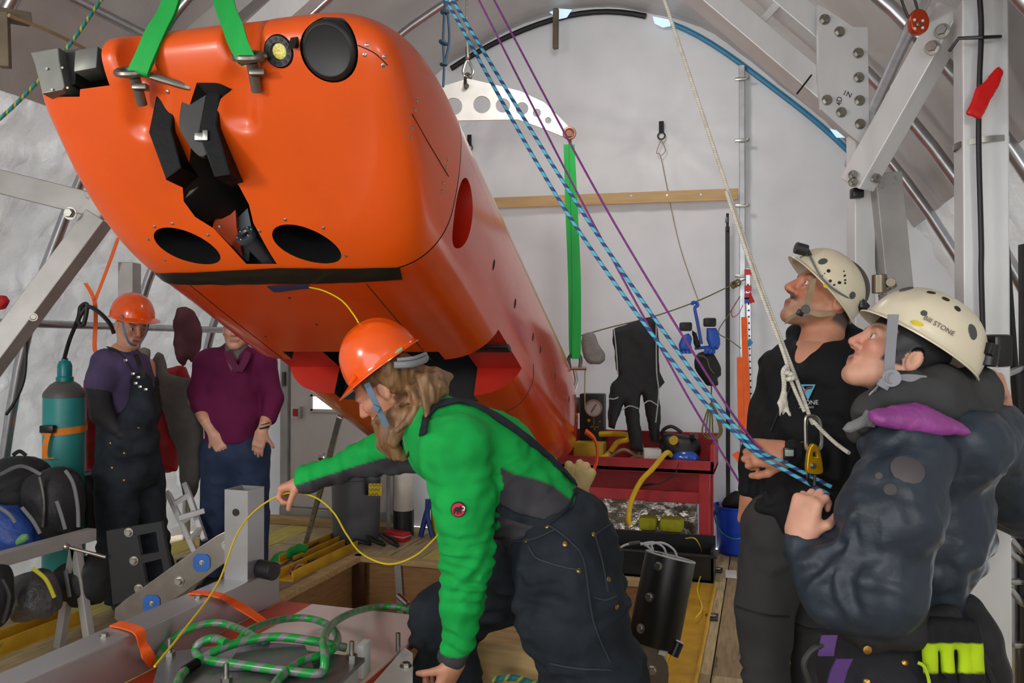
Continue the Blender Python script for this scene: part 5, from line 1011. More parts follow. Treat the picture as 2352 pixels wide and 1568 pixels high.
gus = mk('gusset_plate', plate_px([(1877, 13), (1889, 18), (1958, 64), (1991, 64), (1995, 345), (1947, 309), (1884, 252), (1878, 180)], GD-.04, .016, [[(1975+5*math.cos(k*.6283), 341+0*k-0+(-2)+5*math.sin(k*.6283)) for k in range(0)]] if 0 else ()), M['alu'], gr, smooth=0)
for x, y in ((1894, 45), (1928, 73), (1971, 122), (1972, 178), (1974, 231), (1899, 230), (1932, 258), (1975, 285)): bolt(gus, P(x, y, GD-.05), -FW, .016, .016)
text(gus, '1N', P(1946, 216, GD-.0495), nrm(RT*.9-UP*.4), UP, .03, M['dark_steel'], 'marking'); text(gus, '4D', P(1928, 232, GD-.0495), nrm(RT*.1+UP*.9), -RT, .03, M['dark_steel'], 'marking')
for x, y, d in ((2142, 110, 2.83), (2164, 72, 2.82)): bolt(gr, P(x, y, d), nrm(-FW*.8-RT*.6), .02, .02)
for x, y in ((1959, 402), (1959, 418), (2008, 408), (2014, 410)): bolt(gr, P(x, y, 3.12), -FW, .014, .014)
mk('end_cap', box(P(1968, 444, 3.2), [RT, FW, UP], (.022, .02, .02), .004), M['black_plastic'], gr)
mk('zip_tie', tube([P(1830, 216, GD-.06), P(1864, 172, GD-.06)], .004, 6), M['black_plastic'], gr)
# near post
pp = P(2255, 800, 2.72); po = thing('gantry_post', (pp[0], pp[1], 0), 'tall square aluminium post with a black cable running down it', 'post')
ax_ = [nrm(RT*.97-FW*.25), nrm(FW*.97+RT*.25), Zu]; hx = nrm(np.array([ax_[0][0], ax_[0][1], 0])); hy = np.cross(Zu, hx)
def at_z(p, z): return np.array([p[0], p[1], z])
mk('tube', box(at_z(pp, 1.34), [hx, hy, Zu], (.070, .055, 1.32), .005), M['alu'], po, smooth=0)
pt_ = [P(2247, -40, 2.62), P(2254, 60, 2.62), P(2250, 180, 2.62), P(2248, 330, 2.62), P(2254, 560, 2.62), P(2254, 640, 2.62), P(2262, 900, 2.63)]
mk('cable', tube(pt_, .0085, 8, 6), M['black_rub'], po)
mk('zip_tie', tube([P(2180, 118, 2.66), P(2202, 88, 2.63), P(2254, 86, 2.605), P(2298, 84, 2.64)], .006, 6, 0), M['black_plastic'], po)
cz = P(2245, 330, 2.72)[2]; mk('hose_clamp', strip([at_z(pp, cz)+hx*.084*math.cos(t)+hy*.072*math.sin(t)+Zu*.006*math.cos(t) for t in np.linspace(0, 6.28, 30)], Zu*.010, .003, 0), M['steel'], po)
mk('flag_tape', pillow_px([(2218, 262), (2240, 205), (2292, 152), (2308, 165), (2296, 195), (2252, 275)], 2.60, .008, h=.006, wr=.003, ws=40), mat('red_flag_tape', 'cf1414', .35), po, smooth=180, label='red flag tape')
for z in (.0,): mk('foot_plate', box(at_z(pp, .008), [hx, hy, Zu], (.12, .1, .008)), M['alu_dull'], po)
# orange pulley and its carabiner on the roof tube
pl2 = thing('pulley', P(2108, 55, 2.7), 'small orange pulley hanging on a dark carabiner beside the gusset plate', 'pulley')
carab(P(2092, 16, 2.7), nrm(RT*.95+UP*.3), nrm(UP*.9-RT*.35), .075, .042, .0045, M['ano_d'], pl2)
mk('cheek', plate_px(smooth_poly([(2098, 28), (2118, 30), (2128, 52), (2122, 72), (2108, 77), (2094, 70), (2090, 48)], 3), 2.69, .03, bev=.004), mat('orange_anodised', 'b8401a', .35, .5), pl2); mk('axle', lathe(P(2109, 56, 2.672), -FW, [(.008, 0), (.008, .004), (.002, .006)], 12), M['steel'], pl2)
for x, y in ((2100, 46), (2119, 48), (2101, 66), (2119, 64)): mk('cheek_hole', lathe(P(x, y, 2.673), -FW, [(.005, 0), (.005, .002)], 10), M['alu'], pl2)
# rack behind the post, right edge
rk = thing('equipment_rack', P(2345, 1500, 3.0)*np.array([1, 1, 0]), 'grey metal lattice rack behind the tall post', 'rack')
for a, b in (((2318, 1205), (2360, 1205)), ((2318, 1268), (2365, 1300)), ((2318, 1335), (2365, 1335)), ((2318, 1235), (2370, 1290)), ((2318, 1350), (2370, 1410)), ((2325, 1480), (2370, 1480)), ((2310, 860), (2370, 835))): mk('rack_bar', beam(P(*a, 3.0), P(*b, 3.0), .03, .02), M['galv'], rk)
mk('rack_post', beam(P(2308, 560, 3.1), P(2348, 1100, 3.1), .03, .02), M['ano_d'], rk)
mk('rack_post', beam(P(2362, 560, 3.0), at_z(P(2362, 560, 3.0), 0.0), .05, .05, up=RT), M['ano_d'], rk); mk('rack_post', beam(P(2322, 1195, 3.02), at_z(P(2322, 1195, 3.02), 0), .03, .03, up=RT), M['galv'], rk)
mk('storage_bag', pillow_px([(2322, 1215), (2375, 1205), (2380, 1470), (2330, 1475), (2318, 1350)], 3.2, .08, h=.012, wr=.008), M['black_cloth'], label='black bag stowed inside the lattice rack', cat='bag')
mk('storage_bag', pillow_px([(2322, 1490), (2375, 1480), (2380, 1600), (2325, 1600)], 3.2, .08, h=.012, wr=.008), mat('canvas_brown', '6f5c48', .85, 0, .2, 12), label='brown canvas bag under the lattice rack', cat='bag')
# ------------------------------------------------------------------ left gantry parts
mk('cross_beam', beam(P(-225, 361, 3.9), P(250, 480, 3.9), .10, .115, up=UP), M['alu_dull'], label='aluminium cross beam running behind the orange nose', cat='beam', smooth=0)
lg_ = mk('diagonal_strut', beam(P(-560, 1550, 3.34), P(228, 500, 3.75), .10, .105, up=-FW), M['alu_dull'], label='aluminium diagonal strut rising to the cross beam', cat='beam', smooth=0)
bolt(lg_, P(162, 490, 3.66), nrm(-FW), .022, .02); bolt(lg_, P(76, 728, 3.60), nrm(-FW+RT*.6), .014, .02)
q = P(298, 600, 4.85); mk('tent_post', beam(at_z(q, 2.0), at_z(q, 0), .11, .09, up=RT), M['alu_dull'], label='square aluminium post behind the bib overalls', cat='post', smooth=0)
mk('roof_brace', beam(P(395, 140, 4.4), P(690, -110, 4.0), .12, .09, up=-FW), M['alu_dull'], label='dull aluminium roof brace behind the green slings', cat='beam', smooth=0)
mk('roof_brace', beam(P(560, 110, 4.2), P(760, -70, 3.9), .14, .09, up=-FW), M['alu'], label='bright aluminium roof brace above the nose', cat='beam', smooth=0)
mk('roof_brace', beam(P(290, 140, 4.6), P(470, -90, 4.4), .06, .06, up=-FW), M['alu_dull'], label='slim aluminium roof brace beside the purlin', cat='beam', smooth=0)
mk('timber_bracket', join(beam(P(-20, 30, 3.3), P(70, 45, 3.4), .05, .05), beam(P(8, 30, 3.3), P(12, 155, 3.3), .04, .04)), mat('weathered_timber', '6b604f', .8, 0, .25, 8), label='dark weathered timber bracket near the tent roof', cat='bracket', smooth=0)
M['gy_rope'] = mat('green_yellow_rope', '2e7d70', .75, 0, .1, 30, .3, 300, fn=stripe_fn([(0, '1f7f78'), (.45, 'a9a23c'), (.7, '245f5c')], 22, 1))
mk('guy_rope', tube([P(400, -250, 2.9), P(245, -20, 3.0), P(150, 115, 3.05), P(60, 215, 3.1), P(-20, 290, 3.15), P(-150, 400, 3.3)], .007, 8, 8), M['gy_rope'], label='green and yellow rope slanting across the tent roof', cat='rope')
mk('guy_rope', tube([P(20, 35, 3.2), P(120, 75, 3.4), P(200, 115, 3.6)], .008, 8, 6), mat('tan_rope', '9a8564', .8), label='frayed tan rope tied to the timber bracket', cat='rope')
# ------------------------------------------------------------------ running ropes
M['rope_b'] = mat('blue_flecked_rope', '46a7bf', .7, 0, .08, 60, .3, 500, fn=stripe_fn([(0, '59b4cd'), (.55, '2f4a80')], 26, 1), bd=.002)
M['rope_p'] = mat('purple_cord', '7a3a8c', .7, 0, .08, 60, fn=stripe_fn([(0, '7d3fa0'), (.6, '8a3560')], 40, 1))
M['rope_w'] = mat('white_braid', 'c9c4b8', .8, 0, .15, 60, .5, 420, bd=.003, fn=stripe_fn([(0, 'd2cdc0'), (.8, 'aaa599')], 130, 2))
mk('haul_rope', tube([P(868, -290, 2.82), P(960, -120, 2.75), P(1025, 0, 2.7), P(1291, 470, 2.5), P(1575, 870, 2.35), P(1697, 1003, 2.29), P(1735, 1040, 2.27), P(1800, 1078, 2.24), P(1905, 1136, 2.18)], .0058, 10, 16), M['rope_b'], label='blue flecked haul rope, lower of the pair gripped in the fist', cat='rope')
mk('haul_rope', tube([P(880, -290, 2.82), P(975, -120, 2.75), P(1040, 0, 2.7), P(1327, 470, 2.5), P(1602, 870, 2.35), P(1706, 998, 2.29), P(1745, 1036, 2.27), P(1805, 1064, 2.27), P(1910, 1118, 2.2)], .0058, 10, 16), M['rope_b'], label='blue flecked haul rope, upper of the pair gripped in the fist', cat='rope')
mk('purple_cord', tube([P(955, -290, 2.95), P(1040, -120, 2.9), P(1100, 0, 2.85), P(1340, 470, 2.75), P(1557, 870, 2.7), P(1640, 1010, 2.7), P(1716, 1136, 2.68)], .0036, 8, 12), M['rope_p'], label='purple cord running down to the lowered hand', cat='rope')
mk('purple_cord', tube([P(985, -290, 2.95), P(1072, -120, 2.9), P(1135, 0, 2.85), P(1387, 470, 2.6), P(1630, 870, 2.4), P(1720, 1000, 2.3), P(1750, 1032, 2.28)], .0036, 8, 12), M['rope_p'], label='purple cord held with the pair of blue ropes', cat='rope')
for x, d_, lb in ((874, 2.82, 'roof pulley block carrying the two blue haul ropes'), (970, 2.95, 'roof pulley block carrying the two purple cords')):
    q = P(x, -310, d_); t = thing('pulley_block', q, lb, 'pulley'); mk('sheave', join(torus(q, FW, .035, .012), cyl(q-FW*.015, q+FW*.015, .02)), M['ano_d'], t); mk('strop', tube([q+UP*.04, at_z(q, 3.98)], .01, 8), M['black_cloth'], t)
wr = thing('white_rope', P(1865, 1040, 2.2), 'white braided rope ending in a stopper knot with frayed tail', 'rope')
mk('standing_part', tube([P(1445, -240, 2.52), P(1482, -130, 2.5), P(1526, 0, 2.48), P(1683, 470, 2.35), P(1760, 690, 2.27), P(1829, 870, 2.22), P(1862, 962, 2.2), P(1868, 970, 2.195)], .0055, 8, 14), M['rope_w'], wr)
mk('return_part', tube([P(1668, 440, 2.345), P(1735, 640, 2.28), P(1800, 812, 2.225), P(1815, 870, 2.21), P(1848, 945, 2.2)], .0052, 8, 12), M['rope_w'], wr)
mk('tail_part', tube([P(1866, 965, 2.19), P(1890, 990, 2.18), P(1920, 1018, 2.15), P(1950, 1040, 2.1)], .0055, 8, 8), M['rope_w'], wr)
mk('knot', join(torus(P(1812, 858, 2.205), UP*.8+RT*.3, .012, .007), torus(P(1816, 868, 2.205), UP*.9-RT*.2, .012, .007), tube([P(1808, 840, 2.205), P(1799, 852, 2.2), P(1801, 880, 2.2), P(1800, 905, 2.2)], .0065, 8, 5)), M['rope_w'], wr)
S = SDF(P(1780, 970, 2.15)-.05, P(1830, 880, 2.25)+.05, .004)
for k in range(9): S.chain([P(1801, 902, 2.2), P(1801+random.uniform(-12, 12), 925, 2.2+random.uniform(-.01, .01)), P(1801+random.uniform(-16, 16), 950+random.uniform(-8, 6), 2.2+random.uniform(-.012, .012))], [.006, .0055, .003], .004)
mk('frayed_end', S.mesh(), M['rope_w'], wr, smooth=180)
mk('carabiner', tube([P(x, y, 2.19) for x, y in ((1851, 962), (1851, 1000), (1853, 1030), (1862, 1036), (1876, 1034), (1887, 1020), (1886, 990), (1882, 968), (1872, 957), (1858, 956))], .0055, 8, 5, closed=True), M['steel'], label='large silver carabiner clipped to the white rope', cat='carabiner')
ds = thing('rope_brake', P(1868, 1085, 2.18), 'yellow rope brake hanging from the silver carabiner', 'rope brake')
o_ = [(1856, 1040), (1863, 1023), (1872, 1023), (1880, 1040), (1885, 1070), (1884, 1084), (1862, 1085), (1853, 1078)]
mk('side_plate', plate_px(smooth_poly(o_, 3), 2.18, .02, [[(1863, 1034), (1874, 1034), (1876, 1050), (1862, 1050)]], bev=.003), mat('gold_anodised', 'c79a10', .35, .6), ds); bolt(ds, P(1868, 1070, 2.168), -FW, .006, .006); mk('handle', tube([P(1858, 1078, 2.19), P(1855, 1100, 2.19), P(1868, 1115, 2.19), P(1872, 1090, 2.19)], .004, 6, 5), M['black_plastic'], ds)
# small dark blue tie cord
mk('knotted_rope', join(tube([P(1022, 0, 4.6), P(1020, 40, 4.6), P(1018, 95, 4.6), P(1020, 150, 4.6), P(1018, 200, 4.6)], .007, 6, 6), tube([P(1028, 30, 4.6), P(1032, 90, 4.6), P(1022, 145, 4.6)], .007, 6, 6), torus(P(1022, 28, 4.6), UP, .018, .010), torus(P(1018, 98, 4.6), UP+RT*.4, .018, .010), torus(P(1019, 148, 4.6), UP, .016, .008)), mat('navy_cord', '2b4760', .8), label='dark blue knotted cord hanging beside the haul ropes', cat='cord')
# ------------------------------------------------------------------ spreader bar, tail sling
SD = 5.12
spb = thing('spreader_bar', P(1075, 230, SD), 'white metal spreader bar with a row of round holes', 'spreader bar')
R_ = [(1075, 181), (1130, 194), (1195, 210), (1250, 236), (1290, 275), (1314, 300), (1318, 312), (1308, 320), (1290, 313), (1235, 291), (1190, 275)]
out = R_+[(2150-x, y+4) for x, y in reversed(R_[1:])]
hl_ = [circ(x, y, r) for x, y, r in ((1042, 245, 20), (1107, 241, 20), (1155, 243, 16.5), (1199, 250, 14.5), (1233, 260, 9.5), (1259, 277, 7.5), (995, 246, 16.5), (951, 253, 14.5))]
mk('bar_plate', plate_px(out, SD, .016, hl_), mat('chalky_white_metal', 'e2e1dc', .45, .05, .12, 6, wear=('8f8d86', 9, .66)), spb, smooth=0)
mk('shackle', join(tube([P(1070, 203, SD-.03), P(1069, 180, SD), P(1074, 170, SD), P(1080, 180, SD), P(1079, 203, SD+.03)], .011, 8, 5), cyl(P(1072, 197, SD-.05), P(1074, 197, SD+.05), .014)), M['dark_steel'], spb)
mk('thimble', tube([P(1074, 138, SD), P(1064, 160, SD), P(1066, 172, SD), P(1075, 177, SD), P(1084, 172, SD), P(1086, 160, SD)], .009, 8, 5, closed=True), M['steel'], spb)
mk('ferrule', cyl(P(1073, 108, SD), P(1074, 134, SD), .014), M['steel'], spb); mk('wire_rope', tube([P(1071, -125, SD), P(1073, 110, SD)], .009, 8), mat('wire', '9f9d97', .5, .4, .2, 60), spb)
mk('pin_shackle', join(cyl(P(1307, 306, SD-.05), P(1307, 306, SD+.05), .022), torus(P(1308, 306, SD-.03), FW, .034, .010), tube([P(1309, 316, SD), P(1310, 345, SD)], .010, 8)), mat('rusty_steel', '9a6a55', .5, .6), spb)
gs = thing('lifting_sling', P(1320, 820, SD), 'long narrow green sling hanging from the spreader bar to the tail', 'lifting sling', 'green lifting slings')
mk('webbing_ply', strip([P(1304, 332, SD), P(1308, 480, SD), P(1314, 640, SD), P(1316, 790, SD), P(1319, 822, SD)], RT*.026, .012), M['green_web'], gs); mk('webbing_ply', strip([P(1313, 332, SD-.02), P(1319, 480, SD-.02), P(1324, 640, SD-.02), P(1324, 800, SD-.02), P(1320, 824, SD-.02)], [RT*.018, RT*.022, RT*.028, RT*.028, RT*.022], .012), M['green_web'], gs)
ts = thing('tail_shackle', P(1318, 870, SD), 'steel shackle and link joining the long sling to the tail', 'shackle')
mk('bow', tube([P(1309, 845, SD), P(1306, 825, SD), P(1312, 815, SD), P(1320, 812, SD), P(1330, 815, SD), P(1334, 828, SD), P(1331, 848, SD)], .012, 8, 5), M['dark_steel'], ts); mk('pin', cyl(P(1306, 846, SD), P(1347, 846, SD), .011), MATS['rusty_steel'], ts)
mk('hook_link', tube([P(1319, 848, SD), P(1324, 875, SD), P(1318, 900, SD), P(1317, 935, SD)], .013, 8, 5, flat=(.5, FW)), M['steel'], ts); mk('tail_clip', box(P(1324, 930, SD), [RT, FW, UP], (.022, .03, .05), .006), M['black_plastic'], ts); mk('lanyard', tube([P(1344, 850, SD), P(1343, 890, SD), P(1344, 940, SD)], .004, 6, 4), MATS['tan_rope'], ts)
# ------------------------------------------------------------------ back wall fittings
YB = 6.0
bt = mk('wall_batten', beam(onY(1085, 468, YB), onY(1695, 446, YB), .02, .085), M['pine'], label='long pale timber batten fixed across the white end wall', cat='batten', smooth=0)
for x in (1180, 1270, 1450, 1532, 1610): bolt(bt, onY(x, 455-(x-1200)*.02, YB-.012), -WAX[1], .006, .003, 'nail')
q = onY(1704, 150, YB); ws = thing('wall_upright', at_z(q, 0), 'slim galvanised upright clamped to the white end wall', 'upright')
mk('channel', beam(at_z(q, q[2]), at_z(q, 0), .042, .03, up=WAX[1]), M['galv'], ws, smooth=0)
for y in (181, 322, 472, 634): p = onY(1705, y, YB-.03); mk('clamp', join(box(p, WAX, (.05, .012, .010), .003), cyl(p+np.array([.035, -.01, 0]), p+np.array([.035, -.03, 0]), .008)), M['steel'], ws)
q = onY(1671, 520, YB); zb = thing('zip_track', at_z(q, 0), 'black door zip track running down the white end wall', 'zip track'); mk('track', beam(q, at_z(q, .25), .03, .02, up=WAX[1]), M['black_rub'], zb, smooth=0); mk('zip_pull', join(tube([onY(1671, 490, YB-.02), onY(1671, 530, YB-.02)], .01, 8), box(onY(1670, 505, YB-.03), WAX, (.012, .008, .02), .003)), M['dark_steel'], zb)
q = onY(1718, 615, 5.85); pb = thing('perforated_bar', at_z(q, 0), 'galvanised perforated bar with red and blue tape marks leaning on the end wall', 'bar'); mk('bar', beam(q, at_z(q, .0)+np.array([.02, 0, 0]), .035, .02, up=WAX[1]), M['galv'], pb, smooth=0)
for i in range(26): z = q[2]-.12-i*.045; mk('bar_hole', lathe(np.array([q[0]+.001*i, q[1]-.0105, z]), (0, -1, 0), [(.007, 0), (.007, .002)], 8), M['void'], pb)
for y, c in ((625, 'red'), (662, 'red'), (680, 'red'), (690, 'blue')): p = onY(1718, y, 5.85); mk('tape_mark', box(p, WAX, (.024, .014, .020)), mat('red_tape', 'c3151b', .4) if c == 'red' else M['tape_blue'], pb)
mk('flag_tag', plate_px([(1722, 668), (1734, 694), (1720, 696)], 5.55, .004), MATS['red_tape'], pb)
mk('flag_tag', plate_px([(1722, 777), (1730, 787), (1721, 796), (1713, 787)], 5.54, .004), mat('blue_tag', '2f9fd8', .5), pb)
for pts, lb in (([(1709, 728), (1711, 800), (1716, 950), (1712, 1100)], 'bright orange strap hanging beside the perforated bar'), ([(1699, 820), (1700, 900), (1703, 1000)], 'second orange strap hanging behind the perforated bar')): mk('hanging_strap', strip([P(x, y, 5.5) for x, y in pts], RT*.02, .004), M['orange_web'], label=lb, cat='strap')
mk('loose_strap_end', strip([P(1688, 1040, 5.45), P(1700, 1055, 5.45), P(1708, 1080, 5.45)], RT*.02+UP*.015, .004), M['orange_web'], label='curled orange strap end near the blue bucket', cat='strap')
for i, (x, y) in enumerate(((1519, 292), (1078, 322))):
    p = onY(x, y, YW-.075); t = thing('tie_loop', p, ('black webbing loop and ring pulled tight on the end wall with radiating creases', 'black webbing loop and ring on the end wall below the spreader bar')[i], 'tie loop')
    mk('webbing', box(p+Zu*.0, WAX, (.018, .006, .045), .003), M['black_cloth'], t); mk('ring', torus(p-Zu*.065, WAX[1], .026, .006), M['dark_steel'], t)
    if i == 0: mk('cord', join(tube([p-Zu*.09, onY(1508, 350, YW-.08), onY(1517, 358, YW-.08), onY(1530, 420, YW-.06), onY(1560, 560, YW-.06), onY(1604, 690, YW-.06)], .003, 5, 6), tube([p-Zu*.09, onY(1528, 345, YW-.08), onY(1518, 358, YW-.08)], .003, 5, 6)), MATS['tan_rope'], t)
mk('wall_prop', beam(onY(1277, 20, 5.9), onY(1276, 112, 5.9), .04, .04, up=WAX[1]), MATS['weathered_timber'], label='short dark timber hanging at the top of the end wall', cat='timber', smooth=0)
# dark and blue gap between roof and end wall, with light showing through
def arc(x0, x1, y=6.05, dz=-.06): return [(p[0], y, p[1]+dz) for p in PROFS if x0 <= p[0] <= x1]
mk('roof_gap_seam', tube(arc(-2.45, -.75), .022, 8), M['void'], label='black seam tube along the top of the end wall', cat='seam'); mk('roof_gap_seam', tube(arc(-.72, .75), .02, 8), mat('blue_edge_film', '2f83ad', .4), label='blue film edging along the right shoulder of the end wall', cat='seam')
mg = mat('daylit_film', 'cfe6f2', .3); mg.node_tree.nodes['Principled BSDF'].inputs['Emission Color'].default_value = (.55, .8, 1, 1); mg.node_tree.nodes['Principled BSDF'].inputs['Emission Strength'].default_value = .55
for i, pts in enumerate(([(1034, 92), (1052, 78), (1072, 80), (1074, 90), (1055, 102)], [(1262, 28), (1282, 20), (1314, 22), (1302, 40), (1284, 44)], [(1499, 38), (1540, 46), (1540, 60), (1522, 63), (1504, 54)], [(1906, 296), (1925, 300), (1942, 316), (1922, 316)])):
    p = onY(sum(a for a, b in pts)/len(pts), sum(b for a, b in pts)/len(pts), 5.98); d = (p-CC)@FW; mk('light_gap', plate_px(pts, d, .006), mg, label=('small daylit gap beside the tie cord', 'small daylit gap above the hanging timber', 'small daylit gap with blue film at the roof seam', 'small daylit gap under the gusset plate')[i], cat='opening')
# ------------------------------------------------------------------ washing line
M['olive'] = mat('olive_cord', '6e6a45', .8)
mk('clothes_line', tube([onY(1330, 772, 5.85), onY(1400, 752, 5.85), onY(1500, 727, 5.85), onY(1600, 692, 5.85), onY(1680, 655, 5.85), onY(1716, 640, 5.85)], .005, 6, 6), M['olive'], label='olive washing line sagging across the end wall', cat='cord')
mk('line_knot', join(*[torus(onY(1683+6*k, 655-3*k, 5.83), (1, k-.5, .3), .02, .007) for k in range(3)]), M['olive'], label='bulky knot at the end of the washing line', cat='knot')
mk('olive_line', tube([onY(1700, 680, 5.85), onY(1672, 725, 5.85), onY(1650, 762, 5.85), onY(1675, 780, 5.85), onY(1702, 800, 5.85)], .004, 6, 5), M['olive'], label='thin olive cord crossing the zip track', cat='cord')
mk('red_wire', tube([onY(x, y, 5.8) for x, y in ((1690, 695), (1680, 715), (1684, 728), (1698, 718), (1706, 700))], .003, 6, 6), mat('red_wire', 'a83040', .5), label='thin red wire looped beside the perforated bar', cat='wire')
mk('grey_mitten', pillow_px(smooth_poly([(1337, 768), (1350, 760), (1366, 764), (1376, 790), (1390, 812), (1388, 832), (1368, 838), (1345, 830), (1336, 800)], 3), 5.45, .03, h=.009, wr=.006, ws=14), mat('grey_wool', '84807e', .9, 0, .15, 20, .4, 120), label='grey wool mitten draped on the washing line', cat='mitten', smooth=180)
uw = thing('thermal_trousers', P(1460, 1000, 5.45), 'black thermal undersuit with white seams hung on the washing line', 'trousers')
mk('cloth', pillow_px([(1400, 752), (1440, 738), (1505, 728), (1512, 780), (1515, 850), (1527, 878), (1512, 895), (1516, 960), (1510, 1015), (1495, 1015), (1485, 960), (1474, 905), (1468, 940), (1476, 1010), (1478, 1040), (1446, 1035), (1440, 985), (1432, 930), (1420, 960), (1412, 985), (1398, 980), (1397, 910), (1404, 880), (1416, 860), (1406, 800)], 5.45, .05, h=.009, wr=.012, ws=7, seed=5), M['black_cloth'], uw, smooth=180)
for pts in ([(1410, 755), (1415, 800), (1419, 860)], [(1428, 942), (1446, 932), (1466, 938)], [(1478, 928), (1492, 920), (1512, 932)], [(1507, 735), (1508, 850), (1513, 900), (1506, 970)], [(1399, 915), (1410, 916), (1420, 912)]): mk('white_seam', tube([P(x, y, 5.385) for x, y in pts], .0045, 5, 5), mat('pale_seam', 'a9a7a5', .8), uw)
gh = thing('glove_hanger', P(1606, 700, 5.5), 'blue plastic glove hanger hooked on the washing line', 'hanger'); mk('hook', tube([P(x, y, 5.5) for x, y in ((1589, 700), (1592, 694), (1600, 696), (1602, 702), (1596, 708), (1602, 740), (1611, 790))], .012, 8, 5), mat('blue_plastic', '1f4fb0', .4), gh); mk('cross_arm', beam(P(1596, 800, 5.5), P(1640, 795, 5.5), .03, .02), MATS['blue_plastic'], gh)
for i, pts in enumerate(([(1566, 770), (1582, 764), (1590, 775), (1588, 795), (1580, 808), (1572, 806), (1560, 808), (1558, 790)], [(1622, 752), (1645, 752), (1652, 765), (1656, 790), (1648, 806), (1640, 800), (1632, 806), (1622, 780)])):
    t = thing('rubber_glove', P(pts[0][0], 800, 5.5), ('smaller blue rubber glove with black cuff on the hanger', 'larger blue rubber glove with black cuff on the hanger')[i], 'glove')
    mk('glove_body', pillow_px(pts, 5.42, .025, h=.008, wr=.003), MATS['blue_plastic'], t, smooth=180); xa = 1575 if i == 0 else 1630; mk('cuff', box(P(xa, 750 if i == 0 else 740, 5.42), [RT, FW, UP], (.04, .03, .03), .012), M['black_rub'], t)
    for k in range(3): mk('finger', tube([P(xa-8+9*k, 795, 5.42), P(xa-9+9*k, 812, 5.42)], .012, 8), MATS['blue_plastic'], t)
mk('black_liner', pillow_px([(1588, 756), (1600, 764), (1610, 795), (1602, 800), (1594, 796)], 5.46, .02, h=.009), M['black_cloth'], label='black glove liner clipped between the two blue gloves', cat='glove', smooth=180)
bl = thing('neoprene_hood', P(1628, 880, 5.5), 'black neoprene hood with olive seams below the blue gloves', 'hood'); mk('hood_shell', pillow_px(smooth_poly([(1597, 820), (1610, 806), (1632, 805), (1645, 820), (1655, 842), (1656, 862), (1648, 868), (1650, 885), (1625, 886), (1610, 868), (1596, 845)], 3), 5.48, .06, h=.009, wr=.004), M['black_cloth'], bl, smooth=180); mk('hood_seam', tube([P(x, y, 5.41) for x, y in ((1602, 815), (1622, 822), (1630, 845), (1640, 858))], .004, 5, 5), M['olive'], bl)
mk('cord_hank', join(*[tube([P(1632, 925, 5.5), P(1625+a, 960, 5.5), P(1622+a*1.4, 995, 5.5), P(1638+a*.6, 1008, 5.5), P(1655+a*.3, 990, 5.5), P(1645+a*.3, 950, 5.5), P(1634, 925, 5.5)], .006, 6, 6) for a in (-6, 0, 6, 11)]+[tube([P(1634, 830, 5.5), P(1634, 930, 5.5)], .005, 6)]), M['olive'], label='hank of olive cord hanging below the neoprene hood', cat='cord')
# ------------------------------------------------------------------ red workbench
M['red_paint'] = mat('red_bench_paint', 'a32128', .5, 0, .15, 6, .1, 30, wear=('7a1a1e', 4, .64))
yf, yk = 5.42, 5.92; a, b = onY(1335, 1090, yf), onY(1640, 1090, yf); bx0, bx1 = a[0]-.25, b[0]; zt = onY(1640, 1060, yf)[2]; zl = onY(1640, 1090, yf)[2]
bn_ = thing('workbench', ((bx0+bx1)/2, (yf+yk)/2, 0), 'low red painted workbench with a raised tray rim', 'workbench')
mk('tray_base', wbox(bx0, bx1, yf, yk, zl, zl+.025), M['red_paint'], bn_, smooth=0); mk('tray_front', wbox(bx0, bx1, yf, yf+.025, zl, zt, .003), M['red_paint'], bn_, smooth=0); mk('tray_back', wbox(bx0, bx1, yk-.03, yk, zl, zt+.14, .003), M['red_paint'], bn_, smooth=0)
for x in (bx0, bx1-.025): mk('tray_side', wbox(x, x+.025, yf, yk, zl, zt+.1, .003), M['red_paint'], bn_, smooth=0)
for x in (bx0+.05, bx1-.10):
    for y in (yf+.03, yk-.1): mk('leg', wbox(x, x+.07, y, y+.07, 0, zl, .003), M['red_paint'], bn_, smooth=0)
z1, z2 = onY(1605, 1158, yf+.03)[2], onY(1605, 1132, yf+.03)[2]; mk('rail', wbox(bx0, bx1-.03, yf+.04, yf+.07, z1, z2, .003), M['red_paint'], bn_, smooth=0); mk('back_panel', wbox(bx0, bx1-.1, yk-.12, yk-.10, z1, zl), M['red_paint'], bn_, smooth=0)
zs = zl+.026
def on_b(x, y, Y): p = onY(x, y, Y); return p
gx = on_b(1363, 960, 5.78); gb_ = thing('gauge_panel', (gx[0], 5.78, zs), 'black gauge panel with a round white dial standing on the red bench', 'gauge'); dw = .5*abs(onY(1390, 960, 5.78)[0]-onY(1336, 960, 5.78)[0]); zt2 = onY(1363, 903, 5.78)[2]
mk('panel_case', wbox(gx[0]-dw, gx[0]+dw, 5.70, 5.82, zs, zt2, .01), mat('panel_black', '1d1d1e', .5), gb_); p = onY(1364, 937, 5.695); mk('dial', lathe(p, (0, -1, 0), [(.062, 0), (.062, .012), (.054, .014), (.052, .006), (0, .006)], 32), mat('dial_face', 'e6e3de', .5), gb_); mk('needle', beam(p+np.array([-.02, -.013, -.03]), p+np.array([.02, -.013, .03]), .003, .003), M['black_plastic'], gb_)
mk('dial_bezel', torus(p-WAX[1]*.012, WAX[1], .058, .006), mat('pink_bezel', 'b99a94', .4), gb_)
for x, y, r in ((1353, 965, .012), (1378, 968, .005), (1366, 985, .005)): mk('panel_knob', lathe(onY(x, y, 5.70), (0, -1, 0), [(r, 0), (r, .008)], 14), mat('knob_yellow', 'c9a515', .5), gb_)
mk('panel_pipe', tube([onY(1364, 955, 5.69), onY(1364, 975, 5.69), onY(1355, 980, 5.69), onY(1375, 980, 5.69)], .003, 5), MATS['knob_yellow'], gb_)
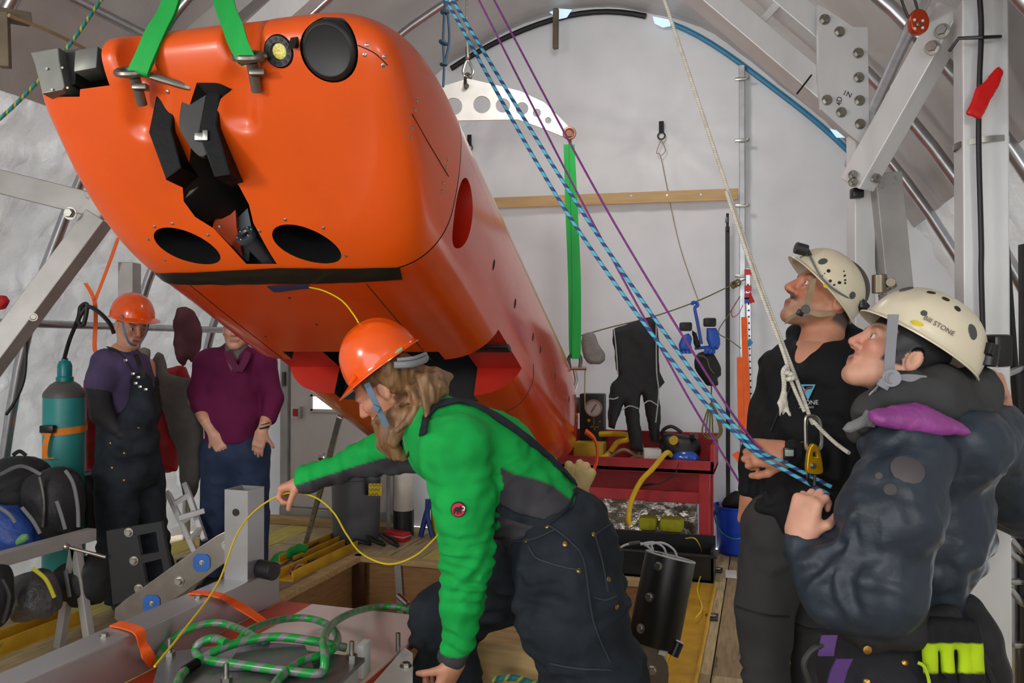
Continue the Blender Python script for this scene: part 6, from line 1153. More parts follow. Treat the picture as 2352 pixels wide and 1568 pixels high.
def bobj(name, g, m, label, cat, **kw): return mk(name, g, m, label=label, cat=cat, **kw)
yx = onY(1358, 1025, 5.66); bobj('yellow_case', box((yx[0], 5.62, zs+.07), WAX, (.11, .06, .07), .012), mat('yellow_case', 'b9981d', .5, 0, .15, 10), 'yellow instrument case on the red bench beside the hull tail', 'case')
def bench_tube(pts, r, m, label, cat, name, Y=5.55, n=6, seg=8): return bobj(name, tube([(onY(x, y, Y)[0], Y+dy, max(onY(x, y, Y)[2], zs+r)) for x, y, dy in pts], r, seg, n), m, label, cat)
M['yel_hose'] = mat('yellow_hose', 'd3ac12', .5, 0, .1, 20)
bench_tube([(1372, 1000, .1), (1410, 998, .05), (1440, 1000, .02), (1442, 1010, 0), (1420, 1015, -.02), (1405, 1035, -.03)], .020, M['yel_hose'], 'thick yellow hose bent along the red bench', 'hose', 'yellow_hose')
bench_tube([(1375, 1055, -.02), (1400, 1045, .0), (1385, 1060, .04)], .02, M['yel_hose'], 'short yellow hose end lying in the bench tray', 'hose', 'yellow_hose')
for i, pts in enumerate(([(1390, 1045, .0), (1420, 1020, .05), (1460, 1010, .05), (1475, 1030, .0), (1462, 1050, -.02)], [(1400, 1050, -.03), (1430, 1032, -.02), (1455, 1040, -.03), (1480, 1060, -.04)], [(1440, 1060, -.06), (1465, 1045, -.06), (1490, 1050, -.05)])): bench_tube(pts, .012, MATS['tan_rope'], 'tan rope length tangled in the bench tray', 'rope', 'bench_rope').__setitem__('group', 'tan ropes in the bench tray')
wx = onY(1496, 1045, 5.5); bobj('white_block', box((wx[0], 5.52, zs+.06), rotz(.3), (.06, .05, .06), .008), mat('white_plastic', 'd6d2cc', .5), 'white plastic block in the bench tray', 'block')
# full-face mask
mx_ = onY(1558, 1020, 5.55); fm = thing('dive_mask', (mx_[0], 5.55, zs), 'black full-face diving mask with blue visor and head harness on the red bench', 'diving mask'); S = SDF(np.array([mx_[0]-.3, 5.3, zs-.01]), np.array([mx_[0]+.3, 5.8, zs+.4]), .010)
S.ell((mx_[0]+.01, 5.56, zs+.11), (.14, .10, .11), WAX, .03); S.ell((mx_[0]-.06, 5.54, zs+.17), (.07, .07, .06), WAX, .03); S.cone((mx_[0]+.1, 5.53, zs+.15), (mx_[0]+.05, 5.5, zs+.05), .05, .06, .03); garment('mask_body', fm, S, M['black_rub'], [crease(.006, 12, 7)])
mk('visor', ball((mx_[0]+.05, 5.475, zs+.07), (.095, .04, .055)), mat('blue_visor', '1d4fae', .15, coat=.5), fm); mk('head_harness', tube([(mx_[0]-.08, 5.5, zs+.16), (mx_[0]-.10, 5.48, zs+.24), (mx_[0]-.04, 5.47, zs+.28), (mx_[0]+.03, 5.48, zs+.24)], .012, 8, 6), M['black_rub'], fm); mk('purge_valve', cyl((mx_[0]-.02, 5.46, zs+.19), (mx_[0]-.02, 5.42, zs+.19), .03), MATS['knob_yellow'], fm); mk('side_valve', cyl((mx_[0]+.09, 5.48, zs+.21), (mx_[0]+.13, 5.46, zs+.22), .025), M['dark_steel'], fm)
bobj('yellow_umbilical', tube([(mx_[0]-.04, 5.44, zs+.09), onY(1530, 1040, 5.36), onY(1500, 1075, 5.32), onY(1472, 1105, 5.3), onY(1450, 1150, 5.28), onY(1444, 1190, 5.26), onY(1448, 1206, 5.26)], .017, 8, 8), M['yel_hose'], 'thick yellow umbilical hanging from the diving mask over the bench edge', 'hose')
bobj('black_lead', tube([onY(1560, 1062, 5.38), onY(1548, 1090, 5.36), onY(1520, 1108, 5.35), onY(1492, 1112, 5.35), onY(1465, 1116, 5.35)], [.004, .004, .004, .009, .006], 6, 8), M['black_rub'], 'thin black lead looping below the bench rim', 'cable')
for x, lb in ((1602, 'pair of black earpieces, one nearer the mask'), (1622, 'black earpiece by the right end of the bench tray')): p = onY(x, 1045, 5.5); bobj('earpiece', ball((p[0], 5.5, zs+.032), (.035, .03, .032)), M['black_rub'], lb, 'earpiece')
# black tray and soap-yellow floats below
p0, p1 = onY(1400, 1270, 5.22), onY(1640, 1270, 5.22); tr_ = thing('drip_tray', ((p0[0]+p1[0])/2-.1, 5.3, 0), 'long black plastic tray on the deck under the red bench', 'tray')
mk('tray_wall', join(wbox(p0[0]-.2, p1[0], 5.18, 5.20, .0, .16, .003), wbox(p0[0]-.2, p1[0], 5.39, 5.41, 0, .25, .003), wbox(p1[0]-.02, p1[0], 5.18, 5.41, 0, .2, .003), wbox(p0[0]-.2, p0[0]-.18, 5.18, 5.41, 0, .2, .003), wbox(p0[0]-.2, p1[0], 5.18, 5.41, 0, .015)), M['black_plastic'], tr_, smooth=0); mk('tray_rim', beam((p0[0]-.2, 5.185, .165), (p1[0]+.02, 5.185, .165), .03, .02), M['black_rub'], tr_)
for x, w2, lb in ((1542, .062, 'larger yellow-green sponge float behind the black tray'), (1488, .05, 'flatter yellow-green sponge float behind the black tray')): p = onY(x, 1200, 5.6); bobj('sponge_float', box((p[0], 5.62, .0+.26), WAX, (w2*1.3, .06, .05), .03), mat('lime_foam', 'b3b21c', .7, 0, .1, 30), lb, 'float')
bobj('foil_sheet', pillow((onY(1490, 1195, 5.96)[0], 5.97, .27), WAX[0], WAX[2], [(-.55, -.25), (.36, -.25), (.36, .17), (-.55, .17)], .02, h=.012, wr=.016, ws=11), mat('crumpled_foil', 'c9c3bd', .25, .8, .1, 8, .5, 30), 'crumpled silver foil sheet under the red bench', 'foil', smooth=180)
bobj('float_stand', wbox(onY(1470, 1200, 5.6)[0], onY(1570, 1200, 5.6)[0], 5.54, 5.7, 0, .205, .01), M['black_plastic'], 'black crate under the yellow sponge floats', 'crate')
# blue bucket
bp_ = onZ(1690, 1268, 0); bk = thing('bucket', bp_, 'blue plastic bucket standing on the deck beside the red bench', 'bucket'); mk('pail', lathe(bp_, Zu, [(.115, 0), (.125, .01), (.142, .27), (.15, .272), (.152, .33), (.158, .335), (.158, .345), (.146, .345), (.13, .02), (0, .02)], 36), mat('blue_bucket', '0e45c4', .4, 0, .08, 6), bk); mk('bail', tube([bp_+np.array([.15*math.cos(t), -.03-.15*abs(math.sin(t))*1.05, .30-.16*abs(math.sin(t))]) for t in np.linspace(0, math.pi, 14)], .005, 6), mat('teal_cord', '2a7f9c', .6), bk)
mk('bagged_gear', pillow_px(smooth_poly([(1660, 1165), (1668, 1140), (1690, 1125), (1715, 1140), (1718, 1168)], 3), (bp_-CC)@FW, .07, h=.01, wr=.006), M['black_cloth'], label='black bag poking out of the blue bucket', cat='bag', smooth=180)
# ------------------------------------------------------------------ door in the end wall
xl, xr = onY(668, 1100, 6.0)[0], onY(905, 1100, 6.0)[0]; zd0, zd1 = onY(700, 1163, 6.0)[2], 2.02
dr = thing('door_1', ((xl+xr)/2, 6.0, 0), 'white insulated door with a small window in the end wall', None, None, 'structure'); M['door_w'] = mat('off_white_panel', 'cfc8c4', .5, 0, .05, 4)
mk('door_panel', wbox(xl, xr, 5.99, 6.03, zd0, zd1, .004), M['door_w'], dr, smooth=0); mk('door_frame', join(wbox(xl-.09, xl-.015, 5.97, 6.04, 0, zd1+.08, .004), wbox(xr+.015, xr+.09, 5.97, 6.04, 0, zd1+.08, .004), wbox(xl-.09, xr+.09, 5.97, 6.04, zd1+.01, zd1+.09, .004), wbox(xl-.09, xr+.09, 5.96, 6.04, 0, zd0-.01, .004)), M['alu_dull'], dr, smooth=0)
p = onY(755, 925, 5.985); mw = mat('daylit_window', 'f2f2f2', .2); mw.node_tree.nodes['Principled BSDF'].inputs['Emission Color'].default_value = (1, 1, 1, 1); mw.node_tree.nodes['Principled BSDF'].inputs['Emission Strength'].default_value = .9
mk('door_window', box(p, WAX, (.15, .006, .055), .002), mw, dr); mk('window_frame', join(box(p+Zu*.065, WAX, (.17, .012, .012)), box(p-Zu*.065, WAX, (.17, .012, .012)), box(p-WAX[0]*.16, WAX, (.012, .012, .07))), M['door_w'], dr, smooth=0)
p = onY(679, 947, 5.985); sg = mk('door_sticker', box(p, WAX, (.045, .003, .05)), mat('white_sticker', 'd9d4d0', .5), dr); mk('sticker_mark', box(p-WAX[1]*.004, WAX, (.025, .002, .032)), MATS['red_tape'], sg)
mk('hinge', box(onY(652, 870, 5.96), WAX, (.015, .01, .06), .003), M['dark_steel'], dr); mk('latch', box(onY(690, 947, 5.97), WAX, (.01, .02, .05), .003), M['alu_dull'], dr)
mk('door_sill', wbox(xl-.2, xr+.1, 5.82, 5.95, 0, .05, .005), M['wood'], label='timber sill in front of the white door', cat='sill', smooth=0)
# ------------------------------------------------------------------ left wall: gas bottle, hanging clothes
gc = P(148, 1000, 4.75); gc = at_z(gc, 0); cy = thing('gas_cylinder', gc, 'tall teal gas cylinder with a domed cap and orange strap', 'gas cylinder'); M['teal'] = mat('teal_paint', '2f8f8c', .45, 0, .12, 5, wear=('5f6f6c', 4, .68))
zc = lambda y: P(148, y, 4.75)[2]
mk('cylinder_body', lathe(gc, Zu, [(.10, 0), (.115, .03), (.115, zc(915)), (.105, zc(900)), (.075, zc(885)), (.05, zc(876))], 36), M['teal'], cy); mk('grey_band', lathe(gc, Zu, [(.1165, zc(912)), (.1165, zc(900)-.01), (.107, zc(897)), (.078, zc(883)), (.052, zc(876))], 36), mat('grey_band', '5b5957', .5), cy)
mk('valve_cap', lathe(gc, Zu, [(.047, zc(878)), (.048, zc(866)), (.040, zc(864)), (.040, zc(838)), (.03, zc(829)), (.0, zc(826))], 28), mat('teal_cap', '127f82', .35), cy); mk('valve_dome', lathe(gc, Zu, [(.018, zc(828)), (.018, zc(822))], 16), MATS['teal_cap'], cy)
mk('ratchet_strap', strip([gc+np.array([.119*math.cos(t), .119*math.sin(t), zc(984)+.01*math.sin(t)]) for t in np.linspace(0, 6.283, 33)], Zu*.02, .004, 0), mat('amber_web', 'f0871e', .6), cy); mk('strap_tail', strip([P(112, 992, 4.60), P(105, 1020, 4.6), P(104, 1050, 4.6), P(118, 1052, 4.59)], RT*.016, .004), MATS['amber_web'], cy); mk('ratchet', box(P(110, 985, 4.61), [RT, FW, UP], (.04, .02, .022), .006), M['black_plastic'], cy)
def cloth(name, pts, d, t, m, label, cat='coat', **kw): return mk(name, pillow_px(pts, d, t, **{**dict(h=.011, wr=.016, ws=6), **kw}), m, label=label, cat=cat, smooth=180)
M['red_cloth'] = mat('red_jacket_cloth', 'b0141e', .6, 0, .2, 8, .2, 60); M['grey_cloth'] = mat('grey_coat_cloth', '6a6663', .85, 0, .15, 10, .3, 120); M['maroon'] = mat('maroon_cloth', '5c2f38', .8, 0, .2, 10)
cloth('red_coat', [(192, 870), (215, 845), (235, 850), (245, 900), (240, 1000), (238, 1085), (200, 1082), (190, 980)], 5.05, .09, M['red_cloth'], 'long red coat hanging beside the teal gas cylinder')
cloth('red_coat', [(348, 880), (380, 835), (425, 840), (440, 880), (420, 960), (418, 1010), (412, 1082), (370, 1085), (345, 1020)], 5.25, .10, M['red_cloth'], 'bunched red coat hanging under the grey coat')
cloth('grey_coat', [(348, 830), (362, 806), (376, 808), (392, 850), (440, 870), (462, 900), (468, 1000), (465, 1100), (445, 1160), (420, 1140), (408, 1040), (385, 980), (358, 900)], 5.05, .06, M['grey_cloth'], 'long grey hooded coat hanging beside the burgundy pullover')
cloth('maroon_jacket', [(396, 735), (404, 700), (430, 698), (450, 715), (466, 760), (464, 800), (445, 845), (432, 830), (424, 850), (408, 830), (396, 790)], 5.3, .05, M['maroon'], 'crumpled maroon jacket hung high on the clothes rail', cat='jacket')
cloth('tan_bag', [(310, 800), (330, 792), (348, 800), (352, 825), (335, 835), (315, 825)], 5.5, .03, mat('tan_canvas', '8f857a', .85), 'small tan cloth pouch hanging behind the bib overalls', cat='pouch')
cloth('yellow_vest', [(470, 915), (482, 895), (488, 920), (482, 950), (472, 940)], 5.5, .03, mat('hi_vis', 'c9cc1e', .6), 'scrap of yellow vest behind the burgundy pullover', cat='vest')
mk('orange_tie_strap', join(strip([P(272, 545, 4.7), P(245, 620, 4.7), P(218, 690, 4.7)], RT*.012+UP*.006, .004), strip([P(196, 650, 4.7), P(214, 682, 4.7), P(220, 720, 4.7), P(217, 790, 4.7), P(220, 810, 4.7)], RT*.012, .004)), M['orange_web'], label='knotted orange strap tied down the left tent wall', cat='strap')
mk('air_hose', tube([P(148, 822, 4.72), P(160, 780, 4.65), P(180, 730, 4.6), P(185, 705, 4.6), P(200, 700, 4.6), P(192, 745, 4.6), P(180, 735, 4.6), P(200, 705, 4.6), P(225, 715, 4.6), P(250, 740, 4.62), P(262, 765, 4.65)], .012, 8, 8), M['black_rub'], label='coiled black air hose above the gas cylinder', cat='hose')
mk('hose_lead', tube([P(57, 740, 4.2), P(60, 800, 4.2), P(55, 870, 4.2), P(35, 920, 4.2), P(14, 952, 4.2)], .008, 8, 8), M['black_rub'], label='black hose lead hanging on the left tent wall', cat='hose')
mk('red_bundle', pillow_px([(-20, 680), (10, 676), (22, 690), (10, 712), (-20, 712)], 4.0, .04, h=.01), M['red_cloth'], label='red and yellow strap bundle behind the diagonal strut', cat='bundle', smooth=180)
# bags on the deck
M['bag'] = mat('black_pack_cloth', '17171b', .6, 0, .3, 12, .35, 40, bd=.01)
def bag(name, pts, d, t, m, label, extra=(), cat='bag'):
    q = P(sum(p[0] for p in pts)/len(pts), max(p[1] for p in pts), d); th = thing(name, q, label, cat); mk('bag_body', pillow_px(smooth_poly(pts, 3), d, t, h=.012, wr=.014, ws=6), m, th, smooth=180)
    for nm, pp, mm in extra: mk(nm, tube([P(x, y, d-t-.005) for x, y in pp], .010, 8, 5, flat=(.6, FW)), mm, th)
    return th
M['grey_strap'] = mat('grey_strap', '6c6d72', .6)
bag('duffel_bag', [(-40, 1090), (0, 1050), (45, 1040), (95, 1060), (112, 1100), (110, 1190), (90, 1250), (-40, 1260)], 4.25, .20, M['bag'], 'large black duffel bag with a top handle below the gas cylinder', [('handle', [(30, 1045), (45, 1036), (60, 1046)], M['bag']), ('piping', [(0, 1090), (48, 1070), (95, 1090)], M['grey_strap'])])
bag('backpack', [(55, 1120), (90, 1080), (135, 1065), (170, 1085), (190, 1130), (188, 1200), (170, 1235), (80, 1240)], 4.12, .15, M['bag'], 'black backpack with grey shoulder straps leaning on the duffel bag', [('shoulder_strap', [(150, 1080), (168, 1110), (178, 1160), (180, 1210)], M['grey_strap']), ('shoulder_strap', [(130, 1150), (140, 1180), (150, 1215)], M['grey_strap']), ('zip', [(90, 1095), (100, 1150), (98, 1210)], M['dark_steel'])])
bag('backpack', [(180, 1090), (215, 1076), (240, 1100), (250, 1150), (245, 1205), (200, 1215)], 4.85, .10, M['bag'], 'small black backpack with shiny piping behind the bib overalls', [('piping', [(195, 1090), (220, 1088), (240, 1115)], M['grey_strap'])])
bag('blue_pack', [(-40, 1170), (0, 1150), (40, 1160), (80, 1200), (95, 1240), (80, 1270), (-40, 1290)], 4.0, .12, mat('blue_pack_cloth', '17408f', .5, 0, .2, 10, .3, 40), 'blue pack with a grey flap beside the black bags', [('buckle_strap', [(50, 1165), (75, 1195), (92, 1225)], M['grey_strap']), ('lid', [(-10, 1160), (20, 1180), (35, 1200)], M['grey_strap'])])
bag('kit_bag', [(28, 1330), (60, 1305), (105, 1310), (132, 1350), (138, 1400), (110, 1420), (40, 1425), (25, 1380)], 3.75, .12, mat('shiny_grey_bag', '4a4a4c', .3, 0, .3, 10, .5, 30), 'shiny grey kit bag with a yellow strap under the grey bar', [('yellow_strap', [(75, 1305), (105, 1330), (125, 1372)], mat('yellow_strap', 'b8b020', .6))])
bag('kit_bag', [(120, 1320), (170, 1280), (230, 1270), (250, 1320), (245, 1380), (160, 1390)], 4.0, .13, M['bag'], 'black kit bag lying under the grey bar', [('buckle_strap', [(150, 1310), (155, 1340), (160, 1370)], M['grey_strap'])])
bag('kit_bag', [(-60, 1310), (0, 1290), (25, 1330), (28, 1400), (0, 1450), (-60, 1450)], 3.5, .10, M['bag'], 'black kit bag with a wheel at the edge of the bag pile', [('wheel', [(5, 1330), (22, 1370), (8, 1430)], M['black_rub'])])
bag('water_bottle', [(28, 1245), (45, 1222), (68, 1222), (74, 1240), (60, 1252), (40, 1258)], 3.55, .03, mat('green_cloth', '5b8a5a', .6), 'green cloth cuff stuffed beside the blue pack', cat='cloth')
# ladder and aluminium section leaning behind the people
lf = thing('folding_ladder', P(430, 1290, 4.75), 'folded aluminium ladder leaning between the two bystanders', 'ladder')
mk('rail', beam(P(385, 1130, 4.9), P(448, 1268, 4.7), .05, .03, up=RT), M['alu'], lf, smooth=0); mk('rail', beam(P(425, 1110, 4.95), P(470, 1240, 4.8), .05, .03, up=RT), M['alu'], lf, smooth=0)
for t in (.2, .5, .8): mk('rung', beam(P(385+63*t, 1130+138*t, 4.88-.2*t), P(425+45*t, 1110+130*t, 4.93-.15*t), .03, .03), M['alu'], lf, smooth=0)
mk('ladder_foot', box(P(425, 1290, 4.7), [RT, FW, UP], (.04, .03, .02), .005), M['black_rub'], lf)
mk('alu_offcut', beam(P(410, 1190, 4.75), P(470, 1172, 4.8), .03, .03), M['alu'], label='short aluminium offcut resting on the folded ladder', cat='offcut', smooth=0)
# perforated strut leaning from the hull to the deck
st = thing('slotted_strut', P(705, 1240, 4.9), 'galvanised slotted strut leaning up towards the hull', 'strut'); a, b = P(782, 955, 4.55), at_z(P(705, 1243, 4.95), .0); b = onZ(703, 1246, 0.01); mk('channel', beam(a, b, .035, .03, up=FW), M['galv'], st, smooth=0)
for i in range(16): t = (i+.7)/16.5; p = a+(b-a)*t; mk('slot_hole', lathe(p-FW*.0175, -FW, [(.008, 0), (.008, .002)], 8), M['void'], st)
bolt(st, P(747, 1050, 4.65), -RT, .02, .03)
# bin, cylinders and oddments behind the pit
bq = onZ(818, 1238, 0); bi = thing('dustbin', bq, 'grey plastic dustbin with a yellow notice', 'bin'); hz_ = P(818, 1080, (bq-CC)@FW)[2]; mk('tub', lathe(bq, Zu, [(.17, 0), (.178, .02), (.185, hz_-.06), (.20, hz_-.05), (.205, hz_), (.19, hz_), (.18, .03), (0, .03)], 36), mat('grey_bin', '55575a', .5, 0, .08, 6), bi)
p = P(856, 1110, (bq-CC)@FW-.18); mk('label_holder', box(p, [RT, FW, UP], (.058, .006, .085), .003), M['black_plastic'], bi); nt_ = mk('notice', box(P(862, 1124, (bq-CC)@FW-.19), [RT, FW, UP], (.05, .004, .046), .001), mat('yellow_paper', 'd6be1c', .6), bi)
for i, (s_, y) in enumerate((('IN ICE', 1114), ('TOOLS', 1124), ('ONLY', 1135))): mk('scribble', tube([P(848+k*4, y+(3 if k % 2 else -3), (bq-CC)@FW-.196) for k in range(8-i)], .0018, 5, 3), mat('ink', '4a3f18', .7), nt_)
for x, yb, yt, r, lb, nm in ((927, 1228, 1072, .078, 'white gas cylinder with a black base beside the dustbin', 'white_cylinder'), (968, 1200, 1090, .07, 'shorter pale gas cylinder behind the white one', 'white_cylinder')):
    q = onZ(x, yb, 0); d = (q-CC)@FW; hh_ = P(x, yt, d)[2]; t = thing(nm, q, lb, 'gas cylinder'); mk('cylinder_body', lathe(q, Zu, [(r*.9, .0), (r, .02), (r, hh_-.09), (r*.8, hh_-.035), (r*.35, hh_)], 28), mat('cream_cylinder', 'c4bdb2', .5), t); mk('base_boot', lathe(q, Zu, [(r+.004, 0), (r+.004, .20)], 28), M['black_rub'], t); mk('valve', cyl(q+Zu*(hh_-.01), q+Zu*(hh_+.05), .018), M['dark_steel'], t)
q = onZ(892, 1225, 0); mk('stand_pole', join(beam(q, at_z(q, .56), .03, .03, up=RT), box(at_z(q, .56), WAX, (.03, .03, .03), .005)), M['alu_dull'], label='aluminium stand pole between dustbin and white cylinder', cat='pole', smooth=0)
q = onZ(980, 1235, 0); mk('blue_clamp', join(tube([q+np.array([-.05, 0, .01]), q+np.array([0, 0, .20]), q+np.array([.05, .02, .33])], .022, 8, 6), tube([q+np.array([.05, 0, .01]), q+np.array([.01, 0, .16]), q+np.array([.0, .02, .30])], .02, 8, 6)), mat('blue_clamp', '1a3a7a', .5), label='blue spring clamp standing behind the pit', cat='clamp')
q = onZ(1010, 1230, 0); mk('lime_tank', lathe(q, Zu, [(.05, 0), (.07, .02), (.07, .28), (.05, .34), (.02, .36)], 24), mat('lime_paint', 'b8c220', .4), label='lime yellow dive cylinder behind the pit', cat='dive cylinder')
q = onZ(912, 1240, 0); rb = thing('tool_box', q, 'flat red plastic case lying by the dustbin', 'case'); mk('case_shell', box(q+Zu*.035, rotz(-.25), (.10, .05, .035), .01), mat('red_case', 'c01f2a', .45), rb); mk('case_edge', box(q+Zu*.04, rotz(-.25), (.103, .053, .005), .002), mat('pale_edge', 'b9a0a0', .5), rb)
q = onZ(835, 1256, 0); mk('cable_coil', join(*[torus(q+np.array([.1*i-.12, .02*i, .02+.012*i]), (0.2*i, .3, 1), .05+.01*i, .012) for i in range(4)]), M['black_rub'], label='tangle of black cable on the deck by the dustbin', cat='cable')
# green sling heap with steel pins and shackles on the left deck edge
q = onZ(680, 1285, 0)
mk('sling_heap', pillow_px(smooth_poly([(608, 1300), (625, 1280), (650, 1262), (690, 1247), (712, 1252), (700, 1272), (665, 1285), (650, 1305)], 3), (q-CC)@FW, .045, h=.010, wr=.014, ws=14), M['green_web'], label='crumpled green sling heap beside the steel pins', cat='lifting sling', smooth=180)
for i, (a, b, r) in enumerate((((645, 1305), (730, 1255), .012), ((665, 1302), (735, 1265), .014), ((690, 1300), (760, 1270), .013), ((705, 1302), (770, 1285), .010))):
    a, b = onZ(*a, .0)+Zu*(r+.028*i*.3), onZ(*b, .0)+Zu*(r+.02); mk('steel_pin', cyl(a, b, r), M['dark_steel'] if i % 2 else mat('brown_steel', '6a4f3c', .5, .5), label='steel tent pin in the pile on the deck', cat='pin', group='steel pins piled on the deck')
for i, (x, y) in enumerate(((668, 1305), (690, 1308), (655, 1312))): p = onZ(x, y, .03); mk('shackle', join(torus(p, (.3, -.8, .5), .035, .010), cyl(p+np.array([-.04, 0, -.01]), p+np.array([.04, 0, -.01]), .010)), MATS['rusty_steel'], label='rusty bow shackle in the pile on the deck', cat='shackle', group='rusty shackles piled on the deck')
# pit edge timbers
bc = thing('pit_curb', (PX0, 4.6, 0), 'pale timber curb plates along the pit edge', 'curb'); mk('curb_plate', wbox(PX0-.01, PX0+.06, 3.2, PY1, -.03, .012, .003), M['wood'], bc, smooth=0); mk('curb_plate', wbox(PX0, PX1, PY1-.06, PY1+.01, -.03, .012, .003), M['wood'], bc, smooth=0)
mk('corner_bracket', wbox(PX0+.005, PX0+.10, PY1-.075, PY1-.06, -.55, -.03, .002), mat('rust_brown', '4f3224', .6, .3), label='rusty angle bracket in the far pit corner', cat='bracket', smooth=0)
q = onY(918, 1320, PY1-.03); mk('pit_slat', beam(np.array([q[0]-.02, PY1-.02, -.03]), np.array([q[0]+.02, PY1-.02, -.6]), .05, .02, up=WAX[1]), M['alu_dull'], label='grey slat fixed upright on the far pit wall', cat='slat', smooth=0)
# ------------------------------------------------------------------ launch cradle in the foreground
XB0, XB1, ZB, ZP = -2.0, -1.877, .59, .45
M['alu_c'] = mat('cradle_aluminium', 'adaeb0', .36, .7, .1, 8, .08, 50, stretch=(1, .2, 1), bd=.003, wear=('86857f', 5, .68)); M['alu_k'] = mat('smoky_aluminium', '75767a', .3, .7, .2, 7, wear=('55565a', 4, .6))
cr = thing('launch_cradle', (-1.6, 2.0, 0), 'aluminium launch cradle beam with upright post, lever arm and orange deck plate', 'cradle')
mk('side_beam', wbox(XB0, XB1, .2, 2.81, ZP, ZB, .004), M['alu_c'], cr, smooth=0)
mk('deck_plate', wbox(XB1, -1.17, .2, 2.83, ZP-.02, ZP, .003), mat('orange_plate', 'c2441c', .4, 0, .12, 5), cr, smooth=0)
mk('slide_board', wbox(-1.72, -1.17, 1.2, 2.80, ZP, ZP+.012, .003), mat('glossy_white_board', 'd9c9c6', .12, 0, .05, 4, .06, 8, bd=.01), cr, smooth=0)
for x, y in ((-1.6, .4), (-1.6, 2.6), (-1.25, .4)): mk('cradle_leg', beam((x, y, ZP-.02), (x, y, 0), .08, .08, up=WAX[0]), M['alu_dull'], cr, smooth=0)
for y in (.5, 2.7): mk('cradle_leg', beam((XB0+.06, y, ZP), (XB0+.06, y, 0), .1, .1, up=WAX[0]), M['alu_dull'], cr, smooth=0)
ct = np.array([-1.935, 2.66, ZB]); mk('upright_post', beam(ct, ct+Zu*.345, .105, .105, up=WAX[1], wall=.008), M['alu_c'], cr, smooth=0)
mk('post_hole', lathe(ct+np.array([0, -.054, .26]), (0, -1, 0), [(.014, 0), (.014, .003)], 16), M['void'], cr)
for x, y in ((240, 1460), (455, 1373)): bolt(cr, onZ(x, y, ZB), Zu, .012, .008)
mk('drop_knob', cyl(onZ(572, 1300, ZB+.03), onZ(618, 1312, ZB+.03)+RT*.02, .035), M['black_rub'], cr)
# lever arm and blue taped holes
LD = 3.12; lo = smooth_poly([(268, 1396), (330, 1350), (420, 1285), (500, 1230), (528, 1222), (548, 1238), (546, 1266), (500, 1303), (425, 1358), (345, 1408), (280, 1430)], 2)
lv_ = mk('lever_arm', plate_px(lo, LD, .02, bev=.003), M['titan'], cr, smooth=30, label='grey lever arm with blue taped holes')
for x, y in ((463, 1292), (348, 1386)):
    r = 22; an = [(x+r*math.cos(t), y+r*1.05*math.sin(t)) for t in (.5, 1.1, 2.1, 2.6, 3.64, 4.2, 5.3, 5.8)]; mk('blue_tape', plate_px(an, LD-.013, .003, [circ(x, y, 7, 12)]), M['tape_blue'], lv_, smooth=0); bolt(lv_, P(x, y, LD-.011), -FW, .008, .006)
for x, y, r in ((522, 1252, .016), (412, 1334, .014)): bolt(lv_, P(x, y, LD-.011), -FW, r, .014)
# second bar, black bracket and link rod
mk('side_bar', wbox(-3.26, -3.2, 1.6, 3.20, .515, .575, .003), M['alu_dull'], label='long grey bar standing beside the black bags', cat='bar', smooth=0)
for y in (1.8, 3.1): mk('bar_trestle', join(beam((-3.23, y, .515), (-3.33, y, 0), .04, .04), beam((-3.23, y, .515), (-3.13, y, 0), .04, .04)), M['alu_dull'], label=('small trestle under the near end of the grey bar', 'small trestle under the far end of the grey bar')[y > 2], cat='trestle', smooth=0)
br = thing('hinge_bracket', P(310, 1400, 3.7), 'black bracket plate with two square windows in front of the bib overalls', 'bracket')
mk('bracket_plate', plate_px([(247, 1218), (372, 1196), (396, 1318), (345, 1362), (262, 1388)], 3.7, .025, [[(318, 1228), (361, 1219), (368, 1266), (326, 1273)], [(330, 1292), (373, 1281), (381, 1324), (338, 1336)]]), mat('black_anodised', '1f2023', .45, .2, .15, 12), br, smooth=0)
for x, y in ((296, 1222), (308, 1287), (319, 1351)): bolt(br, P(x, y, 3.686), -FW, .016, .012)
mk('bracket_stand', join(beam(P(300, 1380, 3.72), at_z(P(300, 1380, 3.72), .0), .06, .04, up=RT), box(at_z(P(300, 1380, 3.72), .01), WAX, (.12, .1, .01))), M['alu_dull'], br, smooth=0)
mk('link_rod', cyl(P(148, 1254, 3.62), P(243, 1279, 3.66), .008), M['steel'], br); mk('rod_end', ball(P(152, 1255, 3.62), .016), M['steel'], br)
# orange tie-down straps over the beam
def tie(pts, label): mk('tie_down_strap', strip([np.asarray(p) for p, w_ in pts], [np.asarray(w_) for p, w_ in pts], .004, 8), M['orange_web'], label=label, cat='strap')
tie([(onZ(264, 1432, ZB+.004), WAX[1]*.022), (onZ(300, 1440, ZB+.006), WAX[1]*.022), (onZ(321, 1452, ZB+.006), WAX[1]*.020), (onX(328, 1480, XB1+.02), WAX[1]*.014+Zu*.006), (onX(340, 1505, XB1+.05), WAX[1]*.024), (onZ(352, 1528, ZP+.02), WAX[1]*.018)], 'twisted orange tie-down strap at the bare end of the cradle beam')
tie([(onZ(440, 1360, ZB+.004), WAX[1]*.018), (onZ(480, 1362, ZB+.006), WAX[1]*.02), (onZ(512, 1370, ZB+.006), WAX[1]*.02), (onX(545, 1388, XB1+.03), WAX[1]*.026), (onX(580, 1410, XB1+.10), WAX[1]*.022), (onZ(612, 1432, ZP+.03), WAX[1]*.018)], 'orange tie-down strap beside the upright post of the cradle')
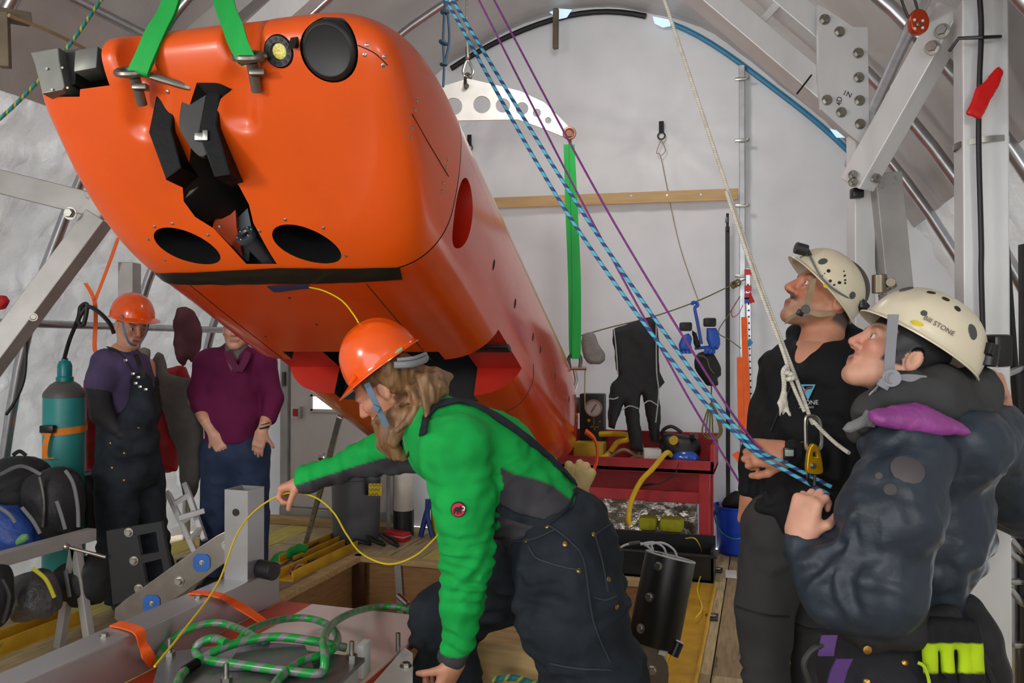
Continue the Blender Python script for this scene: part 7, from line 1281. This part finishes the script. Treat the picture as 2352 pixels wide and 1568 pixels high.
# foreground hardware boxes
hb = thing('ballast_box', onZ(600, 1540, ZP), 'grey metal ballast box with corner studs on the cradle', 'box'); zb_ = .585
quad = [onZ(x, y, zb_) for x, y in ((372, 1498), (560, 1475), (838, 1510), (700, 1640), (330, 1640))]
mk('lid', prism(quad, -Zu*.012, Zu*0), M['alu_k'], hb, smooth=0); mk('box_body', prism([q+(np.mean(quad, 0)-q)*.06 for q in quad], -Zu*(zb_-ZP-.012), -Zu*.013), M['alu_dull'], hb, smooth=0)
for x, y in ((390, 1505), (808, 1512), (520, 1565)): p = onZ(x, y, zb_); mk('stud', join(cyl(p, p+Zu*.05, .007), lathe(p, Zu, [(.016, 0), (.016, .012), (.010, .013)], 6)), M['steel'], hb)
mk('end_bracket', join(box(onZ(835, 1512, .53), rotz(.1), (.012, .03, .05), .003)), M['alu'], hb)
mk('dark_pad', prism([onZ(x, y, zb_+.002) for x, y in ((560, 1480), (700, 1490), (720, 1540), (520, 1540))], Zu*0, Zu*.012), mat('smoky_pad', '4a4a4d', .2), hb, smooth=0)
sp2 = thing('shim_plate', onZ(900, 1540, ZP), 'bright scratched aluminium plate with a stud beside the crouching knee', 'plate'); mk('plate', prism([onZ(x, y, .5) for x, y in ((838, 1590), (930, 1486), (948, 1500), (948, 1640), (860, 1640))], -Zu*.038, Zu*0), M['alu'], sp2, smooth=0)
p = onZ(914, 1496, .5); mk('stud', cyl(p, p+Zu*.06, .008), M['steel'], sp2); p = onZ(932, 1530, .5); bolt(sp2, p, Zu, .014, .01)
# striped hose coil
M['hose_s'] = mat('green_silver_hose', '1f9447', .35, 0, .05, 30, fn=stripe_fn([(0, '0f8f3a'), (.6, '77777c')], 17, 1.), coat=.2)
hs = thing('striped_hose', onZ(600, 1500, zb_), 'green and silver striped hose coiled over the ballast box', 'hose')
def hz(pts): return [onZ(x, y, z) for x, y, z in pts]
zz = zb_+.016
for pts in ([(405, 1580, zz), (418, 1548, zz), (455, 1520, zz), (505, 1490, zz+.015), (570, 1470, zz+.02), (640, 1462, zz+.02), (720, 1472, zz+.01), (795, 1487, zz-.02)],
            [(358, 1522, ZP+.03), (385, 1478, ZP+.06), (430, 1446, ZP+.09), (490, 1430, ZP+.10), (540, 1440, ZP+.10), (585, 1462, zz), (612, 1476, zz-.0)],
            [(552, 1468, zz-.03), (580, 1444, zz-.02), (640, 1424, ZP+.09), (700, 1419, ZP+.08), (748, 1432, ZP+.08), (774, 1458, ZP+.09), (768, 1486, zz), (735, 1505, zz), (690, 1520, zz), (640, 1560, zz), (620, 1600, zz)],
            [(520, 1476, zz+.03), (490, 1466, zz+.03), (460, 1476, zz+.02), (450, 1496, zz), (470, 1514, zz), (550, 1526, zz), (640, 1538, zz), (718, 1546, zz), (742, 1540, zz), (746, 1505, zz+.03), (744, 1468, zz+.035), (762, 1434, ZP+.12), (806, 1408, ZP+.08), (862, 1394, ZP+.03), (915, 1394, ZP+.02), (950, 1404, ZP+.02)]):
    mk('hose_length', tube(hz(pts), .0125, 12, 10), M['hose_s'], hs)
mk('taped_joint', tube(hz([(425, 1540, zz), (452, 1522, zz)]), .0145, 10), M['tape_m'], hs); mk('hose_coupling', cyl(*hz([(914, 1368, ZP+.06), (936, 1388, ZP+.04)]), .012), M['steel'], hs)
# timber blocks under the overalls
tb = thing('timber_block', onZ(1180, 1600, 0), 'stacked timber blocks beneath the forward knee', 'timber'); a = P(1180, 1500, 2.95)
mk('block', box(P(1175, 1520, 2.95), rotz(.05), (.14, .12, .11), .006), M['wood'], tb, smooth=0); mk('block', box(at_z(P(1178, 1650, 2.96), .098), rotz(.0), (.16, .14, .098), .006), M['wood'], tb, smooth=0)
mk('pale_skid', beam(P(1060, 1530, 3.02), P(1275, 1395, 3.25), .10, .05), mat('pale_skid', 'b7ada5', .6), label='pale skid board sloping above the timber blocks', cat='board', smooth=0)
mk('deck_rope', tube([P(1130, 1562, 2.75), P(1180, 1556, 2.75), P(1240, 1572, 2.75), P(1280, 1555, 2.8), P(1268, 1530, 2.85), P(1290, 1560, 2.85)], .012, 8, 8), M['gy_rope'], label='green flecked rope lying on the timber blocks', cat='rope')
# black canister with cables
ca_, cb_ = P(1500, 1478, 2.98), P(1540, 1278, 3.03); dv = nrm(cb_-ca_); Lc = np.linalg.norm(cb_-ca_)
cn = thing('canister', ca_, 'tilted open black canister with white cables and three bolts', 'canister'); mk('canister_tube', lathe(ca_, dv, [(.0, .0), (.092, 0), (.095, .004), (.095, Lc), (.088, Lc+.001), (.088, .02), (0, .02)], 44), mat('satin_black', '131314', .4, 0, .2, 9), cn); mk('rim', torus(ca_+dv*Lc, dv, .0915, .004, 44), mat('pale_rim', 'b8b6b2', .4), cn)
for x, y in ((1497, 1298), (1476, 1370), (1457, 1442)): p = P(x, y, 2.9); q = ca_+dv*((p-ca_)@dv); n = nrm(p-q-dv*((p-q)@dv)); bolt(cn, q+n*.095, n, .013, .007)
for pts in ([(1418, 1262), (1440, 1250), (1475, 1248), (1495, 1262), (1505, 1285)], [(1470, 1250), (1500, 1245), (1525, 1258), (1532, 1290)], [(1480, 1252), (1520, 1246), (1550, 1265), (1555, 1295)], [(1500, 1262), (1497, 1250), (1512, 1246)]): mk('cable', tube([P(x, y, 3.02) for x, y in pts], .0045, 6, 6), mat('white_cable', 'c9c9c9', .4), cn)
mk('cable_sleeve', tube([P(1445, 1250, 3.02), P(1470, 1247, 3.02)], .010, 8), M['black_rub'], cn)
mk('inner_board', box(ca_+dv*(Lc-.05)+RT*.02, [nrm(RT-dv*(RT@dv)), nrm(np.cross(dv, RT)), dv], (.05, .004, .05), .001), mat('pale_blue_board', '9fb2bd', .5), cn)
bpx = smooth_poly([(1450, 1462), (1480, 1468), (1515, 1495), (1532, 1530), (1528, 1580), (1500, 1620), (1470, 1640), (1440, 1600)], 3); mk('support_lever', plate_px(bpx, 2.98, .025, bev=.003), M['titan'], cn, smooth=30); bolt(cn, P(1497, 1538, 2.965), -FW, .014, .012); mk('lever_foot', beam(P(1470, 1610, 3.0), at_z(P(1470, 1610, 3.0), 0), .05, .05, up=RT), M['alu_dull'], cn)
p = P(1552, 1487, 2.9); jr = thing('small_can', p, 'small black can with a white lid hanging beside the canister', 'can'); mk('can_body', cyl(P(1545, 1505, 2.92), P(1558, 1474, 2.93), .021), M['black_plastic'], jr); mk('can_lid', lathe(P(1558, 1473, 2.93), nrm(P(1558, 1474, 2.93)-P(1545, 1505, 2.92)), [(.021, 0), (.021, .004), (.017, .005)], 20), mat('white_lid', 'd0d2d4', .3), jr); mk('tag', box(P(1523, 1492, 2.93), [nrm(RT-.3*UP), FW, nrm(UP+.3*RT)], (.014, .004, .020), .002), MATS['white_lid'], jr)
mk('yellow_wire', tube([onY(1575, 1236, 5.16), onY(1600, 1240, 5.14), onZ(1617, 1290, .05), onZ(1602, 1350, .046), onZ(1612, 1395, .046), onZ(1598, 1418, .046)], .004, 6, 8), M['fibre'], label='thin yellow wire trailing onto the right deck rail', cat='wire')
# deck details by the right rail
for i, (x, y, m, w2) in enumerate(((1679, 1318, 'white_plastic', (.035, .09)),)): p = onZ(x, y, .004); mk('deck_tape', box(p, rotz(.05), (w2[0], w2[1], .002)), MATS[m], label='strip of pale tape on the deck boards', cat='tape', smooth=0)
for i, (x, y) in enumerate(((1645, 1310), (1632, 1418))): p = onZ(x, y, .0); t = thing('deck_latch', p, ('flush steel latch in the deck beside the strip of tape', 'flush steel latch in the dark stained deck board')[i], 'latch'); mk('plate', box(p+Zu*.006, rotz(0), (.04, .05, .005), .002), M['dark_steel'], t); mk('ring', torus(p+Zu*.014, (0, .2, 1), .025, .005), M['steel'], t)
# leather gloves in the back pocket of the overalls
S = SDF(P(1270, 1160, 2.75)-.12, P(1380, 1040, 2.75)+.12, .005); d = 2.76
S.rbox(P(1315, 1120, d), (.05, .022, .05), [nrm(RT+UP*.35), FW, nrm(UP-RT*.35)], .018, .015)
for x0_, y0_, x1_, y1_ in ((1300, 1105, 1308, 1068), (1316, 1108, 1332, 1064), (1330, 1112, 1346, 1070), (1340, 1122, 1358, 1085)): S.cone(P(x0_, y0_, d), P(x1_, y1_, d-.02), .017, .015, .004)
V, Q = (S.disp(crease(.003, 26, 3)) and S.mesh()); mk('leather_glove', (V, Q), mat('tan_leather', 'c9ac78', .7, 0, .15, 14, .2, 90), label='tan leather work glove sticking out of the overalls back pocket', cat='glove', smooth=180)
for o in D.objects:
    if '_w' in o: del o['_w']
